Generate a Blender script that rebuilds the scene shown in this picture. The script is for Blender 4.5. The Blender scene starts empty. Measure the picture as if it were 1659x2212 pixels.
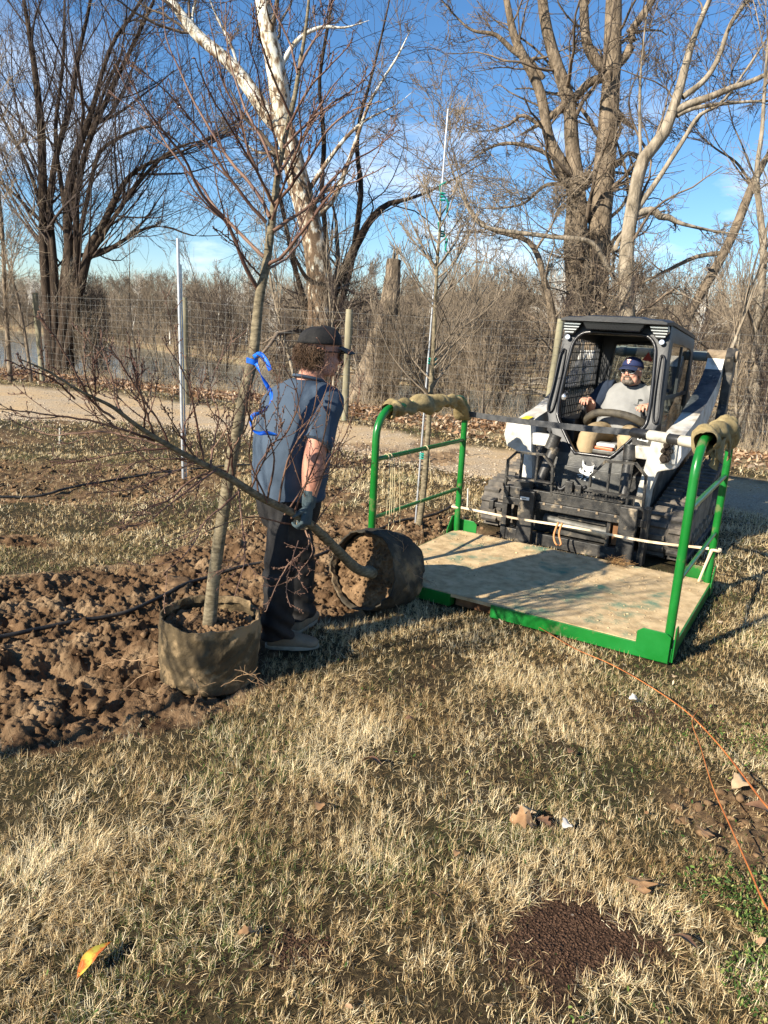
import bpy, math, random
import numpy as np
from mathutils import Vector, Matrix, Euler
SC = bpy.context.scene
COL = SC.collection
RS = np.random.RandomState(7)
rad = math.radians

# ------------------------------------------------------------------ camera
CAM_H, PITCH, ROLL = 1.75, rad(14.4), rad(3.0)
F_ = np.array([0, math.cos(PITCH), -math.sin(PITCH)])
R0_ = np.array([1.0, 0, 0]); U0_ = np.array([0, math.sin(PITCH), math.cos(PITCH)])
R_ = math.cos(ROLL)*R0_ + math.sin(ROLL)*U0_
U_ = math.cos(ROLL)*U0_ - math.sin(ROLL)*R0_
C_ = np.array([0, 0, CAM_H])
cam = bpy.data.cameras.new('camera'); camo = bpy.data.objects.new('camera', cam); COL.objects.link(camo)
cam.sensor_fit = 'VERTICAL'; cam.sensor_height = 36; cam.lens = 26.0
cam.clip_start = 0.05; cam.clip_end = 3000
camo.matrix_world = Matrix(((R_[0], U_[0], -F_[0], C_[0]), (R_[1], U_[1], -F_[1], C_[1]), (R_[2], U_[2], -F_[2], C_[2]), (0, 0, 0, 1)))
SC.camera = camo

def at(x, y, Y):                      # survey point: direction read off the photo, at distance Y
    d = F_ + R_*(x-829.5)/1597.5 + U_*(1106-y)/1597.5
    return C_ + d*(Y/d[1])
def gp(x, y, z=0.0):
    d = F_ + R_*(x-829.5)/1597.5 + U_*(1106-y)/1597.5
    return C_ + d*((z-CAM_H)/d[2])

# ------------------------------------------------------------------ light
SUN_AZ, SUN_EL = rad(38.5), rad(28)     # shadows run towards +X/+Y at 36 degrees
w = bpy.data.worlds.new('World'); SC.world = w; w.use_nodes = True
nt = w.node_tree; nt.nodes.clear()
def wn(t, **k):
    n = nt.nodes.new(t)
    for a, b in k.items(): setattr(n, a, b)
    return n
sky = wn('ShaderNodeTexSky', sky_type='NISHITA', sun_disc=False)
sky.sun_elevation = SUN_EL
sdir = Vector((-math.cos(SUN_AZ)*math.cos(SUN_EL), -math.sin(SUN_AZ)*math.cos(SUN_EL), math.sin(SUN_EL)))
sky.sun_rotation = math.atan2(sdir.x, sdir.y)
sky.air_density = 1.0; sky.dust_density = 0.1; sky.ozone_density = 5.0; sky.altitude = 200
tc = wn('ShaderNodeTexCoord'); mp = wn('ShaderNodeMapping'); mp.inputs['Scale'].default_value = (2.2, 2.2, 7.0)
mp.inputs['Location'].default_value = (0.3, 1.7, 0.2)
nz = wn('ShaderNodeTexNoise'); nz.inputs['Scale'].default_value = 1.5; nz.inputs['Detail'].default_value = 7; nz.inputs['Roughness'].default_value = .58
rp = wn('ShaderNodeValToRGB'); rp.color_ramp.elements[0].position = .50; rp.color_ramp.elements[1].position = .66
sx = wn('ShaderNodeSeparateXYZ'); mr = wn('ShaderNodeMapRange'); mr.inputs['From Min'].default_value = .34; mr.inputs['From Max'].default_value = .02
mr.inputs['To Min'].default_value = 0.0; mr.inputs['To Max'].default_value = 1.0
mu = wn('ShaderNodeMath', operation='MULTIPLY'); mx = wn('ShaderNodeMixRGB'); mx.inputs[2].default_value = (9.0, 9.4, 10.0, 1)
hs = wn('ShaderNodeHueSaturation'); hs.inputs['Saturation'].default_value = 1.12; hs.inputs['Value'].default_value = 1.0
bg = wn('ShaderNodeBackground'); bg.inputs['Strength'].default_value = 0.080
ow = wn('ShaderNodeOutputWorld')
L = nt.links.new
L(tc.outputs['Generated'], mp.inputs['Vector']); L(mp.outputs[0], nz.inputs['Vector']); L(nz.outputs['Fac'], rp.inputs[0])
L(tc.outputs['Generated'], sx.inputs[0]); L(sx.outputs['Z'], mr.inputs['Value']); L(rp.outputs[0], mu.inputs[0]); L(mr.outputs[0], mu.inputs[1])
L(sky.outputs[0], hs.inputs['Color']); L(hs.outputs[0], mx.inputs[1]); L(mu.outputs[0], mx.inputs[0]); L(mx.outputs[0], bg.inputs[0]); L(bg.outputs[0], ow.inputs[0])
sl = bpy.data.lights.new('sun', 'SUN'); sl.energy = 5.0; sl.angle = rad(.53); sl.color = (1.0, .91, .76)
so = bpy.data.objects.new('sun', sl); COL.objects.link(so); so.rotation_euler = sdir.to_track_quat('Z', 'Y').to_euler()
SC.view_settings.view_transform = 'Standard'; SC.view_settings.look = 'None'; SC.view_settings.exposure = 1.08; SC.view_settings.gamma = 1
SC.render.engine = 'CYCLES'
SC.cycles.max_bounces = 5; SC.cycles.diffuse_bounces = 2; SC.cycles.glossy_bounces = 2; SC.cycles.transmission_bounces = 4; SC.cycles.transparent_max_bounces = 6

# ------------------------------------------------------------------ materials
def M(name, c1, c2=None, scale=8, rough=.75, bump=0.0, bscale=None, metal=0, stretch=(1, 1, 1), c3=None, lo=.35, hi=.65, spec=.4, detail=6, dist=.01, s3=3, p3=(.55, .62)):
    m = bpy.data.materials.new(name); m.use_nodes = True; t = m.node_tree; b = t.nodes['Principled BSDF']
    b.inputs['Roughness'].default_value = rough; b.inputs['Metallic'].default_value = metal; b.inputs['Specular IOR Level'].default_value = spec
    b.inputs['Base Color'].default_value = (*c1, 1)
    tc = t.nodes.new('ShaderNodeTexCoord'); mp = t.nodes.new('ShaderNodeMapping'); mp.inputs['Scale'].default_value = stretch
    t.links.new(tc.outputs['Object'], mp.inputs['Vector'])
    def noise(s, d=detail):
        n = t.nodes.new('ShaderNodeTexNoise'); n.inputs['Scale'].default_value = s; n.inputs['Detail'].default_value = d
        n.inputs['Roughness'].default_value = .6
        t.links.new(mp.outputs[0], n.inputs['Vector']); return n
    if c2 is not None:
        n = noise(scale); r = t.nodes.new('ShaderNodeValToRGB'); r.color_ramp.elements[0].position = lo; r.color_ramp.elements[1].position = hi
        r.color_ramp.elements[0].color = (*c1, 1); r.color_ramp.elements[1].color = (*c2, 1)
        t.links.new(n.outputs['Fac'], r.inputs[0]); out = r.outputs[0]
        if c3 is not None:
            n3 = noise(s3); r3 = t.nodes.new('ShaderNodeValToRGB'); r3.color_ramp.elements[0].position = p3[0]; r3.color_ramp.elements[1].position = p3[1]
            mx = t.nodes.new('ShaderNodeMixRGB'); mx.inputs[2].default_value = (*c3, 1)
            t.links.new(n3.outputs['Fac'], r3.inputs[0]); t.links.new(r3.outputs[0], mx.inputs[0]); t.links.new(out, mx.inputs[1]); out = mx.outputs[0]
        t.links.new(out, b.inputs['Base Color'])
    if bump:
        nb = noise(bscale or scale*3); bp = t.nodes.new('ShaderNodeBump'); bp.inputs['Strength'].default_value = bump; bp.inputs['Distance'].default_value = dist
        t.links.new(nb.outputs['Fac'], bp.inputs['Height']); t.links.new(bp.outputs[0], b.inputs['Normal'])
    return m

# ------------------------------------------------------------------ numpy noise
_T = np.random.RandomState(3).rand(512, 512)
def vn(x, y, s=0):
    x = np.asarray(x, float)+s*17.3; y = np.asarray(y, float)+s*9.1
    xi = np.floor(x).astype(int); yi = np.floor(y).astype(int); fx = x-xi; fy = y-yi
    fx = fx*fx*(3-2*fx); fy = fy*fy*(3-2*fy); a = _T[xi % 512, yi % 512]; b = _T[(xi+1) % 512, yi % 512]; c = _T[xi % 512, (yi+1) % 512]; d = _T[(xi+1) % 512, (yi+1) % 512]
    return (a*(1-fx)+b*fx)*(1-fy)+(c*(1-fx)+d*fx)*fy
def fbm(x, y, o=4, s=0):
    v = 0; a = .5
    for i in range(o): v = v+a*(vn(x*2**i, y*2**i, s+i)-.5)*2; a *= .5
    return v
def sstep(a, b, x): t = np.clip((x-a)/(b-a), 0, 1); return t*t*(3-2*t)

# ------------------------------------------------------------------ mesh helpers
def tag(o, label=None, cat=None, group=None, kind=None):
    if label: o['label'] = label
    if cat: o['category'] = cat
    if group: o['group'] = group
    if kind: o['kind'] = kind
    return o
def thing(name, label, cat, loc=(0, 0, 0), rz=0, group=None):
    o = bpy.data.objects.new(name, None); COL.objects.link(o); o.location = tuple(float(v) for v in loc); o.rotation_euler = (0, 0, rz)
    return tag(o, label, cat, group)
def np_mesh(name, V, loops, sizes, smooth=True):
    me = bpy.data.meshes.new(name); V = np.ascontiguousarray(V, dtype=np.float32)
    me.vertices.add(len(V)); me.vertices.foreach_set('co', V.ravel())
    loops = np.ascontiguousarray(loops, dtype=np.int32).ravel(); sizes = np.asarray(sizes, dtype=np.int32)
    me.loops.add(len(loops)); me.loops.foreach_set('vertex_index', loops)
    me.polygons.add(len(sizes)); st = np.zeros(len(sizes), np.int32); st[1:] = np.cumsum(sizes)[:-1]
    me.polygons.foreach_set('loop_start', st)
    me.update(calc_edges=True)
    if smooth: me.polygons.foreach_set('use_smooth', np.ones(len(sizes), bool))
    return me
def link(name, me, mat, parent=None):
    o = bpy.data.objects.new(name, me); COL.objects.link(o)
    if mat is not None and len(me.materials) == 0: me.materials.append(mat)
    if parent is not None: o.parent = parent
    return o
def tubes_arr(P, R, k):
    """P (N,M,3) paths, R (N,M) radii -> verts, quads"""
    N, Mm = R.shape
    T = np.gradient(P, axis=1); T /= np.linalg.norm(T, axis=2, keepdims=True)+1e-9
    ref = np.where(np.abs(T[:, :1, 2:3]) > .9, np.array([1.0, 0, 0]), np.array([0, 0, 1.0]))
    ref = np.repeat(ref, Mm, axis=1)
    A = np.cross(T, ref); A /= np.linalg.norm(A, axis=2, keepdims=True)+1e-9; B = np.cross(T, A)
    an = np.arange(k)*2*math.pi/k
    V = P[:, :, None, :]+R[:, :, None, None]*(A[:, :, None, :]*np.cos(an)[None, None, :, None]+B[:, :, None, :]*np.sin(an)[None, None, :, None])
    idx = np.arange(N*Mm*k).reshape(N, Mm, k); nx = np.roll(idx, -1, axis=2)
    Q = np.stack([idx[:, :-1], nx[:, :-1], nx[:, 1:], idx[:, 1:]], axis=-1).reshape(-1, 4)
    return V.reshape(-1, 3), Q
class Acc:
    def __init__(s): s.V = []; s.Q = []; s.n = 0
    def add(s, V, Q): s.V.append(V); s.Q.append(Q+s.n); s.n += len(V)
    def tubes(s, P, R, k): s.add(*tubes_arr(P, R, k))
    def build(s, name, mat, parent=None, off=None):
        V = np.concatenate(s.V); Q = np.concatenate(s.Q)
        if off is not None: V = V-np.asarray(off)
        return link(name, np_mesh(name, V, Q, np.full(len(Q), Q.shape[1])), mat, parent)

def resample(P, n):
    P = np.asarray(P, float); s = np.r_[0, np.cumsum(np.linalg.norm(np.diff(P, axis=0), axis=1))]; t = np.linspace(0, s[-1], n)
    # Catmull-Rom through the points
    out = np.empty((n, P.shape[1])); Q = np.vstack([2*P[0]-P[1], P, 2*P[-1]-P[-2]])
    i = np.clip(np.searchsorted(s, t, side='right')-1, 0, len(P)-2); u = ((t-s[i])/(s[i+1]-s[i]+1e-9))[:, None]
    a, b, c, d = Q[i], Q[i+1], Q[i+2], Q[i+3]
    return .5*((2*b)+(-a+c)*u+(2*a-5*b+4*c-d)*u*u+(-a+3*b-3*c+d)*u**3)

class MB:
    """collects faces of one mesh"""
    def __init__(s): s.v = []; s.f = []
    def add(s, V, Fs):
        n = len(s.v); s.v.extend([tuple(map(float, p)) for p in V]); s.f.extend([tuple(i+n for i in f) for f in Fs]); return s
    def box(s, c, d, rot=None):
        x, y, z = d[0]/2, d[1]/2, d[2]/2
        V = [Vector((a, b, e)) for e in (-z, z) for a, b in ((-x, -y), (x, -y), (x, y), (-x, y))]
        if rot is not None: Rm = Euler(rot).to_matrix(); V = [Rm @ p for p in V]
        V = [p+Vector([float(q) for q in c]) for p in V]
        return s.add(V, [(3, 2, 1, 0), (4, 5, 6, 7), (0, 1, 5, 4), (1, 2, 6, 5), (2, 3, 7, 6), (3, 0, 4, 7)])
    def bx(s, x0, x1, y0, y1, z0, z1): return s.box(((x0+x1)/2, (y0+y1)/2, (z0+z1)/2), (x1-x0, y1-y0, z1-z0))
    def tube(s, P, r, k=8, n=None, caps=True, el=None):
        P = np.asarray(P, float)
        if n: P2 = resample(P, n)
        else: P2 = P
        m = len(P2); r = np.full(m, r, float) if np.isscalar(r) else (np.interp(np.linspace(0, 1, m), np.linspace(0, 1, len(r)), r))
        V, Q = tubes_arr(P2[None], r[None], k); Fs = [tuple(q) for q in Q]
        if caps: Fs += [tuple(range(k))[::-1], tuple(range((m-1)*k, m*k))]
        return s.add(V, Fs)
    def cyl(s, a, b, r, k=16): return s.tube([a, b], r, k)
    def prism(s, pts, a0, a1, axis='x'):
        """pts 2D polygon extruded along axis between a0,a1; remaining axes in order"""
        def mk(p, a): return {'x': (a, p[0], p[1]), 'y': (p[0], a, p[1]), 'z': (p[0], p[1], a)}[axis]
        n = len(pts); V = [mk(p, a0) for p in pts]+[mk(p, a1) for p in pts]
        Fs = [tuple(range(n))[::-1], tuple(range(n, 2*n))]+[(i, (i+1) % n, n+(i+1) % n, n+i) for i in range(n)]
        return s.add(V, Fs)
    def loft(s, rings, cap=True):
        k = len(rings[0]); V = [p for r in rings for p in r]; Fs = []
        for j in range(len(rings)-1):
            for i in range(k): Fs.append((j*k+i, j*k+(i+1) % k, (j+1)*k+(i+1) % k, (j+1)*k+i))
        if cap: Fs += [tuple(range(k))[::-1], tuple(range((len(rings)-1)*k, len(rings)*k))]
        return s.add(V, Fs)
    def ball(s, c, r, k=14, m=9, rot=None):
        r = (r, r, r) if np.isscalar(r) else r; Rm = Euler(rot).to_matrix() if rot is not None else None
        V = []; Fs = []
        for j in range(m+1):
            th = math.pi*j/m
            for i in range(k):
                p = Vector((r[0]*math.sin(th)*math.cos(2*math.pi*i/k), r[1]*math.sin(th)*math.sin(2*math.pi*i/k), -r[2]*math.cos(th)))
                if Rm is not None: p = Rm @ p
                V.append(p+Vector([float(q) for q in c]))
        for j in range(m):
            for i in range(k): Fs.append((j*k+i, j*k+(i+1) % k, (j+1)*k+(i+1) % k, (j+1)*k+i))
        return s.add(V, Fs)
    def build(s, name, mat, parent=None, off=None, smooth=False, bevel=0, auto=None, world=False):
        if world and parent is not None: off = parent.location
        V = [tuple(np.array(p)-np.array(off)) for p in s.v] if off is not None else s.v
        me = bpy.data.meshes.new(name); me.from_pydata(V, [], s.f); me.update()
        import bmesh
        bm = bmesh.new(); bm.from_mesh(me); bmesh.ops.remove_doubles(bm, verts=bm.verts, dist=1e-5); bmesh.ops.recalc_face_normals(bm, faces=bm.faces)
        if bevel: bmesh.ops.bevel(bm, geom=[e for e in bm.edges if len(e.link_faces) == 2 and e.calc_face_angle(0) > .5], offset=bevel, segments=2, profile=.6, affect='EDGES', clamp_overlap=True)
        bm.to_mesh(me); bm.free()
        if smooth or auto:
            me.polygons.foreach_set('use_smooth', np.ones(len(me.polygons), bool))
            if auto: me.set_sharp_from_angle(angle=rad(auto))
        return link(name, me, mat, parent)

def remesh(o, voxel, smooth=2, disp=None):
    """melt overlapping volumes into one continuous surface and bake it"""
    md = o.modifiers.new('r', 'REMESH'); md.mode = 'VOXEL'; md.voxel_size = voxel; md.use_smooth_shade = True
    if smooth: sm = o.modifiers.new('s', 'SMOOTH'); sm.iterations = smooth; sm.factor = .6
    dg = bpy.context.evaluated_depsgraph_get(); ev = o.evaluated_get(dg); me = bpy.data.meshes.new_from_object(ev)
    o.modifiers.clear(); mat = o.data.materials[0]; me.materials.clear(); me.materials.append(mat)
    if disp is not None:
        n = len(me.vertices); co = np.empty(n*3, np.float32); no = np.empty(n*3, np.float32)
        me.vertices.foreach_get('co', co); me.vertex_normals.foreach_get('vector', no); co = co.reshape(-1, 3); no = no.reshape(-1, 3)
        co += no*disp(co)[:, None]; me.vertices.foreach_set('co', co.ravel()); me.update()
    me.polygons.foreach_set('use_smooth', np.ones(len(me.polygons), bool))
    o.data = me; return o
def ering(c, t, up, ru, rv, k=20, sq=2.0):
    """elliptical ring at c, normal t; ru along side vector, rv along 'up'"""
    t = np.asarray(t, float); t /= np.linalg.norm(t); up = np.asarray(up, float); a = np.cross(up, t); a /= np.linalg.norm(a); b = np.cross(t, a)
    an = np.arange(k)*2*math.pi/k; cs = np.sign(np.cos(an))*np.abs(np.cos(an))**(2/sq); sn = np.sign(np.sin(an))*np.abs(np.sin(an))**(2/sq)
    return np.asarray(c)+ru*cs[:, None]*a+rv*sn[:, None]*b
def limb(mb, P, R, up=(1, 0, 0), k=16, n=14, sq=2.0):
    """tapered tube with elliptical section. P points, R list of (ru, rv)"""
    P = np.asarray(P, float); R = np.array([(r, r) if np.isscalar(r) else r for r in R], float)
    A = resample(np.hstack([P, R]), n); Pp = A[:, :3]; Rr = A[:, 3:]; T = np.gradient(Pp, axis=0)
    mb.loft([ering(Pp[i], T[i], up, Rr[i, 0], Rr[i, 1], k, sq) for i in range(n)])
    return mb
# ------------------------------------------------------------------ terrain
RN = np.array([(-60, 22), (-20, 13), (-5.99, 11.34), (-4.11, 11.9), (-1.35, 10.83), (1.15, 8.77), (3.93, 7.38), (10, 5.0), (30, 0)])
RF = np.array([(-60, 30), (-20, 18.2), (-8.3, 16.3), (-5.38, 15.6), (-.8, 12.95), (1.15, 11.22), (4.95, 9.46), (10, 7.6), (30, 2.6)])
BE = np.array([(-60, 32), (-20, 25), (-10, 21.5), (-4, 18.6), (0, 17.0), (3, 15.2), (6, 13.2), (10, 11.6), (30, 5)])   # top of the near bank
FS = np.array([(-120, 165), (-41, 100), (-16, 68), (2, 52), (22, 44), (60, 34)])                                        # far shore
SOIL = [np.array(p) for p in (
    [(-2.6, 4.5), (-1.7, 4.95), (-1.25, 5.9), (-.7, 6.2), (-.2, 5.6), (-.12, 4.75), (.12, 4.35), (-.25, 4.1), (-.6, 4.0), (-.62, 3.3), (-.75, 3.02), (-1.0, 2.92), (-1.25, 2.65), (-2.0, 2.3), (-4.0, 2.7), (-4.2, 4.2)],
    [(-6.2, 8.0), (-4.4, 8.3), (-2.2, 8.6), (-1.6, 8.3), (-1.7, 6.9), (-3, 6.5), (-5, 6.2)],
    [(-.1, 6.2), (.2, 7.0), (.7, 6.9), (1.0, 6.2), (.6, 5.85), (.1, 5.8)],
    [(-7, 9.6), (-5.6, 10.4), (-4.4, 9.6), (-5.2, 8.9)],
    [(1.2, 2.55), (1.75, 2.65), (2.3, 2.1), (1.7, 1.75), (1.35, 2.1)])]
MULCH = [(.64, 1.84, .33, .23), (1.28, 3.2, .34, .17), (-.17, 1.74, .12, .08), (.60, 2.36, .10, .05)]
PLATC = np.array([1.49, 5.78]); EXm = np.array([math.cos(rad(-31)), math.sin(rad(-31))]); EYm = np.array([-EXm[1], EXm[0]])
def yi(T, x): return np.interp(x, T[:, 0], T[:, 1])
def poly_sd(P, x, y):
    """signed distance, negative inside"""
    d = np.full(x.shape, 1e9); ins = np.zeros(x.shape, bool); n = len(P)
    for i in range(n):
        a = P[i]; b = P[(i+1) % n]; e = b-a; px = x-a[0]; py = y-a[1]; t = np.clip((px*e[0]+py*e[1])/(e@e), 0, 1)
        d = np.minimum(d, np.hypot(px-t*e[0], py-t*e[1]))
        c = (a[1] > y) != (b[1] > y)
        with np.errstate(divide='ignore', invalid='ignore'): ins ^= c & (x < (b[0]-a[0])*(y-a[1])/(b[1]-a[1]+1e-12)+a[0])
    return np.where(ins, -d, d)
def masks(x, y):
    x = np.asarray(x, float); y = np.asarray(y, float); jit = fbm(x*3, y*3, 4, 2)*.16
    soil = np.zeros(x.shape); near = (y < 14) & (np.abs(x) < 9)
    for i, P in enumerate(SOIL):
        sd = np.full(x.shape, 9.0); sd[near] = poly_sd(P, x[near], y[near])
        k = (1, .62, .8, .6, .7)[i]; soil = np.maximum(soil, k*sstep(.12, -.12, sd+jit))
    patch = sstep(.18, .42, fbm(x*.9+4, y*.9, 4, 5))*((x < 1.2) & (y > 5.2) & (y < 12))*.8
    soil = np.maximum(soil, patch)
    mul = np.zeros(x.shape)
    for cx, cy, rx, ry in MULCH: mul = np.maximum(mul, sstep(1.35, .45, np.hypot((x-cx)/rx, (y-cy)/ry)+jit*4.5+fbm(x*14, y*14, 3, 77)*.5)*(1.15 if cx == .64 else .72))
    road = sstep(-.25, .25, y-yi(RN, x)+jit*2)*sstep(.25, -.25, y-yi(RF, x)+jit*2)
    litter = sstep(-.2, .5, y-yi(RF, x)-.9+jit*3)
    return soil, mul, road, litter
def height(x, y, detail=True):
    x = np.asarray(x, float); y = np.asarray(y, float)
    z = .03*fbm(x*.35, y*.35, 3, 1)*sstep(1, 3, y)
    be = yi(BE, x); fs = yi(FS, x)
    z = z-sstep(0, 7, y-be)*4.0-.25*sstep(-3, 1, y-be)*sstep(0, 3, y-be+3)
    z = z+sstep(-4, 3, y-fs)*2.4
    far = y-fs
    hill = (2.6+3.2*sstep(-10, 20, x))*sstep(4, 70, far)+sstep(60, 400, far)*(6+10*sstep(-.25, .15, x/np.maximum(y, 1)))*(1+.5*fbm(x*.01, y*.01, 2, 9))
    z = z+np.where(far > 0, hill+.3*fbm(x*.15, y*.15, 3, 8), 0)
    if detail:
        s, m, r, l = masks(x, y)
        near = sstep(14, 9, y)
        cl = 1-2*np.abs(fbm(x*7, y*7, 4, 11)); z = z+near*s*(.065*fbm(x*2.6, y*2.6, 3, 4)+.06*(cl-.35)*fbm(x*5, y*5, 2, 6)+.055*fbm(x*13, y*13, 4, 12))
        z = z+near*s*.022*(.5-np.abs(fbm(x*26, y*26, 3, 19)))*1.4; z = z-.03*near*s+near*(1-s)*.012*fbm(x*6, y*6, 3, 13)*(1-r)
        z = z-.03*r+.01*r*fbm(x*2, y*4, 3, 14)+.02*l*fbm(x*3, y*3, 3, 15)*sstep(25, 15, y)
        # the machine, platform, people and bags stand on firm flat ground
        lx = (x-PLATC[0])*EXm[0]+(y-PLATC[1])*EXm[1]; ly = (x-PLATC[0])*EYm[0]+(y-PLATC[1])*EYm[1]
        q = sstep(.25, 0, np.maximum(np.abs(lx)-1.1, np.maximum(-1.75-ly, ly-2.3)))
        z = z*(1-q)+np.minimum(z, .0)*q
    return z
def axis_steps(lo, hi, d0, c, p, h0, h1):
    out = [0.0]
    while out[-1] < hi: v = out[-1]; e = max(0, v-h1); out.append(v+d0*max(1, ((e+c)/c)**p))
    neg = [0.0]
    while neg[-1] > lo: v = neg[-1]; e = max(0, h0-v); neg.append(v-d0*max(1, ((e+c)/c)**p))
    return np.array(neg[:0:-1]+out)
def hz(p): return float(height(np.array([p[0]]), np.array([p[1]]))[0])

def build_ground():
    ys = 1.2+axis_steps(-40, 900, .0125, 4.0, 1.7, -.15, 4.0); xs = axis_steps(-500, 500, .0135, 2.6, 1.75, -2.4, 2.9)
    X, Y = np.meshgrid(xs, ys); Z = height(X, Y); s, m, r, l = masks(X, Y)
    ny, nx = X.shape; V = np.stack([X, Y, Z], -1).reshape(-1, 3)
    idx = np.arange(ny*nx).reshape(ny, nx); Q = np.stack([idx[:-1, :-1], idx[:-1, 1:], idx[1:, 1:], idx[1:, :-1]], -1).reshape(-1, 4)
    me = np_mesh('ground', V, Q, np.full(len(Q), 4))
    ca = me.color_attributes.new('zones', 'FLOAT_COLOR', 'POINT'); A = np.stack([s, m, r, l], -1).reshape(-1, 4).astype(np.float32); ca.data.foreach_set('color', A.ravel())
    mat = bpy.data.materials.new('ground'); mat.use_nodes = True; t = mat.node_tree; b = t.nodes['Principled BSDF']; b.inputs['Roughness'].default_value = .95; b.inputs['Specular IOR Level'].default_value = .15
    N = t.nodes.new; K = t.links.new
    tc = N('ShaderNodeTexCoord')
    def noise(s, d=8, r=.65):
        n = N('ShaderNodeTexNoise'); n.inputs['Scale'].default_value = s; n.inputs['Detail'].default_value = d; n.inputs['Roughness'].default_value = r; K(tc.outputs['Object'], n.inputs['Vector']); return n.outputs['Fac']
    def ramp(src, *st):
        r = N('ShaderNodeValToRGB'); e = r.color_ramp.elements
        while len(e) < len(st): e.new(.5)
        for i, (p, c) in enumerate(st): e[i].position = p; e[i].color = (*c, 1)
        K(src, r.inputs[0]); return r.outputs[0]
    def mix(f, a, b2):
        m = N('ShaderNodeMixRGB'); K(f, m.inputs[0]); K(a, m.inputs[1]); K(b2, m.inputs[2]); return m.outputs[0]
    at_ = N('ShaderNodeAttribute'); at_.attribute_name = 'zones'; sp = N('ShaderNodeSeparateColor'); K(at_.outputs['Color'], sp.inputs[0])
    grass = mix(ramp(noise(1.3, 5), (.4, (0, 0, 0)), (.62, (1, 1, 1))), ramp(noise(45), (.3, (.018, .012, .006)), (.55, (.055, .038, .02)), (.78, (.17, .12, .065))), ramp(noise(50), (.3, (.016, .014, .006)), (.55, (.05, .042, .018)), (.78, (.16, .12, .06))))
    soil = ramp(noise(14), (.28, (.05, .028, .015)), (.5, (.15, .090, .048)), (.74, (.36, .245, .14)))
    mul = ramp(noise(70, 3), (.3, (.018, .010, .006)), (.55, (.06, .033, .02)), (.68, (.13, .085, .05)))
    road = mix(ramp(noise(.9, 4), (.42, (0, 0, 0)), (.6, (1, 1, 1))), ramp(noise(30), (.3, (.33, .225, .12)), (.6, (.56, .41, .24))), ramp(noise(60), (.35, (.27, .20, .13)), (.62, (.56, .45, .31))))
    lit = mix(ramp(noise(2.0, 5), (.38, (0, 0, 0)), (.58, (1, 1, 1))), ramp(noise(22), (.32, (.07, .04, .02)), (.5, (.20, .12, .065)), (.68, (.42, .30, .19))), ramp(noise(34), (.32, (.10, .075, .035)), (.66, (.42, .34, .2))))
    c = mix(at_.outputs['Alpha'], grass, lit); c = mix(sp.outputs[2], c, road); c = mix(sp.outputs[0], c, soil); c = mix(sp.outputs[1], c, mul)
    K(c, b.inputs['Base Color'])
    bp = N('ShaderNodeBump'); bp.inputs['Strength'].default_value = .9; bp.inputs['Distance'].default_value = .02; K(noise(28, 10, .7), bp.inputs['Height']); K(bp.outputs[0], b.inputs['Normal'])
    o = link('ground', me, mat); tag(o, kind='structure'); return o
build_ground()

# the river
rm = bpy.data.materials.new('river'); rm.use_nodes = True; b = rm.node_tree.nodes['Principled BSDF']; b.inputs['Base Color'].default_value = (.11, .125, .105, 1); b.inputs['Roughness'].default_value = .12
b.inputs['IOR'].default_value = 1.33
_t = rm.node_tree; n1 = _t.nodes.new('ShaderNodeTexNoise'); n1.inputs['Scale'].default_value = .9; n1.inputs['Detail'].default_value = 5; bp = _t.nodes.new('ShaderNodeBump'); bp.inputs['Strength'].default_value = .35; bp.inputs['Distance'].default_value = .12
_c = _t.nodes.new('ShaderNodeTexCoord'); _m = _t.nodes.new('ShaderNodeMapping'); _m.inputs['Scale'].default_value = (1, 2.5, 1); _t.links.new(_c.outputs['Object'], _m.inputs[0]); _t.links.new(_m.outputs[0], n1.inputs['Vector'])
_t.links.new(n1.outputs['Fac'], bp.inputs['Height']); _t.links.new(bp.outputs[0], b.inputs['Normal'])
_o = MB().add([(-400, 8, -2.5), (200, 8, -2.5), (200, 400, -2.5), (-400, 400, -2.5)], [(0, 1, 2, 3)]).build('river_water', rm); tag(_o, kind='structure')

# ------------------------------------------------------------------ grass
def blades(name, mat, X, Y, Z, Ln, W, lean, az, tint, curl, seg=3):
    n = len(X); t = np.linspace(0, 1, seg+1)[None]
    ang = (lean[:, None]+curl[:, None]*t)                      # angle from vertical along the blade
    ds = Ln[:, None]/seg; dz = np.cos(ang)*ds; dr = np.sin(ang)*ds
    zz = np.cumsum(dz, 1)-dz[:, :1]; rr = np.cumsum(dr, 1)-dr[:, :1]
    zz = np.maximum(zz, .001)
    ca, sa = np.cos(az)[:, None], np.sin(az)[:, None]
    tw = az+RS.uniform(-.9, .9, n); sxx, syy = -np.sin(tw)[:, None], np.cos(tw)[:, None]
    wd = W[:, None]*(1-.85*t**1.5)*.5
    cx = X[:, None]+rr*ca; cy = Y[:, None]+rr*sa; cz = Z[:, None]+zz
    tl = RS.uniform(-.5, .5, n)[:, None]*wd
    A = np.stack([cx-sxx*wd, cy-syy*wd, cz-tl], -1); B = np.stack([cx+sxx*wd, cy+syy*wd, cz+tl], -1)
    V = np.stack([A, B], 2).reshape(-1, 3)
    base = (np.arange(n)*(seg+1)*2)[:, None]+np.arange(seg)[None]*2
    Q = np.stack([base, base+1, base+3, base+2], -1).reshape(-1, 4)
    me = np_mesh(name, V, Q, np.full(len(Q), 4))
    at_ = me.attributes.new('tint', 'FLOAT', 'POINT'); at_.data.foreach_set('value', np.repeat(tint, (seg+1)*2).astype(np.float32))
    return link(name, me, mat)
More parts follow.
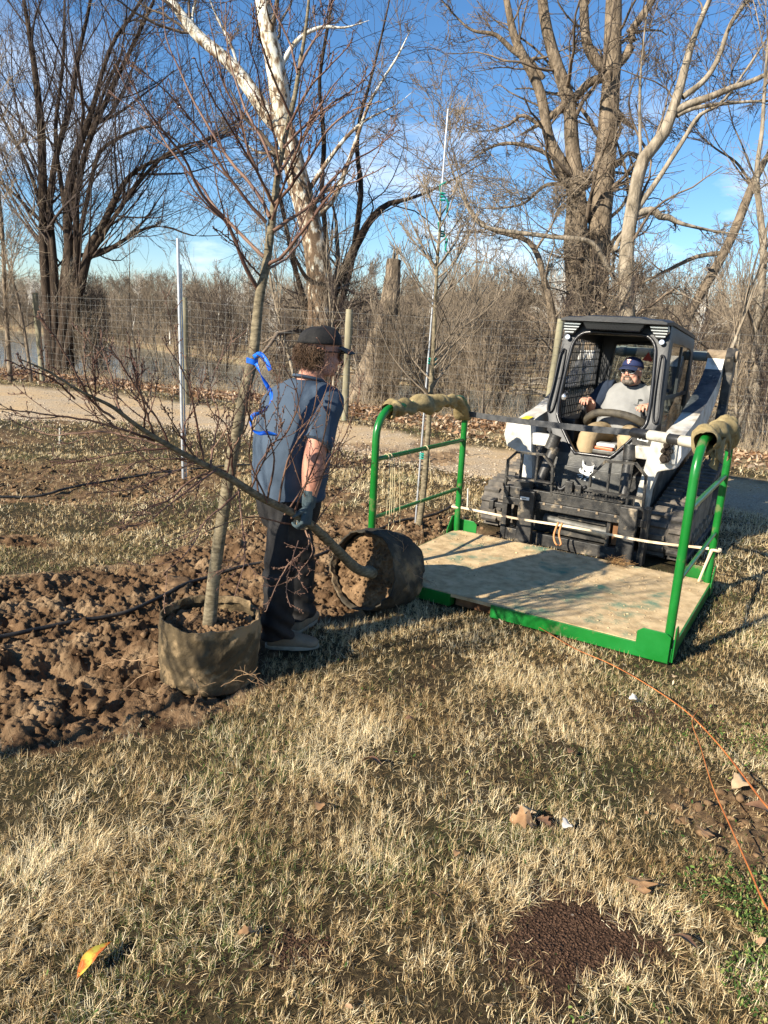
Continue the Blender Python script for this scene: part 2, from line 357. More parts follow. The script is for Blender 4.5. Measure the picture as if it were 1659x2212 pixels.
def grass_mat(name, stops, trans=.25):
    m = bpy.data.materials.new(name); m.use_nodes = True; t = m.node_tree; b = t.nodes['Principled BSDF']; out = t.nodes['Material Output']
    a = t.nodes.new('ShaderNodeAttribute'); a.attribute_name = 'tint'; r = t.nodes.new('ShaderNodeValToRGB'); e = r.color_ramp.elements
    while len(e) < len(stops): e.new(.5)
    for i, (p, c) in enumerate(stops): e[i].position = p; e[i].color = (*c, 1)
    t.links.new(a.outputs['Fac'], r.inputs[0]); t.links.new(r.outputs[0], b.inputs['Base Color']); b.inputs['Roughness'].default_value = .6; b.inputs['Specular IOR Level'].default_value = .25
    tr = t.nodes.new('ShaderNodeBsdfTranslucent'); mxs = t.nodes.new('ShaderNodeMixShader'); mxs.inputs[0].default_value = trans
    t.links.new(r.outputs[0], tr.inputs[0]); t.links.new(b.outputs[0], mxs.inputs[1]); t.links.new(tr.outputs[0], mxs.inputs[2]); t.links.new(mxs.outputs[0], out.inputs[0])
    return m
GM = grass_mat('dry_grass', [(0, (.08, .13, .03)), (.16, (.16, .19, .06)), (.24, (.20, .12, .05)), (.45, (.44, .30, .14)), (.72, (.74, .57, .31)), (1, (.92, .80, .54))])
def on_platform(x, y, pad=0):
    lx = (x-PLATC[0])*EXm[0]+(y-PLATC[1])*EXm[1]; ly = (x-PLATC[0])*EYm[0]+(y-PLATC[1])*EYm[1]
    return (lx > -.9-pad) & (lx < 1.18+pad) & (ly > -1.72-pad) & (ly < -.24+pad)
def scatter_grass():
    out = []
    for (y0, y1, dens, wf, lf) in ((.9, 2.3, 52000, .62, .85), (2.3, 3.6, 33000, .80, .9), (3.6, 5.4, 17000, 1.15, .95), (5.4, 8.8, 6500, 1.8, 1.0), (8.8, 18, 1500, 3.0, 1.1)):
        hw0 = .56*y1+.7; area = 2*hw0*(y1-y0); n = int(area*dens)
        x = RS.uniform(-hw0, hw0, n); y = RS.uniform(y0, y1, n)
        # tufts: pull blades towards clump centres
        k = (np.abs(x) < .56*y+.6)
        x, y = x[k], y[k]; n = len(x)
        cs = .055*max(1, wf*.8); gx = np.floor(x/cs); gy = np.floor(y/cs); hx = np.modf(np.abs(np.sin(gx*12.9+gy*78.2))*43758.5)[0]; hy = np.modf(np.abs(np.sin(gx*39.3+gy*11.1))*24634.6)[0]
        px = (gx+hx)*cs; py = (gy+hy)*cs; pl = RS.uniform(0, .8, n); dx = x-px; dy = y-py; x = x-dx*pl; y = y-dy*pl
        s, m, r, l = masks(x, y)
        cover = sstep(-.38, .12, fbm(x*2.6, y*2.6, 4, 21)+.5*fbm(x*10, y*10, 2, 22)+.06)
        p = np.clip((1-s*1.02)*(1-m*.97)*(1-r*1.0)*(1-.8*l)*(.28+.72*cover), 0, 1)
        bare = sstep(.25, .5, fbm(x*1.1+9, y*1.1+3, 3, 31))*(x > .9)*(y < 3.3); p *= 1-.6*bare
        ok = (RS.rand(n) < p) & ~on_platform(x, y, -.02) & (np.hypot(x+.83, y-3.35) > .22) & (np.hypot((x+.47)/.17, (y-3.71)/.07) > 1)
        lx = (x-PLATC[0])*EXm[0]+(y-PLATC[1])*EXm[1]; ly = (x-PLATC[0])*EYm[0]+(y-PLATC[1])*EYm[1]
        ok &= ~((np.abs(lx) < .9) & (ly > 0) & (ly < 2))
        x, y, cover, s = x[ok], y[ok], cover[ok], s[ok]; n = len(x)
        tuft = fbm(x*4.5, y*4.5, 3, 23); lie = sstep(-.1, .35, fbm(x*1.2, y*1.2, 3, 24)+(x-.2)*.12)
        Ln = (.022+.022*RS.rand(n)+.035*np.clip(tuft+.15, 0, 1)+.03*lie*RS.rand(n))*lf
        W = (.0013+.0017*RS.rand(n)*(1+.3*lie))*wf*(1+.25*(y < 2.2))
        fl = fbm(x*2.0, y*2.0, 2, 25)*6
        az = np.where(RS.rand(n) < .3+.35*lie, fl+RS.normal(0, .7, n), RS.uniform(0, 6.28, n))
        flat = RS.rand(n) < .38; lean = np.where(flat, RS.uniform(1.15, 1.6, n), np.clip(RS.normal(.60, .55, n)+lie*.6, -.5, 1.6)); curl = RS.normal(.3, 2.1, n)*(1-.5*lie)*np.where(flat, .3, 1)
        green = sstep(.12, .4, fbm(x*1.6+3, y*1.6, 4, 26)); isg = RS.rand(n) < (.06+.34*green)
        tint = np.where(isg, RS.uniform(0, .2, n), np.clip(.62+.28*RS.randn(n)*.8+.45*tuft+.12*lie, .24, 1))
        Ln = np.where(isg, Ln*.8, Ln)*np.where(flat, 1.15, 1); tint = np.where(flat & ~isg, np.clip(tint-.22, .22, 1), tint)
        out.append((x, y, height(x, y)-.002, Ln, W, lean, az, tint, curl))
    A = [np.concatenate(c) for c in zip(*out)]; print('grass blades', len(A[0]))
    o = blades('dry_grass', GM, *A); tag(o, kind='stuff')
scatter_grass()

# ------------------------------------------------------------------ dug soil, clods, leaves
def dug_soil(x0, x1, y0, y1, c, mat):
    X, Y = np.meshgrid(np.arange(x0, x1, c), np.arange(y0, y1, c)); s = masks(X, Y)[0]; Z = height(X, Y)
    q = fbm(X*4+3, Y*4, 2, 61); X2 = X+.03*fbm(X*9, Y*9, 2, 62); Y2 = Y+.03*fbm(X*9+5, Y*9, 2, 63)
    lump = lambda f, sd: np.clip(.55-np.abs(fbm(X2*f, Y2*f, 2, sd))*1.6, -.3, 1)
    D = .036*lump(6, 64)*(.6+q)+.030*lump(14, 65)+.020*lump(31, 66)+.012*fbm(X*60, Y*60, 2, 67)
    Z = Z+np.clip(s, 0, 1)*(D+.004)-.03*(s < .12)
    far = np.hypot(X+.835, Y-3.38); Z = np.where(far < .26, np.minimum(Z, .02), Z)
    ny, nx = X.shape; idx = np.arange(ny*nx).reshape(ny, nx); Q = np.stack([idx[:-1, :-1], idx[:-1, 1:], idx[1:, 1:], idx[1:, :-1]], -1).reshape(-1, 4)
    keep = (s.ravel()[Q] > .10).any(1); Q = Q[keep]; u, inv = np.unique(Q, return_inverse=True); V = np.stack([X, Y, Z], -1).reshape(-1, 3)[u]
    return tag(link('dug_soil', np_mesh('dug_soil', V, inv.reshape(-1, 4), np.full(len(Q), 4)), mat), kind='stuff')
DSM = M('dug_clay', (.035, .018, .009), (.22, .135, .072), 5, .95, 1.0, 90, c3=(.36, .25, .145), s3=3.5, p3=(.5, .75), lo=.3, hi=.74, dist=.012, spec=.1, detail=10)
dug_soil(-3.6, .35, 2.2, 6.6, .0072, DSM)
def rocks(name, mat, X, Y, S, sink=.3, flat=.75, seed=1, lift=None):
    import bmesh
    bm = bmesh.new(); bmesh.ops.create_icosphere(bm, subdivisions=3 if len(X) < 60 else 1, radius=1); bm.verts.ensure_lookup_table()
    B = np.array([v.co[:] for v in bm.verts]); B /= np.linalg.norm(B, axis=1, keepdims=True); Fc = np.array([[v.index for v in f.verts] for f in bm.faces]); bm.free()
    rs = np.random.RandomState(seed); n = len(X); nn = rs.normal(0, 1, (n, 9, 3)); nn /= np.linalg.norm(nn, axis=2, keepdims=True); dt = np.einsum('vk,npk->nvp', B, nn); d = np.minimum(1.15, (rs.uniform(.5, .85, (n, 1, 9))/np.maximum(dt, .05)).min(2))[..., None]*rs.uniform(.66, 1.22, (n, len(B), 1))
    th = rs.uniform(0, 6.28, n); sc = np.stack([rs.uniform(.6, 1.6, n), rs.uniform(.6, 1.2, n), rs.uniform(.5, 1.1, n)*flat], -1)
    V = B[None]*d*sc[:, None]*S[:, None, None]; c, s = np.cos(th)[:, None], np.sin(th)[:, None]
    V = np.stack([V[..., 0]*c-V[..., 1]*s, V[..., 0]*s+V[..., 1]*c, V[..., 2]], -1)
    V[..., 0] += X[:, None]; V[..., 1] += Y[:, None]; Z = height(X, Y) if lift is None else lift; V[..., 2] += (Z+S*(.5-sink*rs.uniform(.3, 2.2, n)))[:, None]
    Q = (Fc[None]+(np.arange(n)*len(B))[:, None, None]).reshape(-1, 3)
    return link(name, np_mesh(name, V.reshape(-1, 3), Q, np.full(len(Q), 3), smooth=False), mat)
SOILM = M('clay_soil', (.055, .030, .016), (.29, .185, .10), 11, .95, .8, 60, lo=.3, hi=.72, dist=.008, spec=.1)
_n = 90000; _x = RS.uniform(-6.5, 1.6, _n); _y = RS.uniform(2.2, 9.5, _n); _s = masks(_x, _y)[0]*sstep(-.35, .1, fbm(_x*3, _y*3, 3, 41))
_k = (RS.rand(_n) < _s) & ~on_platform(_x, _y) & (np.hypot(_x+.83, _y-3.35) > .27)
_x, _y = _x[_k], _y[_k]; _S = .003+.032*RS.rand(len(_x))**6*(1+.3*(_y > 5))
tag(rocks('soil_clods', SOILM, _x, _y, _S), kind='stuff')
_bx = np.array([-1.35, -1.62, -1.15, -1.02, -1.5, -1.95, -1.28, -.42, -.30, -1.8, -1.38, -2.2, -.95, -.28, -1.22])
_by = np.array([4.62, 3.15, 3.98, 3.75, 3.6, 2.95, 3.05, 4.95, 5.1, 3.6, 2.86, 3.3, 4.3, 4.72, 4.45])
_bs = np.array([.13, .06, .075, .06, .05, .055, .055, .09, .08, .06, .045, .07, .06, .05, .07])
tag(rocks('large_soil_clods', SOILM, _bx, _by, _bs, .25, .8, 5), kind='stuff')
# bark mulch chips
_n = 9000; _q = RS.randint(0, 4, _n); _mc = np.array(MULCH); _q = np.where(RS.rand(_n) < .6, 0, _q); _x = _mc[_q, 0]+_mc[_q, 2]*RS.normal(0, .5, _n); _y = _mc[_q, 1]+_mc[_q, 3]*RS.normal(0, .5, _n)
MULM = M('bark_mulch', (.022, .012, .008), (.14, .08, .05), 120, .9, 0, lo=.35, hi=.7, spec=.1)
_k = masks(_x, _y)[1] > .4; _x, _y = _x[_k], _y[_k]; tag(rocks('mulch_chips', MULM, _x, _y, RS.uniform(.002, .0065, len(_x)), .3, .5, 8), kind='stuff')
# roadside gravel
_n = 9000; _x = RS.uniform(-8, 6, _n); _r = RS.rand(_n); _y = yi(RN, _x)+RS.normal(0, .35, _n)+(RS.rand(_n) < .35)*RS.uniform(0, 1, _n)*(yi(RF, _x)-yi(RN, _x))
GRM = M('road_gravel', (.26, .20, .14), (.56, .47, .36), 9, .9, 0, spec=.2)
tag(rocks('road_gravel_stones', GRM, _x, _y, RS.uniform(.006, .022, _n), .3, .6, 9), kind='stuff')

def leafcards(name, mat, X, Y, S, seed=1, up=.012, tilt=.5, Z=None):
    rs = np.random.RandomState(seed); n = len(X); m = 6
    outl = np.array([(-1, 0, 0), (-.45, .42, .1), (.35, .45, .14), (1, 0, .05), (.35, -.45, .14), (-.45, -.42, .1)], float)
    V = outl[None]*np.stack([S, S*rs.uniform(.6, 1, n), S*rs.uniform(-.5, 2, n)], -1)[:, None]
    V[..., 2] += np.abs(V[..., 1])*rs.uniform(-.4, .9, n)[:, None]
    a, bb, c = rs.uniform(0, 6.28, n), rs.normal(0, tilt, n), rs.normal(0, tilt, n)
    def rot(V, i, j, t): ct, st = np.cos(t)[:, None], np.sin(t)[:, None]; p = V[..., i]*ct-V[..., j]*st; q = V[..., i]*st+V[..., j]*ct; V = V.copy(); V[..., i] = p; V[..., j] = q; return V
    V = rot(V, 1, 2, bb); V = rot(V, 0, 2, c); V = rot(V, 0, 1, a)
    V[..., 0] += X[:, None]; V[..., 1] += Y[:, None]; V[..., 2] += ((height(X, Y) if Z is None else Z)+up+np.abs(np.sin(bb))*S*.4+np.abs(np.sin(c))*S*.7)[:, None]
    base = (np.arange(n)*m)[:, None]; Q = np.concatenate([base+np.array([0, 1, 2, 3]), base+np.array([0, 3, 4, 5])], 0)
    me = np_mesh(name, V.reshape(-1, 3), Q, np.full(len(Q), 4), smooth=False)
    at_ = me.attributes.new('tint', 'FLOAT', 'POINT'); at_.data.foreach_set('value', np.repeat(rs.rand(n), m).astype(np.float32))
    return link(name, me, mat)
LFM = grass_mat('dead_leaves', [(0, (.10, .05, .025)), (.35, (.26, .14, .07)), (.7, (.44, .29, .17)), (1, (.62, .50, .36))], .2)
_n = 42000; _x = RS.uniform(-16, 12, _n); _y = yi(RF, _x)+.5+RS.gamma(2.2, 1.5, _n); _k = RS.rand(_n) < sstep(-.5, .1, fbm(_x*.8, _y*.8, 3, 51)+.1)
_x, _y = _x[_k], _y[_k]; tag(leafcards('leaf_litter', LFM, _x, _y, RS.uniform(.03, .07, len(_x)), 3), kind='stuff')
_n = 500; _x = RS.uniform(-5, 5, _n); _y = RS.uniform(1.4, 11, _n); _k = (np.abs(_x) < .55*_y+.5) & ~on_platform(_x, _y, .03)
_x, _y = _x[_k], _y[_k]; tag(leafcards('scattered_leaf_bits', LFM, _x, _y, RS.uniform(.008, .022, len(_x)), 4, .02), kind='stuff')
# green weeds at lower right and sparse ones elsewhere
WDM = grass_mat('weed_leaves', [(0, (.03, .07, .015)), (.5, (.07, .14, .025)), (.8, (.16, .24, .05)), (1, (.50, .48, .17))], .3)
_x = np.r_[RS.normal(1.27, .13, 3600), RS.normal(.98, .18, 1100), RS.normal(1.75, .2, 700), RS.uniform(-1.2, 1.5, 260)]; _y = np.r_[RS.normal(1.80, .17, 3600), RS.normal(1.50, .09, 1100), RS.normal(2.95, .12, 700), RS.uniform(1.4, 3.6, 260)]; _k = fbm(_x*7, _y*7, 3, 71) > -.12; _x, _y = _x[_k], _y[_k]
tag(leafcards('green_weeds', WDM, _x, _y, RS.uniform(.004, .010, len(_x)), 6, .018, .6), kind='stuff')
# ------------------------------------------------------------------ bark
def bark(name, c1, c2, scale=10, st=(1, 1, .35), bump=.7, c3=None, lo=.35, hi=.65, **k):
    return M(name, c1, c2, scale, .9, bump, scale*2.2, stretch=st, c3=c3, lo=lo, hi=hi, spec=.12, dist=.045, **k)
B_DARK = bark('dark_bark', (.022, .016, .012), (.085, .062, .045), 9)
B_GREY = bark('grey_bark', (.055, .042, .03), (.30, .235, .165), 9, lo=.3, hi=.66, bump=1.0)  # strong dark patches also put shade into the bark colour
B_PALE = bark('pale_bark', (.10, .08, .055), (.38, .32, .24), 8, lo=.3, hi=.65)
B_TWIG = M('twig_bark', (.11, .085, .06), (.36, .285, .20), .8, .85)
B_MID = M('mid_twig_bark', (.06, .045, .033), (.22, .165, .115), 1.2, .85)
B_TWIGD = M('dark_twig_bark', (.025, .018, .016), (.085, .06, .048), .8, .85)
B_WOOD = M('woodland_bark', (.085, .066, .046), (.31, .245, .175), .35, .9)
B_WHITE = M('white_sycamore_bark', (.40, .36, .30), (.78, .75, .68), .6, .85)
B_YOUNG = bark('young_bark', (.10, .082, .052), (.29, .24, .155), 26, (1, 1, 2.6), .25, lo=.35, hi=.7)
B_RED = M('young_twig_bark', (.085, .04, .03), (.22, .13, .085), 6, .6, spec=.3)
# sycamore: white plates above, brown flaking bark below
def sycamore_mat():
    m = bpy.data.materials.new('sycamore_bark'); m.use_nodes = True; t = m.node_tree; b = t.nodes['Principled BSDF']; b.inputs['Roughness'].default_value = .85; b.inputs['Specular IOR Level'].default_value = .15
    N = t.nodes.new; K = t.links.new; tc = N('ShaderNodeTexCoord'); mp = N('ShaderNodeMapping'); mp.inputs['Scale'].default_value = (1, 1, .45); K(tc.outputs['Object'], mp.inputs[0])
    n = N('ShaderNodeTexNoise'); n.inputs['Scale'].default_value = 9; n.inputs['Detail'].default_value = 5; n.inputs['Roughness'].default_value = .55; K(mp.outputs[0], n.inputs['Vector'])
    s = N('ShaderNodeSeparateXYZ'); K(tc.outputs['Object'], s.inputs[0]); h = N('ShaderNodeMapRange'); h.inputs['From Min'].default_value = 3.0; h.inputs['From Max'].default_value = 9.0; h.inputs['To Min'].default_value = -.10; h.inputs['To Max'].default_value = .085; K(s.outputs['Z'], h.inputs[0])
    a = N('ShaderNodeMath'); a.operation = 'ADD'; K(n.outputs['Fac'], a.inputs[0]); K(h.outputs[0], a.inputs[1])
    r = N('ShaderNodeValToRGB'); e = r.color_ramp.elements; e[0].position = .44; e[0].color = (.14, .095, .06, 1); e[1].position = .60; e[1].color = (.66, .63, .55, 1)
    for p, c in ((.5, (.30, .22, .15)), (.53, (.44, .40, .30)), (.57, (.52, .48, .39))): x = e.new(p); x.color = (*c, 1)
    K(a.outputs[0], r.inputs[0]); K(r.outputs[0], b.inputs['Base Color'])
    bp = N('ShaderNodeBump'); bp.inputs['Strength'].default_value = .6; bp.inputs['Distance'].default_value = .02; K(n.outputs['Fac'], bp.inputs['Height']); K(bp.outputs[0], b.inputs['Normal'])
    return m
B_SYC = sycamore_mat()

# ------------------------------------------------------------------ branch growth
def grow(P, R, cnt, ang, lenf, npt, rs, up=.15, wig=.12, t0=.2, rf=.55, rmin=.004, lnoise=.35, droop=0, taper=.25, Lmax=None):
    """children of all parent paths at once. P (N,M,3) R (N,M)"""
    N, Mm = R.shape; Lp = np.linalg.norm(np.diff(P, axis=1), axis=2).sum(1)
    pi = np.repeat(np.arange(N), cnt); n = len(pi); t = rs.uniform(t0, .98, n); f = t*(Mm-1); i = np.clip(f.astype(int), 0, Mm-2); u = (f-i)[:, None]
    S = P[pi, i]*(1-u)+P[pi, i+1]*u; T = P[pi, i+1]-P[pi, i]; T /= np.linalg.norm(T, axis=1, keepdims=True)+1e-9
    r0 = (R[pi, i]*(1-u[:, 0])+R[pi, i+1]*u[:, 0])
    rnd = rs.normal(0, 1, (n, 3)); side = np.cross(T, rnd); side /= np.linalg.norm(side, axis=1, keepdims=True)+1e-9
    a = rad(ang)*(1+.3*rs.normal(0, 1, n)); D = T*np.cos(a)[:, None]+side*np.sin(a)[:, None]
    Ln = Lp[pi]*lenf*(1-.55*t)*(1+lnoise*rs.normal(0, 1, n)); Ln = np.clip(Ln, .03, Lmax or 99)
    out = np.empty((n, npt, 3)); out[:, 0] = S; step = (Ln/(npt-1))[:, None]; D[:, 2] += up*.3
    for k in range(1, npt):
        D = D+wig*rs.normal(0, 1, (n, 3)); D[:, 2] += up/npt*2-droop*k/npt; D /= np.linalg.norm(D, axis=1, keepdims=True); out[:, k] = out[:, k-1]+D*step
    rr = np.minimum(r0*rf*(.7+.5*rs.rand(n)), Ln*.03+.002)[:, None]*np.linspace(1, taper, npt)[None]
    return out, np.maximum(rr, rmin)
def stem_world(pts, rpx, Y, n=18, ground=True, dy=0, ext=0):
    """a stem surveyed from the photo; dy leans it away with height"""
    pts = [p if len(p) == 3 else (*p, 0) for p in pts]
    W = [at(p[0], p[1], Y+p[2]+dy*i/(len(pts)-1)) for i, p in enumerate(pts)]
    R = np.interp(np.linspace(0, 1, len(W)), np.linspace(0, 1, len(rpx)), rpx)*Y/1597.5
    if ground:
        g = np.array([W[0][0], W[0][1], hz(W[0])-.25])
        if W[0][2] > g[2]+.3: W = [g]+W; R = np.r_[R[0]*1.25, R]
    if ext:
        d = W[-1]-W[-2]; d /= np.linalg.norm(d); W = W+[W[-1]+d*ext*.5+np.array([0, 0, .1])*ext, W[-1]+d*ext+np.array([0, 0, .25])*ext]; R = np.r_[R, R[-1]*.6, R[-1]*.15]
    A = resample(np.column_stack([np.array(W), R]), n)
    return A[:, :3], np.maximum(A[:, 3], .004)
def rough(P, R, k, rs, amp=.12):
    V, Q = tubes_arr(P[None], R[None], k); n = len(R); c = np.repeat(P, k, axis=0); d = V-c
    a = np.tile(np.arange(k)*2*np.pi/k, n); s = np.repeat(np.cumsum(np.r_[0, np.linalg.norm(np.diff(P, axis=0), axis=1)]), k)
    nz = fbm(s*1.7+3*np.cos(a)+rs.rand()*9, 3*np.sin(a)+rs.rand()*9, 3, 5)
    return c+d*(1+amp*nz+amp*.5*fbm(s*6+5*np.cos(a), 7*np.sin(a), 2, 6))[:, None], Q
def bg_tree(name, label, stems, levels, tmat, wmat, seed=1, limbs=(), group=None, k=10, cat='tree'):
    rs = np.random.RandomState(seed); P0, R0 = stems[0]; root = thing(name, label, cat, (P0[0][0], P0[0][1], max(P0[0][2], -4)), group=group)
    A = Acc(); B = Acc(); off = np.array(root.location)
    for i, (P, R) in enumerate(list(stems)+list(limbs)):
        A.add(*rough(resample(np.column_stack([P, R]), 40)[:, :3], resample(np.column_stack([P, R]), 40)[:, 3], k, rs))
    n0 = 24; PP = np.stack([resample(p, n0) for p, r in list(stems)+list(limbs)]); RR = np.stack([resample(r[:, None], n0)[:, 0] for p, r in list(stems)+list(limbs)])
    for j, lv in enumerate(levels):
        PP, RR = grow(PP, RR, rs=rs, **lv); (A if j == 0 and lv.get('rf', 0) > .6 else B).tubes(PP, RR, 5 if j == 0 else 3)
    A.build('trunk', tmat, root, off); B.build('crown', wmat, root, off)
    return root
def cc(*p): return [(a/2, b/2) for a, b in p]
def cr(*p): return [(829.5+a/2, b/2) for a, b in p]

LV = lambda a, b, c, d=None, up=.25, wig=.13, L=3.2: [x for x in (
    dict(cnt=a, ang=48, lenf=.42, npt=9, up=up, wig=wig, t0=.25, rf=.34, rmin=.0075, Lmax=L, droop=.02),
    dict(cnt=b, ang=42, lenf=.55, npt=7, up=up, wig=wig+.03, t0=.12, rf=.5, rmin=.005, droop=.02),
    dict(cnt=c, ang=40, lenf=.55, npt=5, up=.05, wig=.18, t0=.1, rf=.6, rmin=.004),
    dict(cnt=d, ang=40, lenf=.6, npt=4, up=.0, wig=.2, t0=.1, rf=.7, rmin=.0033) if d else None) if x]

# left dark maple, many ascending stems
Y = 20
st = [stem_world(p, r, Y, 20, ext=2.5) for p, r in (
    (cc((225, 1560), (212, 1400), (200, 1250), (188, 1050), (186, 880), (178, 560), (150, 300), (120, 100), (100, -20)), (13, 10, 9, 8, 5, 3)),
    (cc((235, 1560), (240, 1300), (232, 1100), (215, 880, ), (250, 640), (300, 480), (335, 260), (380, 60)), (10, 7, 6, 5, 3)),
    (cc((262, 1560), (290, 1300), (300, 1100), (290, 900), (320, 700), (370, 560), (420, 400), (480, 200), (600, 20)), (13, 10, 9, 7, 4, 3)),
    (cc((285, 1560), (335, 1300), (385, 1080), (440, 980), (500, 860), (560, 760), (680, 690), (800, 650)), (11, 9, 7, 4, 2)),
    (cc((270, 1540), (345, 1200), (430, 1040), (520, 900), (640, 740), (760, 640), (900, 600)), (8, 6, 4, 3, 1.5)),
    (cc((280, 1500), (330, 1120), (330, 850), (390, 600), (500, 350), (620, 100), (680, -40)), (8, 7, 5, 4, 2)),
    (cc((220, 1540), (225, 1150), (150, 800), (60, 600), (-40, 420)), (7, 5, 3, 2)),
    (cc((290, 1480), (360, 1150), (470, 1080), (600, 1000), (700, 975), (800, 1010), (880, 1020)), (6, 5, 3, 2, 1)),
    (cc((260, 1300), (290, 1000), (240, 600), (270, 300), (280, -20)), (5, 5, 4, 3, 2)),
    (cc((300, 1300), (400, 760), (450, 640), (590, 560), (700, 560), (860, 700)), (5, 4, 3, 2, 1)),
    (cc((270, 1400), (310, 900), (440, 420), (520, 250), (540, 100)), (5, 5, 3, 2, 1)))]
bg_tree('maple_tree', 'tall dark multi-stemmed bare tree on the river bank behind the left fence posts', st, LV(19, 8, 6, None, up=.38, wig=.09), B_DARK, B_TWIGD, 11, k=9)
st = [stem_world(cc(*p), r, 17, 16, ext=1) for p, r in ((((130, 1600), (100, 1400), (75, 1280), (40, 1160)), (3.5, 3, 2)), (((40, 1560), (20, 1250), (10, 1000), (-20, 700)), (5, 4, 3)))]
bg_tree('young_tree', 'slim pale bare sapling leaning left at the left edge behind the fence', st, LV(16, 9, 7, None), B_GREY, B_TWIG, 12, k=7)

# the big sycamore
Y = 19
st = [stem_world([(690, 860), (692, 720), (692, 640), (686, 560), (674, 500), (652, 420), (632, 340), (617, 285)], (34, 28, 27, 25, 23, 22, 21, 20), Y, 26),
      stem_world([(617, 290), (604, 200), (590, 120), (573, 40), (563, -60), (560, -200)], (18, 19, 17, 15, 12, 8), Y, 20, False, ext=1.5),
      stem_world([(622, 300), (600, 270), (572, 240), (532, 180), (490, 130), (430, 80), (390, 30), (345, -30), (280, -120)], (15, 17, 15, 14, 12, 11, 9, 7, 5), Y, 22, False, ext=1.5)]
lb = [stem_world(p, r, Y, 14, False, ext=.6) for p, r in (
    ([(655, 430), (700, 360), (745, 300), (790, 260), (850, 230)], (5, 4, 3, 1)), ([(640, 380), (610, 330), (560, 330), (520, 300)], (4, 3, 1)),
    ([(598, 160), (640, 90), (690, 60), (740, 60)], (5, 4, 2)), ([(575, 40), (560, 0), (530, -60)], (5, 4)), ([(430, 80), (415, 40), (430, -20)], (4, 3, 2)),
    ([(668, 480), (720, 430), (760, 330), (800, 220), (860, 120)], (6, 5, 3, 2)), ([(520, 165), (500, 100), (470, 40)], (3, 2)))]
bg_tree('sycamore_tree', 'huge sycamore with white flaking bark forking high above the man', st, LV(8, 8, 5, None, up=.1, wig=.18), B_SYC, B_MID, 13, lb, k=18)
# the dark tree right of it
Y = 22
st = [stem_world(cc(*p), r, Y, 20, ext=2) for p, r in (
    (((1430, 1560), (1430, 1300), (1480, 1180), (1540, 1060), (1600, 950), (1680, 880), (1800, 850)), (13, 12, 10, 8, 6, 3)),
    (((1425, 1560), (1420, 1300), (1410, 1050), (1390, 800), (1400, 600), (1380, 350), (1420, 100)), (8, 6, 5, 4, 3)),
    (((1440, 1500), (1520, 1130), (1560, 800), (1540, 600), (1600, 350), (1650, 150)), (7, 6, 5, 3, 2)),
    (((1400, 1550), (1300, 1250), (1240, 1000), (1190, 700), (1230, 500)), (6, 5, 4, 2)))]
bg_tree('elm_tree', 'dark crooked bare tree close behind the sycamore trunk on its right', st, LV(12, 8, 5, None, up=.08, wig=.2), B_DARK, B_TWIGD, 14, k=10)
# broken snag
Y = 17
P, R = stem_world([(788, 875), (800, 820), (815, 760), (830, 700), (843, 640), (851, 560)], (50, 37, 26, 25, 19, 15), Y, 24)
root = thing('broken_snag', 'broken pale tree stump with splintered top leaning right behind the fence', 'dead tree', (P[0][0], P[0][1], P[0][2])); A = Acc()
A.add(*rough(P, R, 16, np.random.RandomState(5), .3)); off = np.array(root.location); A.build('trunk', B_GREY, root, off)
b = MB()
for i in range(7):
    p = P[-1]+np.array([RS.uniform(-.07, .07), RS.uniform(-.05, .05), -.3]); b.tube([p, p+np.array([.01, 0, .25]), p+np.array([RS.uniform(-.03, .06), 0, .35+RS.rand()*.3])], [.04, .03, .004], 5)
b.build('splintered_top', B_PALE, root, off)

# right-hand big tree: two stems from one base with forks
Y = 18
st = [stem_world(cr(*p), r, Y, 26, g, ext=1.5) for p, r, g in (
    (((845, 1560), (845, 1350), (838, 1150), (830, 1000), (832, 820), (812, 620), (798, 430), (755, 310), (715, 180), (690, 50), (680, -80)), (32, 27, 26, 22, 15, 13, 12, 11, 10, 8), True),
    (((915, 1560), (912, 1350), (918, 1150), (932, 1000), (945, 800), (962, 600), (978, 400), (988, 200), (992, 0), (1000, -200)), (30, 26, 26, 24, 22, 20, 17, 17, 15, 10), True),
    (((835, 900), (790, 750), (715, 600), (675, 400), (600, 240), (560, 150), (530, 0), (500, -120)), (13, 12, 10, 9, 8, 6, 4), False),
    (((968, 320), (905, 245), (872, 160), (862, 0), (850, -140)), (10, 10, 9, 8, 5), False),
    (((1000, 290), (1045, 240), (1075, 175), (1060, 150), (1120, 60), (1170, -20), (1200, -120)), (9, 8, 8, 7, 6, 4), False),
    (((955, 335), (890, 355), (845, 400), (805, 440)), (9, 8, 8, 9), False))]
lb = [stem_world(cr(*p), r, Y, 16, False, ext=.8) for p, r in (
    (((640, 270), (560, 220), (480, 150), (380, 130), (300, 60)), (6, 5, 3, 1.5)), (((700, 560), (600, 500), (540, 540), (480, 560)), (4, 3, 1.5)),
    (((760, 700), (650, 640), (520, 620), (420, 660), (340, 720)), (4, 4, 2, 1)), (((800, 800), (700, 800), (600, 880), (480, 900)), (4, 3, 1.5)),
    (((690, 340), (640, 260), (690, 250)), (5, 4, 2)), (((945, 420), (970, 440), (990, 470)), (9, 10, 9)), (((900, 1000), (1050, 850), (1000, 600), (900, 480)), (4, 3, 2, 1)),
    (((930, 900), (870, 880), (920, 1040), (1000, 1100)), (4, 4, 3, 2)), (((1010, 500), (1020, 560), (990, 640)), (3, 3, 2)))]
bg_tree('cottonwood_tree', 'tallest grey-barked bare tree with twin trunks rising behind the machine cab', st, LV(12, 8, 5, None, up=.12, wig=.2, L=2.6), B_GREY, B_MID, 15, lb, k=18)
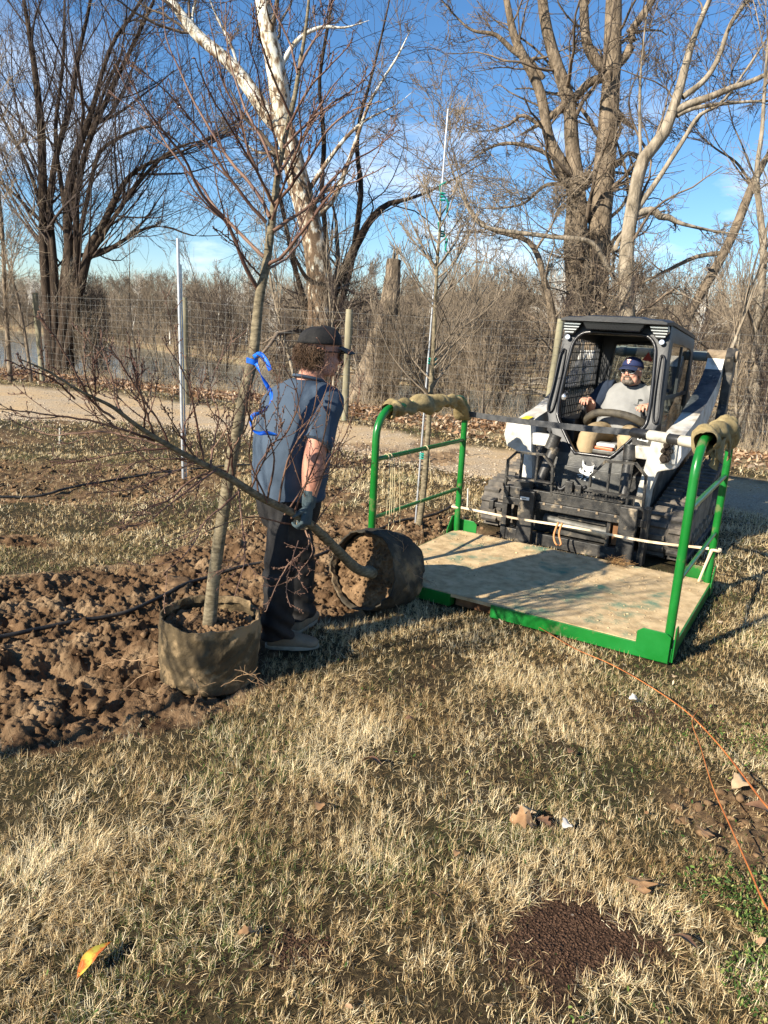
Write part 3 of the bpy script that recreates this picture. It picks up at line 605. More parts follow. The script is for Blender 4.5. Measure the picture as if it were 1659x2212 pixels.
# pale tree on its right
Y = 16
st = [stem_world(cr(*p), r, Y, 24, g, ext=1.5) for p, r, g in (
    (((1052, 1560), (1050, 1350), (1048, 1100), (1060, 980), (1082, 860), (1112, 700), (1190, 610), (1235, 510), (1265, 420), (1300, 300), (1330, 180), (1380, 60), (1430, -60)), (16, 15, 14, 13, 12, 11, 9, 7, 5, 4), True),
    (((1258, 480), (1320, 450), (1420, 415), (1500, 380), (1590, 350), (1700, 290)), (8, 7, 6, 5, 4), False),
    (((1265, 500), (1330, 470), (1450, 450), (1560, 440), (1700, 430)), (5, 4, 3, 2), False),
    (((1095, 900), (1180, 780), (1290, 610), (1360, 500), (1460, 440), (1600, 250)), (6, 5, 4, 3, 2), False),
    (((1085, 925), (1160, 908), (1190, 935), (1230, 940), (1282, 965)), (8, 7, 7, 4), False),
    (((1290, 420), (1380, 350), (1440, 260), (1500, 100), (1600, -40)), (6, 5, 4, 3), False),
    (((1110, 720), (1105, 500), (1110, 300), (1130, 100)), (3, 3, 2, 1.5), False),
    (((1060, 980), (1000, 1060), (980, 1180), (900, 1050), (700, 1020), (450, 985), (380, 930), (340, 850)), (3, 5, 5, 5, 4, 3, 2), False))]
bg_tree('box_elder_tree', 'pale crooked bare tree with limbs sweeping right beside the twin-trunked tree', st, LV(11, 8, 5, None, up=.15, wig=.18, L=2.4), B_PALE, B_MID, 16, k=14)
st = [stem_world(cr(*p), r, 17, 22, g, ext=2) for p, r, g in (
    (((1270, 1560), (1310, 1380), (1400, 1215), (1500, 1030), (1560, 880), (1605, 770), (1660, 670), (1760, 520)), (11, 10, 9, 9, 8, 6, 5), True),
    (((1480, 1090), (1350, 1110), (1240, 1160), (1140, 1210), (1080, 1235)), (5, 4, 3, 1.5), False), (((1590, 800), (1520, 700), (1430, 640), (1350, 560)), (3, 2, 1), False))]
bg_tree('leaning_tree', 'bare tree trunk leaning sharply right above the rear of the machine', st, LV(12, 8, 6, 2), B_GREY, B_MID, 17, k=10)
st = [stem_world(cr(*p), r, 15, 22, g, ext=2) for p, r, g in (
    (((1600, 1750), (1610, 1500), (1622, 1300), (1640, 1100), (1622, 900), (1608, 750), (1630, 600), (1650, 300)), (11, 9, 8, 7, 6, 5, 4, 3), True),
    (((1520, 1860), (1580, 1700), (1640, 1540), (1720, 1400)), (9, 8, 8, 7), True))]
bg_tree('willow_tree', 'mottled bare trunk at the right edge behind the wire fence', st, LV(12, 8, 6, 2), B_PALE, B_TWIG, 18, k=10)
st = [stem_world(cr(*p), r, 16.5, 18, g, ext=.6) for p, r, g in (
    (((735, 1500), (715, 1300), (690, 1200), (655, 1080), (600, 1030), (450, 985), (370, 900), (335, 800)), (8, 7, 6, 6, 4, 3, 2), True), (((655, 1080), (720, 980), (760, 900)), (3, 2, 1), False))]
bg_tree('hawthorn_tree', 'small arching bare tree just left of the machine cab', st, LV(18, 9, 7, 3, up=.05, wig=.2), B_GREY, B_TWIG, 19, k=8)

# ------------------------------------------------------------------ saplings and brush on the bank
def free_tree(seed, H, r, nst=1, lv=None, spread=.25, M0=14):
    rs = np.random.RandomState(seed); S = []
    for i in range(nst):
        a = rs.uniform(0, 6.28); D = np.array([math.cos(a)*spread*rs.rand(), math.sin(a)*spread*rs.rand(), 1.0]); P = [np.zeros(3)+np.array([rs.normal(0, .04), rs.normal(0, .04), -.2])*(nst > 1)]
        h = H*rs.uniform(.7, 1)
        for k in range(M0-1): D = D+rs.normal(0, .055, 3)*(1, 1, .3); D[2] += .03; D /= np.linalg.norm(D); P.append(P[-1]+D*h/(M0-1))
        S.append((np.array(P), np.linspace(r, r*.18, M0)*rs.uniform(.6, 1)))
    return S
def tree_meshes(seed, H, r, nst, lv, k=6):
    rs = np.random.RandomState(seed); S = free_tree(seed, H, r, nst); A = Acc(); B = Acc(); PP = np.stack([s[0] for s in S]); RR = np.stack([s[1] for s in S]); A.tubes(PP, RR, k)
    for j, l in enumerate(lv): PP, RR = grow(PP, RR, rs=rs, **l); B.tubes(PP, RR, 3)
    def me(n, a): V = np.concatenate(a.V); Q = np.concatenate(a.Q); return np_mesh(n, V, Q, np.full(len(Q), 4))
    return me('trunk', A), me('crown', B)
def place_trees(name, label, cat, group, protos, spots, tmats, wmats):
    for i, (x, y, s, q) in enumerate(spots):
        tm, cm = protos[q]; r = thing(name, label if isinstance(label, str) else label(i, x, y, s, q), cat, (x, y, hz((x, y))-.05), RS.uniform(0, 6.28), group); r.scale = (s, s, s*RS.uniform(.9, 1.15))
        a = link('trunk', tm, tmats[q], r); b = link('crown', cm, wmats[q], r)
LVs = [dict(cnt=16, ang=38, lenf=.4, npt=6, up=.35, wig=.1, t0=.15, rf=.55, rmin=.004), dict(cnt=7, ang=38, lenf=.5, npt=5, up=.2, wig=.14, t0=.1, rf=.6, rmin=.003), dict(cnt=4, ang=38, lenf=.5, npt=4, up=.1, wig=.16, t0=.1, rf=.7, rmin=.0025)]
protos = [tree_meshes(100+i, H, r, n, LVs) for i, (H, r, n) in enumerate(((4.5, .035, 1), (3.6, .028, 2), (5.5, .05, 1), (2.6, .016, 5), (3.2, .02, 4)))]
tm = [B_GREY, B_TWIG, B_PALE, B_TWIG, B_GREY]; wm = [B_TWIG, B_TWIGD, B_TWIG, B_TWIG, B_TWIGD]
sp = []
for i in range(100):
    x = RS.uniform(-11.5, 10.5) if i % 3 else RS.uniform(-1, 10); y = yi(BE, x)+RS.uniform(-1.2, 5.5); q = RS.choice(5, p=[.2, .2, .13, .25, .22]); sp.append((x, y, RS.uniform(.6, 1.05), q))
place_trees('sapling', 'thin bare sapling or shrub in the brush along the river bank behind the fence', 'sapling', 'saplings in the brush behind the fence', protos, sp, tm, wm)
# tangled understorey nobody could count
def brush(name, n, xr, yf, H, r, mat, seed, arch=.2, npt=8, kids=5, kmin=.002):
    rs = np.random.RandomState(seed); x = rs.uniform(*xr, n); y = yf(x, rs); z = height(x, y, False)-.05
    h = H*rs.uniform(.3, 1, n); D = np.stack([rs.normal(0, arch, n), rs.normal(0, arch, n), np.ones(n)], -1); P = np.empty((n, npt, 3)); P[:, 0] = np.stack([x, y, z], -1)
    for k in range(1, npt): D += rs.normal(0, .13, (n, 3)); D[:, 2] -= .05*k/npt; D /= np.linalg.norm(D, axis=1, keepdims=True); P[:, k] = P[:, k-1]+D*(h/(npt-1))[:, None]
    R = (r*rs.uniform(.4, 1, n))[:, None]*np.linspace(1, .3, npt)[None]; A = Acc(); A.tubes(P, R, 3)
    if kids: P2, R2 = grow(P, R, kids, 40, .4, 4, rs, .2, .15, .15, .6, kmin); A.tubes(P2, R2, 3)
    return tag(A.build(name, mat), kind='stuff')
brush('bank_brush', 850, (-2.5, 13), lambda x, rs: yi(BE, x)+rs.uniform(-1.6, 4.0, len(x)), 2.0, .007, B_TWIG, 61)
brush('bank_brush_left', 520, (-15, -2), lambda x, rs: yi(BE, x)+rs.uniform(-1.4, 3.5, len(x)), 1.9, .007, B_TWIG, 64)
brush('bank_brush_dark', 520, (-4, 13), lambda x, rs: yi(BE, x)+rs.uniform(0, 6, len(x)), 2.8, .010, B_TWIGD, 62)
brush('bank_weeds', 4500, (-13, 12), lambda x, rs: yi(BE, x)-1.6+rs.gamma(1.6, .8, len(x)), .5, .004, M('dead_weed_stalks', (.26, .18, .10), (.55, .44, .28), .6, .8), 63, .35, 5, 2)
# driftwood on the far shore
rs = np.random.RandomState(71); n = 420; x = rs.uniform(-10, 40, n); y = yi(FS, x)+rs.uniform(-1.5, 2.5, n); a = rs.normal(.2, .5, n); l = rs.uniform(.8, 4, n)
P = np.stack([np.stack([x+np.cos(a)*l*t, y+np.sin(a)*l*t, height(x, y, False)+.15+rs.uniform(0, .6, n)*(1-.5*t)], -1) for t in (0, .35, .7, 1)], 1); A = Acc(); A.tubes(P, np.repeat((l*.03)[:, None], 4, 1)*np.array([1, .9, .7, .4]), 4)
tag(A.build('driftwood', B_PALE), kind='stuff')

# ------------------------------------------------------------------ woodland across the river
LF = [dict(cnt=15, ang=42, lenf=.36, npt=6, up=.35, wig=.13, t0=.3, rf=.5, rmin=.018), dict(cnt=8, ang=40, lenf=.5, npt=5, up=.25, wig=.16, t0=.1, rf=.6, rmin=.012), dict(cnt=6, ang=40, lenf=.5, npt=3, up=.1, wig=.2, t0=.1, rf=.7, rmin=.009)]
fp = [tree_meshes(200+i, H, r, n, LF, 5) for i, (H, r, n) in enumerate(((9.5, .14, 1), (8.5, .12, 2), (10.5, .16, 1), (7, .08, 3), (9, .11, 1), (8, .10, 2)))]
tmf = [B_GREY, B_WOOD, B_WHITE, B_WOOD, B_WHITE, B_GREY]; wmf = [B_WOOD]*2+[B_WHITE, B_WOOD, B_WOOD, B_WOOD]
sp = []; rs = np.random.RandomState(81)
while len(sp) < 250:
    x = rs.uniform(-75, 48); y = yi(FS, x)+2+30*rs.rand()**1.4
    if abs(x) < .60*y+3: sp.append((x, y, rs.uniform(.62, 1.0)*(1.0+.12*(x > 12)), rs.choice(6, p=[.22, .24, .10, .2, .08, .16])))
place_trees('woodland_tree', lambda i, x, y, s, q: 'white-barked bare tree in the woodland across the river' if q in (2, 4) else 'grey-brown bare tree in the woodland across the river', 'tree', 'bare trees in the woodland across the river', fp, sp, tmf, wmf)
def wood_mass(name, n, seed, d0, d1, H, mat, r=.05, kids=9):
    rs = np.random.RandomState(seed); y0 = rs.uniform(0, 1, n); x = rs.uniform(-130, 90, n); y = yi(FS, x)+d0+(d1-d0)*y0; npt = 7; h = H*rs.uniform(.5, 1, n)
    P = np.empty((n, npt, 3)); P[:, 0] = np.stack([x, y, height(x, y, False)-.2], -1); D = np.stack([rs.normal(0, .1, n), rs.normal(0, .1, n), np.ones(n)], -1)
    for k in range(1, npt): D += rs.normal(0, .06, (n, 3)); D /= np.linalg.norm(D, axis=1, keepdims=True); P[:, k] = P[:, k-1]+D*(h/(npt-1))[:, None]
    R = (r*rs.uniform(.5, 1.3, n))[:, None]*np.linspace(1, .2, npt)[None]; A = Acc(); A.tubes(P, R, 3)
    P2, R2 = grow(P, R, kids, 36, .36, 4, rs, .3, .15, .3, .6, .018); A.tubes(P2, R2, 3)
    P3, R3 = grow(P2, R2, 4, 36, .5, 3, rs, .2, .15, .1, .7, .014); A.tubes(P3, R3, 3)
    return tag(A.build(name, mat), kind='stuff')
wood_mass('far_woodland', 2600, 91, 18, 90, 8.5, B_WOOD)
wood_mass('far_woodland_undergrowth', 4200, 92, 2, 45, 3.0, B_WOOD, .025, 7)

# ------------------------------------------------------------------ deer fence
FN = [(-12.6, 20.0), (-8.07, 17.28), (-4.05, 14.75), (-.8, 13.3), (2.72, 12.95), (6.5, 12.0), (10.5, 10.4)]
fence = thing('wire_fence', 'woven wire deer fence on round treated posts beyond the gravel track', 'fence', (*FN[3], hz(FN[3])))
PM = M('treated_post', (.11, .10, .06), (.36, .32, .21), 5, .85, .4, 30, stretch=(1, 1, .25), c3=(.20, .21, .13), lo=.3, hi=.7)
off = np.array(fence.location); tops = []
lean = {1: (-.05, 0, 2.0), 2: (0, 0, 2.05), 3: (.02, 0, 1.93), 4: (.10, 0, 1.95)}
for i, (x, y) in enumerate(FN):
    z = hz((x, y)); lx, ly, h = lean.get(i, (0, 0, 2.0)); m_ = MB(); n = 10; P = np.array([(x+lx*t, y+ly*t, z-.1+(h+.1)*t) for t in np.linspace(0, 1, n)])
    V, Q = rough(P, np.full(n, .062)+.004*RS.randn(n), 12, RS, .05); m_.add(V, [tuple(q) for q in Q]+[tuple(range((n-1)*12, n*12))]); m_.build('post', PM, fence, off, auto=40)
    tops.append((P[0]+np.array([0, -.065, .12]), P[-1]+np.array([0, -.065, -.06])))
A = Acc(); WM = M('galvanised_wire', (.30, .30, .28), None, rough=.6, metal=.3)
for i in range(len(FN)-1):
    (a0, a1), (b0, b1) = tops[i], tops[i+1]; n = 9
    for j in range(15):
        t = j/14; p = a0*(1-t)+a1*t; q = b0*(1-t)+b1*t; P = np.array([p*(1-u)+q*u+np.array([0, 0, -.02*math.sin(u*math.pi)]) for u in np.linspace(0, 1, n)]); A.tubes(P[None], np.full((1, n), .0015 if j not in (0, 14) else .002), 3)
    ln = np.linalg.norm(b0-a0); m_ = int(ln/.16)
    for j in range(1, m_):
        u = j/m_; p = a0*(1-u)+b0*u; q = a1*(1-u)+b1*u; P = np.array([p, (p+q)/2+RS.normal(0, .004, 3), q]); A.tubes(P[None], np.full((1, 3), .0011), 3)
A.build('wire_mesh', WM, fence, off)
# ------------------------------------------------------------------ platform
MO = np.array([1.49, 5.78, 0.0]); MRZ = rad(-31)
def loc2w(x, y, z=0): return np.array([MO[0]+x*EXm[0]+y*EYm[0], MO[1]+x*EXm[1]+y*EYm[1], z])
GREEN = M('green_paint', (.004, .125, .014), (.012, .17, .03), 5, .28, .08, 40, c3=(.13, .15, .06), s3=9, p3=(.60, .70), spec=.5)
DECKM = M('sandy_green_deck', (.36, .245, .12), (.64, .47, .26), 11, .9, .7, 60, c3=(.10, .20, .13), s3=4.2, p3=(.55, .70), lo=.3, hi=.62, dist=.006)
STEELD = M('dusty_black_steel', (.016, .016, .016), (.09, .082, .07), 9, .45, .3, 40, c3=(.34, .27, .18), s3=11, p3=(.57, .74), lo=.4, hi=.75)
platO = (.14, -.98, 0.0)
pl = thing('green_platform', 'green steel platform with two tube side racks and a sand-covered deck on the forks', 'platform', loc2w(*platO[:2]), MRZ)
X0, X1, Y0, Y1 = -.86, 1.14, -1.68, -.28
m_ = MB(); nx, ny = 120, 90; V = []; Fc = []
for j in range(ny+1):
    for i in range(nx+1):
        x = X0+(X1-X0)*i/nx; y = Y0+(Y1-Y0)*j/ny; e = min(x-X0, X1-x, y-Y0, Y1-y); V.append((x, y, .098))
V = np.array(V); e = np.minimum(np.minimum(V[:, 0]-X0, X1-V[:, 0]), np.minimum(V[:, 1]-Y0, Y1-V[:, 1]))
V[:, 2] += sstep(0, .06, e)*(.004*(fbm(V[:, 0]*8, V[:, 1]*8, 4, 3)+.4)+.035*sstep(-.55, -.28, V[:, 1]+.12*V[:, 0]-.05)*sstep(.6, -.2, V[:, 0])*np.clip(fbm(V[:, 0]*7, V[:, 1]*7, 4, 7)+.5, 0, 1.5))
for j in range(ny):
    for i in range(nx): a = j*(nx+1)+i; Fc.append((a, a+1, a+nx+2, a+nx+1))
m_.add(V, Fc); m_.bx(X0, X1, Y0, Y1, .075, .0975); m_.build('deck', DECKM, pl, platO, auto=50)
m_ = MB(); m_.bx(X0-.004, -.20, Y0-.012, Y0, .012, .094).bx(.08, X1+.004, Y0-.012, Y0, .012, .094).bx(X1, X1+.012, Y0, Y1, .02, .10).bx(X0-.012, X0, Y0, Y1, .02, .094)
m_.bx(X0+.01, -.2, Y0+.01, Y0+.06, .01, .074).bx(.08, X1-.01, Y0+.01, Y0+.06, .01, .074).bx(X0+.02, X1-.02, -.62, -.58, .01, .074).bx(X0+.02, X1-.02, -1.2, -1.16, .01, .074); m_.build('edge_frame', GREEN, pl, platO, bevel=.003)
MB().bx(-.19, .07, Y0+.06, Y0+.09, .005, .07).build('fork_pocket', M('rusty_steel', (.10, .045, .02), (.25, .12, .05), 12, .9), pl, platO)
_rs = np.random.RandomState(12); _n = 5200; _u = _rs.uniform(X0+.03, X1-.03, _n); _v = _rs.uniform(Y0+.03, Y1-.02, _n); _k = _rs.rand(_n) < np.clip(.10+.55*sstep(-.1, .4, fbm(_u*5, _v*5, 3, 44))+1.2*sstep(-.75, -.3, _v)*sstep(.7, -.3, _u), 0, 1); _u, _v = _u[_k], _v[_k]
SANDM = M('deck_crumbs', (.30, .20, .10), (.60, .46, .27), 60, .95)
_cr = rocks('deck_crumbs', SANDM, _u-platO[0], _v-platO[1], .0015+.010*_rs.rand(len(_u))**4, .2, .6, 33, lift=np.full(len(_u), .098)+.03*sstep(-.55, -.28, _v+.12*_u-.05)*sstep(.6, -.2, _u)*np.clip(fbm(_u*7, _v*7, 4, 7)+.5, 0, 1.5)); _cr.parent = pl; _cr['kind'] = 'stuff'
def corner(x, y, sx, sy):
    m = MB(); th = .008
    m.prism([(x, .02), (x, .20), (x+sx*.05, .215), (x+sx*.15, .215), (x+sx*.19, .185), (x+sx*.19, .075), (x+sx*.02, .02)] if False else [(x, .02), (x, .17), (x-sx*.03, .19), (x-sx*.15, .19), (x-sx*.18, .165), (x-sx*.18, .06), (x-sx*.05, .02)], y+sy*.014, y+sy*.022, 'y')
    m.prism([(y, .02), (y, .22), (y-sy*.05, .22), (y-sy*.13, .12), (y-sy*.13, .03)], x+sx*.014, x+sx*.022, 'x'); return m.build('corner_plate', GREEN, pl, platO, bevel=.002)
for x, y, sx, sy in ((X1, Y0, 1, -1), (X1, Y1, 1, 1), (X0, Y0, -1, -1), (X0, Y1, -1, 1)): corner(x, y, sx, sy)
def rack(x, ztop):
    b = .19; P = [(x, Y0+.035, .05), (x, Y0+.035, ztop-b-.15), (x, Y0+.035, ztop-b)]
    for a in np.linspace(.15, 1, 7)*math.pi/2: P.append((x, Y0+.035+b*(1-math.cos(a)), ztop-b+b*math.sin(a)))
    b2 = .12
    for a in np.linspace(0, .9, 6)*math.pi/2: P.append((x, Y1-.03-b2+b2*math.sin(a), ztop-b2+b2*math.cos(a)-.0))
    P += [(x, Y1-.03, ztop-b2-.03), (x, Y1-.03, .05)]
    f = MB().tube(P, .025, 20).build('rack_hoop', GREEN, pl, platO, auto=60)
    for z, r in ((.87, .0165), (.47, .013)): MB().cyl((x, Y0+.04, z), (x, Y1-.035, z-.01), r, 12).build('rack_rail', GREEN, f, auto=60)
    for o in f.children: o.location = (0, 0, 0); 
    return f
# rails are sub-parts of the hoop: shift them by the same offset
def shift(o, d):
    o.data.transform(Matrix.Translation(Vector(d)))
for x in (X1-.02, X0+.02):
    f = rack(x, 1.235 if x > 0 else 1.20)
    for o in f.children: shift(o, (-platO[0], -platO[1], 0))
# burlap padding round each hoop top
BURL = M('burlap', (.20, .145, .06), (.40, .31, .15), 16, .95, 1.0, 150, lo=.3, hi=.7, dist=.006)
def burlap(x, y0, y1, zt, seed, fray):
    rs = np.random.RandomState(seed); n = 90; k = 40; s = np.linspace(0, 1, n); rings = []
    lab = 'folded brown burlap wrapped round the top of the left green rack' if not fray else 'frayed brown burlap wrapped round the top of the right green rack'
    o = thing('burlap_wrap', lab, 'burlap', loc2w(x, y0, zt), MRZ); off = (x, y0, zt)
    m = MB()
    for i, t in enumerate(s):
        y = y0+(y1-y0)*t; dz = -.10*sstep(.80, 1, np.array(t))*1.2; an = np.arange(k)*2*math.pi/k
        fold = .012*np.sin(t*46+an*1.0+2*np.sin(t*9)+seed)+.018*fbm(np.full(k, t*9), np.cos(an)*1.5+np.sin(an)*.8+seed, 3, seed)+.008*np.sin(t*23+3*an)
        r = (.052+.012*math.sin(t*11+seed)+fold)*(1 if 0 < i < n-1 else .8)
        rings.append(np.stack([x+r*np.cos(an), np.full(k, y)+.012*np.cos(an*2+seed+t*5)*(.2 if 2 < i < n-3 else 1)-(.02 if i == 0 else 0), zt+dz-.01+r*np.sin(an)*1.05], -1))
    m.loft(rings, cap=False); m.build('padding', BURL, o, off, smooth=True)
    m = MB(); A = Acc(); cnt = 260 if fray else 60
    y = rs.uniform(y0+.25 if fray else y0, y1, cnt); ang = rs.uniform(3.6, 5.8, cnt); st = np.stack([x+.05*np.cos(ang), y, zt-.01+.05*np.sin(ang)], -1); ln = rs.uniform(.01, .10 if fray else .035, cnt)
    d = np.stack([rs.normal(.1, .3, cnt), rs.normal(0, .3, cnt), -np.ones(cnt)], -1); P = np.stack([st, st+d*ln[:, None]*.5+rs.normal(0, .004, (cnt, 3)), st+d*ln[:, None]+rs.normal(0, .012, (cnt, 3))], 1)
    A.tubes(P, np.full((cnt, 3), .0013), 3); A.build('frayed_threads', M('burlap_thread', (.38, .30, .15), None, rough=.9), o, off)
    if fray:
        m = MB()
        for q, (ya, yb, h) in enumerate(((y0+.30, y0+.72, .13), (y0+.02, y0+.22, .10))):
            nn = 16; V = []; Fc = []
            for i in range(nn+1):
                for j in range(7):
                    u = i/nn; v = j/6; V.append((x+.035*math.sin(u*9+q)*v+.05-.02*v+q*.0, ya+(yb-ya)*u+.02*math.sin(v*4+u*5), zt-.03-h*v*(.75+.35*math.sin(u*7+q*2))-(.05 if u > .8 else 0)*v))
            for i in range(nn):
                for j in range(6): a = i*7+j; Fc.append((a, a+7, a+8, a+1))
            m.add(V, Fc); m.add([(p[0]+.004, p[1]+.001, p[2]) for p in V], [f[::-1] for f in Fc])
        m.build('hanging_flap', BURL, o, off, smooth=True)
burlap(X0+.02, Y0+.19, Y1-.02, 1.20, 3, False)
burlap(X1-.02, Y0+.17, Y1-.06, 1.235, 8, True)
# crossbar: flat black strap on the left, taped pole on the right
BT = M('black_tape', (.012, .012, .013), (.04, .038, .035), 8, .35, .2, 60); WT = M('dirty_white_tape', (.34, .30, .22), (.55, .51, .42), 9, .6, .2, 50, c3=(.30, .25, .17), s3=7, p3=(.6, .72)); STRAP = M('dark_strap', (.035, .037, .04), (.09, .09, .09), 14, .45, .2, 80)
a = np.array([-.82, -.33, 1.075]); b = np.array([.63, -.93, 1.155]); c = np.array([1.09, -1.15, 1.16])
cb = thing('tie_bar', 'dark flat bar ending in black and white taped sleeve tied between the two racks', 'bar', loc2w(*a), MRZ); off = tuple(a)
d = (b-a)/np.linalg.norm(b-a); up = np.array([0, 0, .021]); sd = np.array([d[1], -d[0], 0])*.005; a2 = a-d*.02
P = []
for t in np.linspace(0, 1, 14): q = a2+(b+d*.03-a2)*t+np.array([0, 0, -.012*math.sin(t*math.pi)]); P.append([q-up-sd, q-up+sd, q+up+sd, q+up-sd])
MB().loft(P).build('strap', STRAP, cb, off)
d2 = (c-b)/np.linalg.norm(c-b); Lc = np.linalg.norm(c-b)
for t0, t1, mt, r in ((-.05, .22, BT, .030), (.22, .50, WT, .033), (.50, .66, BT, .031), (.66, .92, WT, .033), (.92, 1.12, BT, .031)):
    MB().tube([b+d2*Lc*t0, b+d2*Lc*(t0+.02), b+d2*Lc*(t1-.01), b+d2*Lc*t1], [r*(.8 if t0 < 0 else 1), r, r*1.03, r*.96], 16).build('tape_band', mt, cb, off, auto=50)
# pale elastic webbing low across the front
EL = M('pale_rubber', (.62, .47, .30), (.74, .60, .42), 6, .6)
p0 = np.array([X0+.04, Y1-.03, .30]); p1 = np.array([.1, -.16, .25]); p2 = np.array([X1-.04, Y1-.03, .34])
eb = thing('elastic_band', 'pale stretched rubber band tied low between the rear posts of the platform', 'band', loc2w(*p0), MRZ); off = tuple(p0)
PP = resample(np.array([p0, (p0*.5+p1*.5)+[0, 0, .0], p1+[0, 0, .02], p1*.45+p2*.55+[0, 0, -.01], p2]), 40); m = MB(); R = []
for i, q in enumerate(PP): tw = .3*math.sin(i*.5); u = np.array([0, math.sin(tw)*.009, math.cos(tw)*.009]); s_ = np.array([0, .002, 0]); R.append([q-u-s_, q-u+s_, q+u+s_, q+u-s_])
m.loft(R)
for q in (p0, p2): m.tube([(q[0]+(-.04 if q is p0 else .04)+.031*math.cos(t), q[1]+.031*math.sin(t), q[2]+.003*math.sin(3*t)) for t in np.linspace(0, 6.28, 18)], .010, 6)
m.tube([(p2[0]+.02, p2[1]-.03, .34), (p2[0]-.01, p2[1]-.04, .2), (p2[0]-.03, p2[1]-.03, .1)], [.012, .008, .010], 6)
m.build('webbing', EL, eb, off)
MB().tube([(-.03, -.17, .29), (-.05, -.18, .18), (-.02, -.19, .115), (.02, -.19, .12), (-.01, -.18, .20), (0, -.165, .29)], .008, 6, n=20).build('loop', M('orange_rubber', (.55, .25, .10), None, rough=.6), eb, off, smooth=True)
# twine hanging on the left rack
A = Acc(); tw = []
for i, (y, l, s) in enumerate(((-1.50, .42, 0), (-1.48, .55, .02), (-1.46, .44, .03), (-1.38, .52, .08), (-1.22, .38, .22), (-.95, .30, .1), (-1.44, .5, .05))):
    tw.append(resample(np.array([(X0+.02, y, .885), (X0+.045, y, .86), (X0+.05, y+s*.4, .86-l*.5), (X0+.04, y+s, .86-l), (X0+.03, y+s*.7, .84-l)]), 14))
A.tubes(np.stack(tw), np.full((len(tw), 14), .0022), 4)
A.tubes(np.stack([resample(np.array([(X0+.02+.02*math.cos(t), y+.004*t/6, z+.02*math.sin(t)) for t in np.linspace(0, 9, 14)]), 14) for y, z in ((-1.5, .87), (-1.46, .87), (-.95, .865))]), np.full((3, 14), .0025), 4)
tw_ = A.build('baling_twine', M('twine', (.66, .56, .33), None, rough=.8), None, loc2w(X0, -1.4, .86)*0+np.array([X0, -1.4, .86])); tw_.location = loc2w(X0, -1.4, .86); tw_.rotation_euler = (0, 0, MRZ); tag(tw_, 'loose loops of pale baling twine hanging from the upper rail of the left rack', 'twine')
# little straw clump at the fork
A = Acc(); n = 260; th = RS.uniform(0, 6.28, n); r = .06*np.sqrt(RS.rand(n)); st = np.stack([.50+r*np.cos(th)*1.3, -.34+r*np.sin(th), .11+RS.uniform(0, .02, n)], -1); d = RS.normal(0, .03, (n, 3)); d[:, 2] = np.abs(d[:, 2])*.4
A.tubes(np.stack([st, st+d*.6+RS.normal(0, .005, (n, 3)), st+d*1.1], 1), np.full((n, 3), .0012), 3); o = A.build('root_tuft', M('root_fibre', (.22, .11, .04), (.42, .26, .11), 30, .9), None, (.5, -.34, .1)); o.location = loc2w(.5, -.34, .1); o.rotation_euler = (0, 0, MRZ); tag(o, 'small tuft of brown root fibre on the deck by the right fork', 'root tuft')

# ------------------------------------------------------------------ compact track loader
LD = thing('track_loader', 'black and white compact track loader with open cab and pallet forks', 'track loader', MO, MRZ)
BLK = M('black_cab_paint', (.012, .014, .017), (.038, .038, .038), 4, .5, .12, 50, c3=(.10, .09, .07), s3=6, p3=(.62, .9), lo=.4, hi=.8, spec=.5)
PANEL = M('scuffed_panel', (.035, .036, .037), (.13, .125, .11), 7, .5, .3, 45, c3=(.36, .33, .28), s3=16, p3=(.62, .74), lo=.35, hi=.75)
WHT = M('dusty_white_paint', (.46, .43, .37), (.66, .64, .58), 5, .5, .1, 40, c3=(.27, .22, .15), s3=7, p3=(.50, .74))
RUB = M('track_rubber', (.05, .046, .042), (.17, .15, .125), 12, .9, .5, 50, c3=(.30, .24, .17), s3=5, p3=(.50, .72), lo=.3, hi=.75)
MUD = M('dried_mud', (.17, .125, .08), (.36, .28, .19), 9, .95, .9, 35, lo=.3, hi=.7, dist=.02)
STL = M('worn_steel', (.05, .05, .045), (.15, .14, .12), 9, .5, .2, 40, metal=.1, c3=(.25, .2, .14), s3=8, p3=(.6, .75))
TAN = M('cab_lining', (.20, .19, .15), (.26, .245, .20), 4, .9)
GLS = bpy.data.materials.new('cab_glass'); GLS.use_nodes = True; _t = GLS.node_tree; _t.nodes.clear(); _o = _t.nodes.new('ShaderNodeOutputMaterial'); _g = _t.nodes.new('ShaderNodeBsdfGlossy'); _g.inputs['Roughness'].default_value = .03; _tr = _t.nodes.new('ShaderNodeBsdfTransparent'); _tr.inputs[0].default_value = (.72, .80, .76, 1); _f = _t.nodes.new('ShaderNodeFresnel'); _f.inputs[0].default_value = 1.5; _mx = _t.nodes.new('ShaderNodeMixShader')
_t.links.new(_f.outputs[0], _mx.inputs[0]); _t.links.new(_tr.outputs[0], _mx.inputs[1]); _t.links.new(_g.outputs[0], _mx.inputs[2]); _t.links.new(_mx.outputs[0], _o.inputs[0])
def part(mb, name, mat, parent=LD, **k): return mb.build(name, mat, parent, **k)
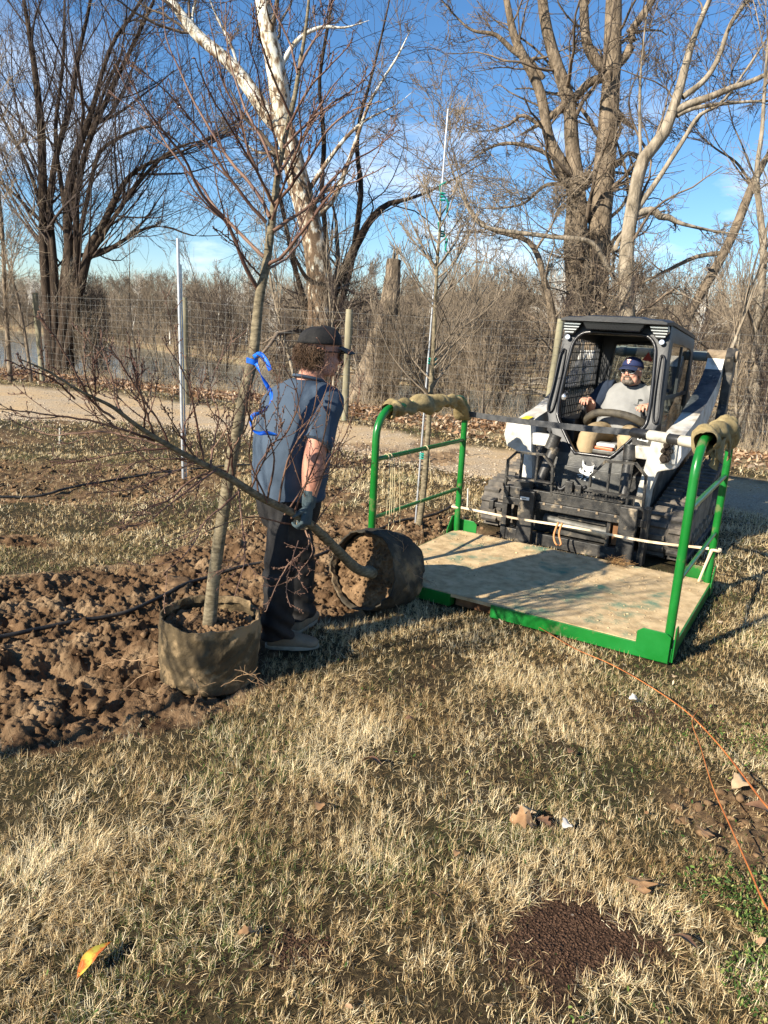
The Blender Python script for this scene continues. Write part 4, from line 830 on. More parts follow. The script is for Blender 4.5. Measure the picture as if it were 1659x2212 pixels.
# tracks
def track_profile(n=120, off=0):
    C = [(.42, .215, .215), (.62, .215, .215), (1.70, .18, .18), (1.80, .50, .165)]  # (y,z,r) idlers; hull of circles
    pts = []
    for y, z, r in C:
        for a in np.linspace(0, 2*math.pi, 90, endpoint=False): pts.append((y+(r+off)*math.cos(a), z+(r+off)*math.sin(a)))
    pts = sorted(set(pts)); cr2 = lambda o, a, b: (a[0]-o[0])*(b[1]-o[1])-(a[1]-o[1])*(b[0]-o[0]); lo = []; up = []
    for p in pts:
        while len(lo) > 1 and cr2(lo[-2], lo[-1], p) <= 0: lo.pop()
        lo.append(p)
    for p in pts[::-1]:
        while len(up) > 1 and cr2(up[-2], up[-1], p) <= 0: up.pop()
        up.append(p)
    h = np.array(lo[:-1]+up[:-1]+[lo[0]]); s = np.r_[0, np.cumsum(np.hypot(*np.diff(h, axis=0).T))]; t = np.linspace(0, s[-1], n, endpoint=False)
    return np.stack([np.interp(t, s, h[:, 0]), np.interp(t, s, h[:, 1])], -1)
for sx in (-1, 1):
    xi, xo = sx*.565, sx*.87; pr_ = track_profile(132, -.03); T = np.roll(pr_, -1, 0)-np.roll(pr_, 1, 0); T /= np.linalg.norm(T, axis=1, keepdims=True); Nn = np.stack([T[:, 1], -T[:, 0]], -1); inn = pr_-Nn*.03
    m = MB(); n = len(pr_); V = [(xi, *p) for p in pr_]+[(xo, *p) for p in pr_]+[(xi, *p) for p in inn]+[(xo, *p) for p in inn]; Fc = []
    for i in range(n): j = (i+1) % n; Fc += [(i, j, n+j, n+i), (2*n+i, 3*n+i, 3*n+j, 2*n+j), (i, 2*n+i, 2*n+j, j), (n+i, n+j, 3*n+j, 3*n+i)]
    m.add(V, Fc); tr = part(m, 'track', RUB, auto=40)
    m = MB()
    for q in range(0, n, 3):                       # lugs: alternating long and short bars with bevelled tops
        for (a, b, sh) in ((0, .46, 0), (.54, 1, 1)):
            i = (q+sh) % n; c = pr_[i]; t = T[i]; nn = Nn[i]; x0 = xi+(xo-xi)*a; x1 = xi+(xo-xi)*b; w, h = .017, .026
            R = []
            for u, hh in ((-w*1.5, -.004), (-w, h), (w, h), (w*1.5, -.004)): R.append(c+t*u+nn*hh)
            m.prism([tuple(p) for p in R], x0, x1, 'x')
    part(m, 'lugs', RUB, tr)
    m = MB(); fr = [(.50, .33), (1.60, .56), (1.70, .48), (1.66, .14), (.55, .12), (.42, .2)]; m.prism(fr, sx*.60, sx*.83, 'x'); part(m, 'track_frame', MUD, bevel=.02)
    for y, z, r, nm in ((.42, .215, .14, 'idler_wheel'), (1.70, .19, .11, 'idler_wheel'), (1.80, .50, .10, 'drive_sprocket')):
        m = MB().cyl((sx*.60, y, z), (sx*.852, y, z), r, 24).cyl((sx*.852, y, z), (sx*.868, y, z), r*.4, 16); part(m, nm, MUD, auto=40, bevel=.006)
    for y in (.72, .92, 1.12, 1.32, 1.5): part(MB().cyl((sx*.62, y, .115), (sx*.856, y, .115), .062, 18).cyl((sx*.856, y, .115), (sx*.866, y, .115), .025, 12), 'roller', MUD, auto=40)
# chassis
part(MB().prism([(.48, .30), (.50, .62), (.75, .74), (2.05, .78), (2.22, .65), (2.22, .32), (2.0, .2), (.6, .2)], -.53, .53, 'x'), 'chassis', STEELD, bevel=.015)
part(MB().prism([(1.86, .76), (1.86, 1.12), (1.98, 1.26), (2.20, 1.16), (2.28, .9), (2.28, .7)], -.44, .44, 'x'), 'engine_hood', BLK, bevel=.02)
# cab front frame
def yf(z): return float(np.interp(z, [.45, .78, 1.05, 1.86], [.43, .47, .58, .73]))
hO = [(0, 1.865), (.28, 1.865), (.425, 1.85), (.445, 1.70), (.45, 1.55), (.465, 1.25), (.475, 1.06), (.43, .96), (.335, .80), (.30, .62), (0, .62)]
hI = [(0, 1.755), (.22, 1.755), (.30, 1.725), (.345, 1.66), (.362, 1.55), (.385, 1.25), (.385, 1.08), (.355, 1.0), (.175, .775), (.13, .755), (0, .755)]
def ringpts(h): r = h; return [(x, z) for x, z in r]+[(-x, z) for x, z in r[-2:0:-1]]
O_, I_ = ringpts(hO), ringpts(hI); n = len(O_); m = MB(); V = []
for dy, sc in ((0, 1), (.07, 1)): V += [(x, yf(z)+dy, z) for x, z in O_]+[(x, yf(z)+dy, z) for x, z in I_]
Fc = []
for i in range(n): j = (i+1) % n; Fc += [(i, j, n+j, n+i), (2*n+i, 3*n+i, 3*n+j, 2*n+j), (i, 2*n+i, 2*n+j, j), (n+i, n+j, 3*n+j, 3*n+i)]
m.add(V, Fc); cabf = part(m, 'cab_front_frame', BLK, bevel=.008, auto=35)
sealP = [(x*.985, yf(z)-.008, z) for x, z in I_]; sealP = resample(np.array(sealP+[sealP[0]]), 90); part(MB().tube(sealP, .014, 8, caps=False), 'door_seal', M('door_rubber', (.02, .02, .022), None, rough=.25), cabf, smooth=True)
part(MB().prism([(-.33, .80), (-.30, .44), (.32, .44), (.345, .80), (.30, .80), (.27, .7), (-.27, .7), (-.30, .80)][:0] or [(-.30, .64), (-.29, .44), (.31, .44), (.32, .64)], .425, .46, 'y'), 'front_panel', PANEL, bevel=.006)
m = MB(); V = []; 
for z in (.62, .66, .70, .745): V += [(-.315, yf(z)-.006, z), (.325, yf(z)-.006, z)]
m.add(V, [(0, 1, 3, 2), (2, 3, 5, 4), (4, 5, 7, 6)]); m.add([(p[0], p[1]+.004, p[2]) for p in V], [(0, 2, 3, 1), (2, 4, 5, 3), (4, 6, 7, 5)]); part(m, 'sill_panel', PANEL)
# emblem
EM = M('white_decal', (.78, .78, .74), None, rough=.5); m = MB(); ex, ez = -.005, .615; s_ = .95
def poly(pts, dy=0):
    n = len(pts); V = [(ex+x*s_, .415-dy, ez+z*s_) for x, z in pts]+[(ex+x*s_, .421-dy, ez+z*s_) for x, z in pts]; m.add(V, [tuple(range(n)), tuple(range(n, 2*n))[::-1]]+[(i, n+i, n+(i+1) % n, (i+1) % n) for i in range(n)])
poly([(-.062, .055), (-.06, .105), (-.045, .062), (-.02, .05), (.012, .048), (.05, .07), (.04, .04), (.042, .02), (.04, -.02), (.02, -.045), (.0, -.055), (-.015, -.045), (-.03, -.03), (-.055, 0), (-.05, .03)])
poly([(-.085, .01), (-.07, .028), (-.06, .0), (-.035, -.032), (-.055, -.022), (-.075, -.012)])
poly([(-.03, -.06), (-.012, -.062), (-.012, -.085), (-.03, -.082)]); poly([(.012, -.07), (.025, -.07), (.022, -.088), (.012, -.086)])
for k in range(3): poly([(-.045, -.03-.01*k), (-.095+.014*k, -.036-.018*k), (-.092+.014*k, -.043-.018*k), (-.042, -.036-.01*k)]); poly([(.03, -.03-.01*k), (.066-.012*k, -.038-.015*k), (.063-.012*k, -.046-.015*k), (.03, -.037-.01*k)])
part(m, 'emblem', EM); m = MB()
def eye(pts): n = len(pts); V = [(ex+x*s_, .411, ez+z*s_) for x, z in pts]+[(ex+x*s_, .4145, ez+z*s_) for x, z in pts]; m.add(V, [tuple(range(n)), tuple(range(n, 2*n))[::-1]]+[(i, n+i, n+(i+1) % n, (i+1) % n) for i in range(n)])
eye([(-.046, .02), (-.018, .004), (-.03, -.006), (-.038, -.004)]); eye([(.034, .012), (.012, .0), (.02, -.008), (.03, -.004)]); part(m, 'emblem_eyes', BLK)
# cab sides
SO = [(.735, 1.855), (1.30, 1.82), (1.80, 1.765), (1.86, 1.70), (1.87, 1.2), (1.87, .76), (1.0, .76), (.55, .80), (.585, 1.05), (.65, 1.4)]
SI = [(.86, 1.70), (1.30, 1.68), (1.68, 1.645), (1.75, 1.60), (1.76, 1.2), (1.74, .88), (1.1, .86), (.82, .90), (.78, 1.05), (.81, 1.4)]
GR = M('guard_mesh', (.015, .015, .016), None, rough=.45)
for sx in (-1, 1):
    n = len(SO); m = MB(); tp = lambda z: .455 if z < 1.3 else .455-.02*(z-1.3)/.55
    V = [(sx*tp(z), y, z) for y, z in SO]+[(sx*tp(z), y, z) for y, z in SI]+[(sx*(tp(z)-.04), y, z) for y, z in SO]+[(sx*(tp(z)-.04), y, z) for y, z in SI]; Fc = []
    for i in range(n): j = (i+1) % n; Fc += [(i, j, n+j, n+i), (2*n+i, 3*n+i, 3*n+j, 2*n+j), (i, 2*n+i, 2*n+j, j), (n+i, n+j, 3*n+j, 3*n+i)]
    m.add(V, Fc); sf = part(m, 'cab_side_frame', BLK, bevel=.006, auto=35)
    part(MB().bx(sx*.425, sx*.447, .79, 1.75, 1.235, 1.265).bx(sx*.425, sx*.447, 1.27, 1.295, 1.265, 1.67), 'window_bar', BLK, sf)
    if sx > 0: part(MB().add([(sx*.436, y, z) for y, z in SI], [tuple(range(n))]), 'side_glass', GLS, sf)
    m = MB()
    zt = 1.69 if sx < 0 else 1.235
    for y in np.arange(.82, 1.76, .055): m.box((sx*.418, y, (.87+zt)/2), (.006, .007, zt-.87))
    for z in np.arange(.89, zt, .068): m.box((sx*.414, 1.28, z), (.005, .94, .008))
    part(m, 'side_screen', GR, sf)
# roof with visor
m = MB(); rp_ = lambda y: float(np.interp(y, [.56, .74, 1.80, 1.88], [1.872, 1.885, 1.79, 1.73])); R = []
for y, hw, th in ((.565, .43, .02), (.60, .44, .03), (.74, .45, .035), (1.3, .45, .035), (1.80, .445, .035), (1.87, .43, .02)):
    z = rp_(y); R.append([(-hw, y, z-th-.01), (-hw-.004, y, z-.018), (-hw+.04, y, z-.003), (-.26, y, z), (-.22, y, z+.012), (.22, y, z+.012), (.26, y, z), (hw-.04, y, z-.003), (hw+.004, y, z-.018), (hw, y, z-th-.01)])
m.loft(R); part(m, 'roof', BLK, auto=30)
part(MB().prism([(-.27, 1.85), (-.22, 1.775), (.22, 1.775), (.27, 1.85)], .60, .70, 'y'), 'visor_panel', M('gloss_black', (.008, .008, .009), None, rough=.12), bevel=.008)
part(MB().bx(-.40, .40, .82, 1.78, 1.735, 1.745), 'headliner', TAN)
# rear wall with window
BO = [(-.41, 1.74), (.41, 1.74), (.41, .78), (-.41, .78)]; BI = [(-.27, 1.66), (.27, 1.66), (.31, 1.20), (-.31, 1.20)]; m = MB(); V = [(x, 1.80, z) for x, z in BO+BI]+[(x, 1.84, z) for x, z in BO+BI]; Fc = []
for i in range(4): j = (i+1) % 4; Fc += [(i, j, 4+j, 4+i), (8+i, 12+i, 12+j, 8+j), (4+i, 4+j, 12+j, 12+i), (i, 8+i, 8+j, j)]
m.add(V, Fc); rw = part(m, 'rear_wall', BLK); part(MB().add([(x, 1.82, z) for x, z in BI], [(0, 1, 2, 3)]), 'rear_window', GLS, rw)
P = resample(np.array([(x, 1.795, z) for x, z in [(-.27, 1.66), (.27, 1.66), (.31, 1.20), (-.31, 1.20), (-.27, 1.66)]]), 60); part(MB().tube(P, .012, 6, caps=False), 'window_seal', BLK, rw)
RED = M('red_triangle', (.42, .035, .02), None, rough=.5); part(MB().prism([(.02, 1.52), (.12, 1.515), (.07, 1.60)], 1.70, 1.706, 'y'), 'warning_triangle', RED)
# headlights
LFr = M('lamp_lens', (.75, .75, .75), None, rough=.15, metal=.8); LBk = M('lamp_housing', (.02, .02, .02), None, rough=.15)
for sx in (-1, 1):
    m = MB(); m.prism([(sx*.27, 1.835), (sx*.425, 1.84), (sx*.435, 1.78), (sx*.405, 1.73), (sx*.345, 1.725), (sx*.30, 1.785)], .655, .75, 'y'); h = part(m, 'headlight', LBk, bevel=.008)
    m = MB()
    for k, (a, b) in enumerate(((.285, .425), (.295, .428), (.315, .425), (.335, .415))): z = 1.822-.023*k; m.prism([(sx*a, z), (sx*b, z), (sx*b, z-.010), (sx*(a+.006), z-.010)], .648, .656, 'y')
    part(m, 'lens', LFr, h); part(MB().cyl((sx*.39, .70, 1.70), (sx*.39, .66, 1.705), .022, 12), 'work_lamp', LFr, bevel=.003)
    # long loop bars beside the door
    x0 = sx*.432; P = [(x0-sx*.03, yf(1.60)-.012, 1.60), (x0, yf(1.56)-.022, 1.57), (x0+sx*.018, yf(1.3)-.024, 1.30), (x0+sx*.035, yf(1.1)-.024, 1.12), (x0+sx*.02, yf(1.06)-.02, 1.065), (x0-sx*.01, yf(1.1)-.014, 1.10), (x0-sx*.03, yf(1.3)-.012, 1.32), (x0-sx*.035, yf(1.6)-.012, 1.58), (x0-sx*.03, yf(1.60)-.012, 1.60)]
    part(MB().tube(P, .009, 8, n=50), 'grab_bar', GR, smooth=True)
# cab inside
SEAT = M('grey_seat_vinyl', (.07, .07, .072), (.14, .14, .14), 6, .6)
s1 = MB().prism([(1.30, .80), (1.40, .84), (1.48, 1.10), (1.47, 1.22), (1.40, 1.22), (1.37, 1.08)], -.23, .23, 'x'); part(s1, 'seat_back', SEAT, bevel=.03, auto=40)
part(MB().prism([(.90, .74), (.90, .82), (1.30, .80), (1.35, .70)], -.24, .24, 'x'), 'seat_cushion', SEAT, bevel=.025, auto=40)
part(MB().bx(-.42, -.28, .80, 1.5, .78, 1.0).bx(.28, .42, .80, 1.5, .78, 1.0), 'side_console', GR, bevel=.02)
part(MB().bx(-.33, .33, .50, 1.75, .66, .675), 'cab_floor', GR)
part(MB().tube([(-.22, 1.05, .92), (-.20, .88, 1.0), (-.12, .83, 1.065), (.03, .81, 1.085), (.18, .81, 1.07), (.29, .85, 1.02), (.31, 1.0, .95)], .034, 14, n=40), 'lap_bar', M('lap_bar_foam', (.035, .03, .024), (.10, .085, .06), 14, .7, .3, 60), smooth=True)
for sx, x in ((-1, -.235), (1, .27)):
    j = part(MB().tube([(x+sx*.03, .93, .98), (x+sx*.01, .89, 1.06), (x, .865, 1.13)], [.028, .022, .018], 12), 'joystick', GR, smooth=True); part(MB().ball((x, .862, 1.145), (.024, .03, .03)), 'grip', GR, j, smooth=True)
bx_ = part(MB().box((.065, .62, .775), (.20, .12, .035)), 'pedal_box', STL, bevel=.01); part(MB().box((.06, .60, .805), (.15, .09, .022), (0, .05, 0)), 'orange_tray', M('orange_plastic', (.75, .16, .06), None, rough=.4), bx_, bevel=.006); part(MB().box((.07, .62, .833), (.16, .10, .03)), 'grey_lid', M('grey_plastic', (.45, .45, .44), None, rough=.4), bx_, bevel=.01)
part(MB().ball((-.345, .60, 1.20), (.022, .02, .03)), 'door_latch', LFr, smooth=True)
# lift arms
def armprof(C, hw):
    C = np.array(C, float); A = resample(np.column_stack([C, hw]), 26); T = np.gradient(A[:, :2], axis=0); T /= np.linalg.norm(T, axis=1, keepdims=True); N_ = np.stack([-T[:, 1], T[:, 0]], -1)
    return [tuple(p) for p in A[:, :2]+N_*A[:, 2:3]]+[tuple(p) for p in (A[:, :2]-N_*A[:, 2:3])[::-1]]
for sx in (-1, 1):
    pf = armprof([(2.12, 1.56), (2.02, 1.40), (1.86, 1.26), (1.5, 1.11), (.95, .96), (.58, .90), (.40, .86)], [.055, .075, .10, .125, .115, .11, .105])
    m = MB(); h = len(pf)//2
    for i in range(h-1):
        q = [pf[i], pf[i+1], pf[-2-i], pf[-1-i]]; V = [(sx*.545, *p) for p in q]+[(sx*.695, *p) for p in q]; m.add(V, [(0, 1, 2, 3), (7, 6, 5, 4), (0, 4, 5, 1), (3, 2, 6, 7)]+([(0, 3, 7, 4)] if i == 0 else [])+([(1, 5, 6, 2)] if i == h-2 else []))
    arm = part(m, 'lift_arm', WHT, auto=40)
    m = MB()                                        # dark decal sleeve on the upper run
    for i in range(2, 15):
        q = [pf[i], pf[i+1], pf[-2-i], pf[-1-i]]; g = .003
        cy = sum(p[0] for p in q)/4; cz = sum(p[1] for p in q)/4; q = [(p[0], p[1]+(g if k in (2, 3) else -g)*(-1 if q[0][1] > q[3][1] else 1)) for k, p in enumerate(q)]
        V = [(sx*(.545-.003), *p) for p in q]+[(sx*.698, *p) for p in q]; top = (0, 4, 5, 1) if q[0][1] > q[3][1] else (3, 2, 6, 7); m.add(V, [top])
        m.add([(sx*.698, *p) for p in q], [(0, 1, 2, 3)]) if i > 20 else None
    part(m, 'arm_decal', M('sooty_decal', (.03, .035, .045), (.12, .12, .12), 12, .6, .2, 40, c3=(.45, .42, .38), s3=10, p3=(.62, .72)) if sx < 0 else bpy.data.materials['sooty_decal'], arm)
    # front drop leg, inner bracket
    part(MB().prism([(sx*.50, 1.0), (sx*.72, .985), (sx*.735, .86), (sx*.70, .76), (sx*.575, .72), (sx*.54, .56), (sx*.53, .34), (sx*.42, .33), (sx*.445, .60), (sx*.47, .76)], .27, .40, 'y'), 'arm_front', WHT, bevel=.02, auto=35)
    part(MB().bx(sx*.33, sx*.50, .30, .38, .80, .90), 'arm_cross_bracket', WHT, bevel=.012)
    part(MB().tube([(sx*.31+.02, .33, .90), (sx*.33+.01, .31, .78)], .052, 18).tube([(sx*.31+.02, .33, .80), (sx*.36, .20, .46)], [.046, .040], 18).tube([(sx*.355, .2, .5), (sx*.37, .16, .32)], .022, 12), 'tilt_cylinder', STEELD, auto=40)
    part(MB().prism([(2.02, 1.60), (2.10, 1.68), (2.22, 1.66), (2.24, 1.50), (2.16, 1.2), (2.2, .8), (2.05, .6), (1.9, .7), (2.06, 1.15), (2.07, 1.45)], sx*.70, sx*.78, 'x'), 'rear_link', STEELD, bevel=.01)
    part(MB().cyl((sx*.53, 2.11, 1.60), (sx*.80, 2.11, 1.60), .055, 18), 'pivot', MUD, bevel=.008)
    part(MB().tube([(sx*.60, 1.9, .75), (sx*.60, 1.2, .88)], [.05, .045], 14).tube([(sx*.60, 1.3, .87), (sx*.60, .75, .93)], .025, 10), 'lift_cylinder', STEELD, auto=40)
part(MB().cyl((-.56, 2.12, 1.585), (.62, 2.12, 1.585), .048, 20).cyl((-.3, 2.12, 1.585), (-.24, 2.12, 1.585), .056, 20), 'rear_crossbar', M('grey_green_steel', (.13, .15, .14), (.20, .21, .19), 8, .6), auto=40)
# hydraulic couplers
m = MB(); cp = part(MB().bx(.575, .70, .245, .27, .80, .985), 'coupler_plate', WHT, bevel=.008)
for x, z, r in ((.635, .955, .028), (.612, .905, .018), (.655, .90, .018), (.625, .845, .032)): part(MB().cyl((x, .25, z), (x, .225, z), r*1.25, 16).cyl((x, .225, z), (x-.004, .185, z-.004), r, 16).cyl((x-.004, .185, z-.004), (x-.005, .165, z-.006), r*.7, 14), 'coupler', M('bronze_coupler', (.06, .045, .035), (.17, .14, .11), 20, .35, metal=.7) if 'bronze_coupler' not in bpy.data.materials else bpy.data.materials['bronze_coupler'], cp, auto=40)
YD = M('yellow_decal', (.80, .60, .03), None, rough=.5); d1 = part(MB().box((.385, .40, .985), (.115, .004, .03), (0, .12, 0)), 'warning_decal', YD)
part(MB().prism([(.335, .985), (.352, .982), (.346, .998)], .3945, .3965, 'y').box((.372, .3955, .985), (.02, .002, .010)).box((.398, .3955, .981), (.024, .002, .010)).box((.424, .3955, .978), (.018, .002, .008)), 'decal_print', GR, d1)
d2_ = part(MB().box((.405, .40, .945), (.085, .004, .028), (0, .12, 0)), 'white_decal', EM); part(MB().box((.378, .3955, .948), (.018, .002, .014)).box((.415, .3955, .944), (.04, .002, .006)), 'decal_print', GR, d2_)
part(MB().prism([(.30, 1.01), (.46, 1.03), (.50, .86), (.33, .86)], .405, .44, 'y'), 'hose_recess', STEELD, bevel=.01)
part(MB().box((-.60, .45, 1.005), (.07, .12, .004), (.1, 0, 0)), 'warning_decal', YD)
# fork carriage
fc = part(MB().bx(-.57, .60, .01, .05, .39, .475).bx(-.57, .60, -.02, .012, .33, .39).bx(-.57, .60, 0, .06, .02, .12).bx(-.575, -.53, -.01, .10, .02, .475).bx(.565, .61, -.01, .10, .02, .475).bx(.30, .33, .02, .14, .12, .33), 'fork_carriage', STEELD, bevel=.004)
for x in np.linspace(-.22, .36, 5): part(MB().bx(x, x+.018, -.026, -.019, .372, .392), 'notch', MUD, fc)
for sx, x0 in ((0, -.41), (1, .41)):
    fk = part(MB().bx(x0, x0+.13, -.075, -.022, .0, .475), 'fork_shank', STEELD, bevel=.005); part(MB().prism([(-.075, .012), (-.075, .055), (-1.15, .035), (-1.2, .02), (-1.15, .012)], x0+.01, x0+.12, 'x'), 'fork_tine', STEELD, fk, bevel=.003)
    if not sx: part(MB().bx(x0+.015, x0+.09, -.079, -.0755, .40, .425), 'fork_label', EM, fk); part(MB().bx(x0+.028, x0+.065, -.081, -.0792, .409, .414), 'label_print', GR, fk)
part(MB().cyl((-.24, .13, .225), (.32, .13, .20), .048, 20).cyl((.26, .13, .203), (.30, .13, .20), .056, 20), 'cross_tube', STL, auto=40); part(MB().bx(-.12, .28, .08, .18, .262, .29), 'cylinder_bracket', STEELD, bevel=.006)
part(MB().bx(-.44, .44, .17, .20, .10, .50).bx(-.44, -.38, .14, .17, .1, .5).bx(.38, .44, .14, .17, .1, .5), 'mount_plate', STEELD, bevel=.005)
part(MB().bx(.34, .42, .06, .08, .13, .32), 'rust_gusset', bpy.data.materials['rusty_steel'])
m = MB(); st_ = MB().bx(-.16, .40, -.01, .12, .484, .492)
for i in range(22): x = -.15+i*.0245; m.prism([(x, .492), (x+.012, .510), (x+.0245, .492)], -.01, -.003, 'y'); m.prism([(x, .492), (x+.012, .510), (x+.0245, .492)], .11, .117, 'y')
sp_ = part(st_, 'step_plate', STEELD); part(m, 'step_teeth', STEELD, sp_)
part(MB().tube([(-.17, .10, .55), (-.12, .08, .50), (-.05, .10, .56), (0, .12, .50), (.08, .1, .55)], .016, 8, n=20), 'hose', GR, smooth=True); part(MB().bx(-.08, -.02, .06, .10, .48, .58).bx(.0, .05, .07, .10, .49, .56), 'latch_bracket', STEELD, bevel=.004)
def guard(P, bars, zb, x0, x1):
    m = MB(); P = np.array([(x, .02, z) for x, z in P], float); w = .011
    for i in range(len(P)-1): d = P[i+1]-P[i]; L_ = np.linalg.norm(d); a = math.atan2(d[2], d[0]); m.box((P[i]+P[i+1])/2, (L_+.016, .035, .016), (0, -a, 0))
    for x, z0, z1 in bars: m.box((x, .02, (z0+z1)/2), (.014, .03, z1-z0))
    m.box(((x0+x1)/2, .02, zb), (x1-x0, .06, .012)); return part(m, 'load_guard', STEELD)
guard([(-.575, .46), (-.57, .69), (-.50, .765), (-.27, .775), (-.185, .69), (-.17, .46)], ((-.45, .55, .765), (-.315, .55, .77)), .555, -.575, -.17)
guard([(.13, .58), (.13, .66), (.23, .79), (.46, .805), (.545, .72), (.555, .46)], ((.27, .48, .79), (.43, .48, .80)), .545, .12, .56)
part(MB().prism([(-.50, .475), (-.50, .52), (-.38, .52), (-.36, .475)], .03, .12, 'y'), 'side_bracket', STEELD); part(MB().bx(-.70, -.57, .02, .08, .27, .31).bx(-.70, -.66, .0, .1, .25, .33), 'side_step', STEELD, bevel=.004)
# ------------------------------------------------------------------ nursery trees
BAGM = M('muddy_grow_bag', (.045, .032, .016), (.15, .105, .05), 7, .9, .9, 50, c3=(.29, .20, .105), s3=7, p3=(.50, .60), lo=.3, hi=.7, dist=.008)
BAGD = M('dark_grow_bag', (.025, .022, .016), (.10, .075, .045), 6, .85, .6, 60, c3=(.28, .19, .10), s3=5, p3=(.56, .70), lo=.35, hi=.7, dist=.008)
ROOTM = M('root_skin', (.22, .12, .06), (.42, .28, .15), 30, .8)
def bag(parent, off, c, ax, R, Hh, mat, seed, rim_open=.0):
    """fabric root bag: c centre of base, ax axis unit vector, soil on top"""
    ax = np.array(ax, float); ax /= np.linalg.norm(ax); u = np.cross(ax, [0, 1, 0.01]); u /= np.linalg.norm(u); v = np.cross(ax, u); k = 160; n = 60; an = np.arange(k)*2*math.pi/k; rings = []
    for i, t in enumerate(np.linspace(0, 1, n)):
        s = t*1.22
        if s <= 1: h = s*Hh; r = R*(.97+.05*math.sin(s*2.6))*(.80+.2*min(1, s/.06))
        else: h = Hh-(s-1)*Hh*.42+.012*math.sin((s-1)/.22*3.14); r = R*(1.02-.035*min(1, (s-1)/.05)-.05*(s-1)/.22)
        wr = .012*fbm(np.cos(an)*2+seed, np.sin(an)*2+h*9, 4, seed)+.016*(.4-np.abs(fbm(np.cos(an)*3+h*6, np.sin(an)*3+h*13, 4, seed+3)))+.006*fbm(np.cos(an)*11+h*30, np.sin(an)*11, 3, seed+6)
        top = .016*fbm(np.cos(an)*2.3+seed, np.sin(an)*2.3, 3, seed+9)*sstep(.6, 1, np.array(min(s, 1)))+.008*fbm(np.cos(an)*7+seed, np.sin(an)*7, 2, 3)*sstep(.9, 1, np.array(min(s, 1)))
        rr = r+wr*1.2; rings.append(np.asarray(c)+(h+top)[:, None]*ax+rr[:, None]*(np.cos(an)[:, None]*u+np.sin(an)[:, None]*v))
    m = MB(); m.loft(rings, cap=False); V = rings[0]; m.add(list(V), [tuple(range(k))]); b = m.build('root_bag', mat, parent, off, smooth=True)
    # soil surface
    m = MB(); nr = 48; V = []; Fc = []
    for j in range(nr+1):
        rr = R*.96*j/nr
        for i in range(k): x, y = rr*math.cos(an[i]), rr*math.sin(an[i]); V.append((x, y))
    V = np.array(V); hh = Hh*.82+.035*fbm(V[:, 0]*14+seed, V[:, 1]*14, 4, seed)+.022*(.5-2*np.abs(fbm(V[:, 0]*24+seed, V[:, 1]*24, 3, seed+2)))+.008*fbm(V[:, 0]*90, V[:, 1]*90, 2, seed)+.02*np.exp(-(np.hypot(V[:, 0], V[:, 1])/.07)**2)
    W3 = np.asarray(c)+hh[:, None]*ax+V[:, :1]*u+V[:, 1:]*v
    for j in range(nr):
        for i in range(k): a = j*k+i; b2 = j*k+(i+1) % k; Fc.append((a, b2, b2+k, a+k))
    m.add(W3, Fc); so_ = m.build('bag_soil', SOILM, parent, off, smooth=True)
    rs = np.random.RandomState(seed); q = 160; rr = R*.85*np.sqrt(rs.rand(q)); th = rs.uniform(0, 6.28, q); ctr = np.asarray(c)+(Hh*.84+.008)*ax+(rr*np.cos(th))[:, None]*u+(rr*np.sin(th))[:, None]*v
    mm = MB()
    for p_, s_ in zip(ctr, rs.uniform(.002, .016, q)*rs.uniform(.3, 1, q)): mm.ball(p_, (s_*rs.uniform(.7, 1.3), s_, s_*.8), 6, 4, (rs.rand()*3, rs.rand()*3, 0))
    cl = mm.build('soil_crumbs', SOILM, parent, off); cl['kind'] = 'stuff'
    return b
def root_hairs(parent, off, starts, rs, n2=3, L0=.3):
    A = Acc()
    for s, d, L_, r in starts:
        P = [np.array(s, float)]; D = np.array(d, float)
        for k in range(13): D = D+rs.normal(0, .22, 3); D[2] -= .05; D /= np.linalg.norm(D); q = P[-1]+D*L_/13; q[2] = max(q[2], .012); P.append(q)
        P = np.array(P)[None]; R = np.linspace(r, r*.3, 14)[None]; A.tubes(P, R, 5); P2, R2 = grow(P, R, 9, 50, .25, 5, rs, 0, .3, .1, .6, .0008); A.tubes(P2, R2, 3)
    A.build('roots', ROOTM, parent, off)
def buds(P, R, rs, per, A, L_=.009, r=.0028):
    N, Mm = R.shape; pi = np.repeat(np.arange(N), per); n = len(pi); t = np.tile(np.linspace(.15, 1, per), N); f = t*(Mm-1); i = np.clip(f.astype(int), 0, Mm-2); u = (f-i)[:, None]
    S = P[pi, i]*(1-u)+P[pi, i+1]*u; T = P[pi, i+1]-P[pi, i]; T /= np.linalg.norm(T, axis=1, keepdims=True)+1e-9; D = T*.7+np.cross(T, rs.normal(0, 1, (n, 3)))*.6; D /= np.linalg.norm(D, axis=1, keepdims=True)
    PP = np.stack([S, S+D*L_*.5, S+D*L_], 1); A.tubes(PP, np.stack([np.full(n, r*.7), np.full(n, r), np.full(n, r*.15)], 1), 4)
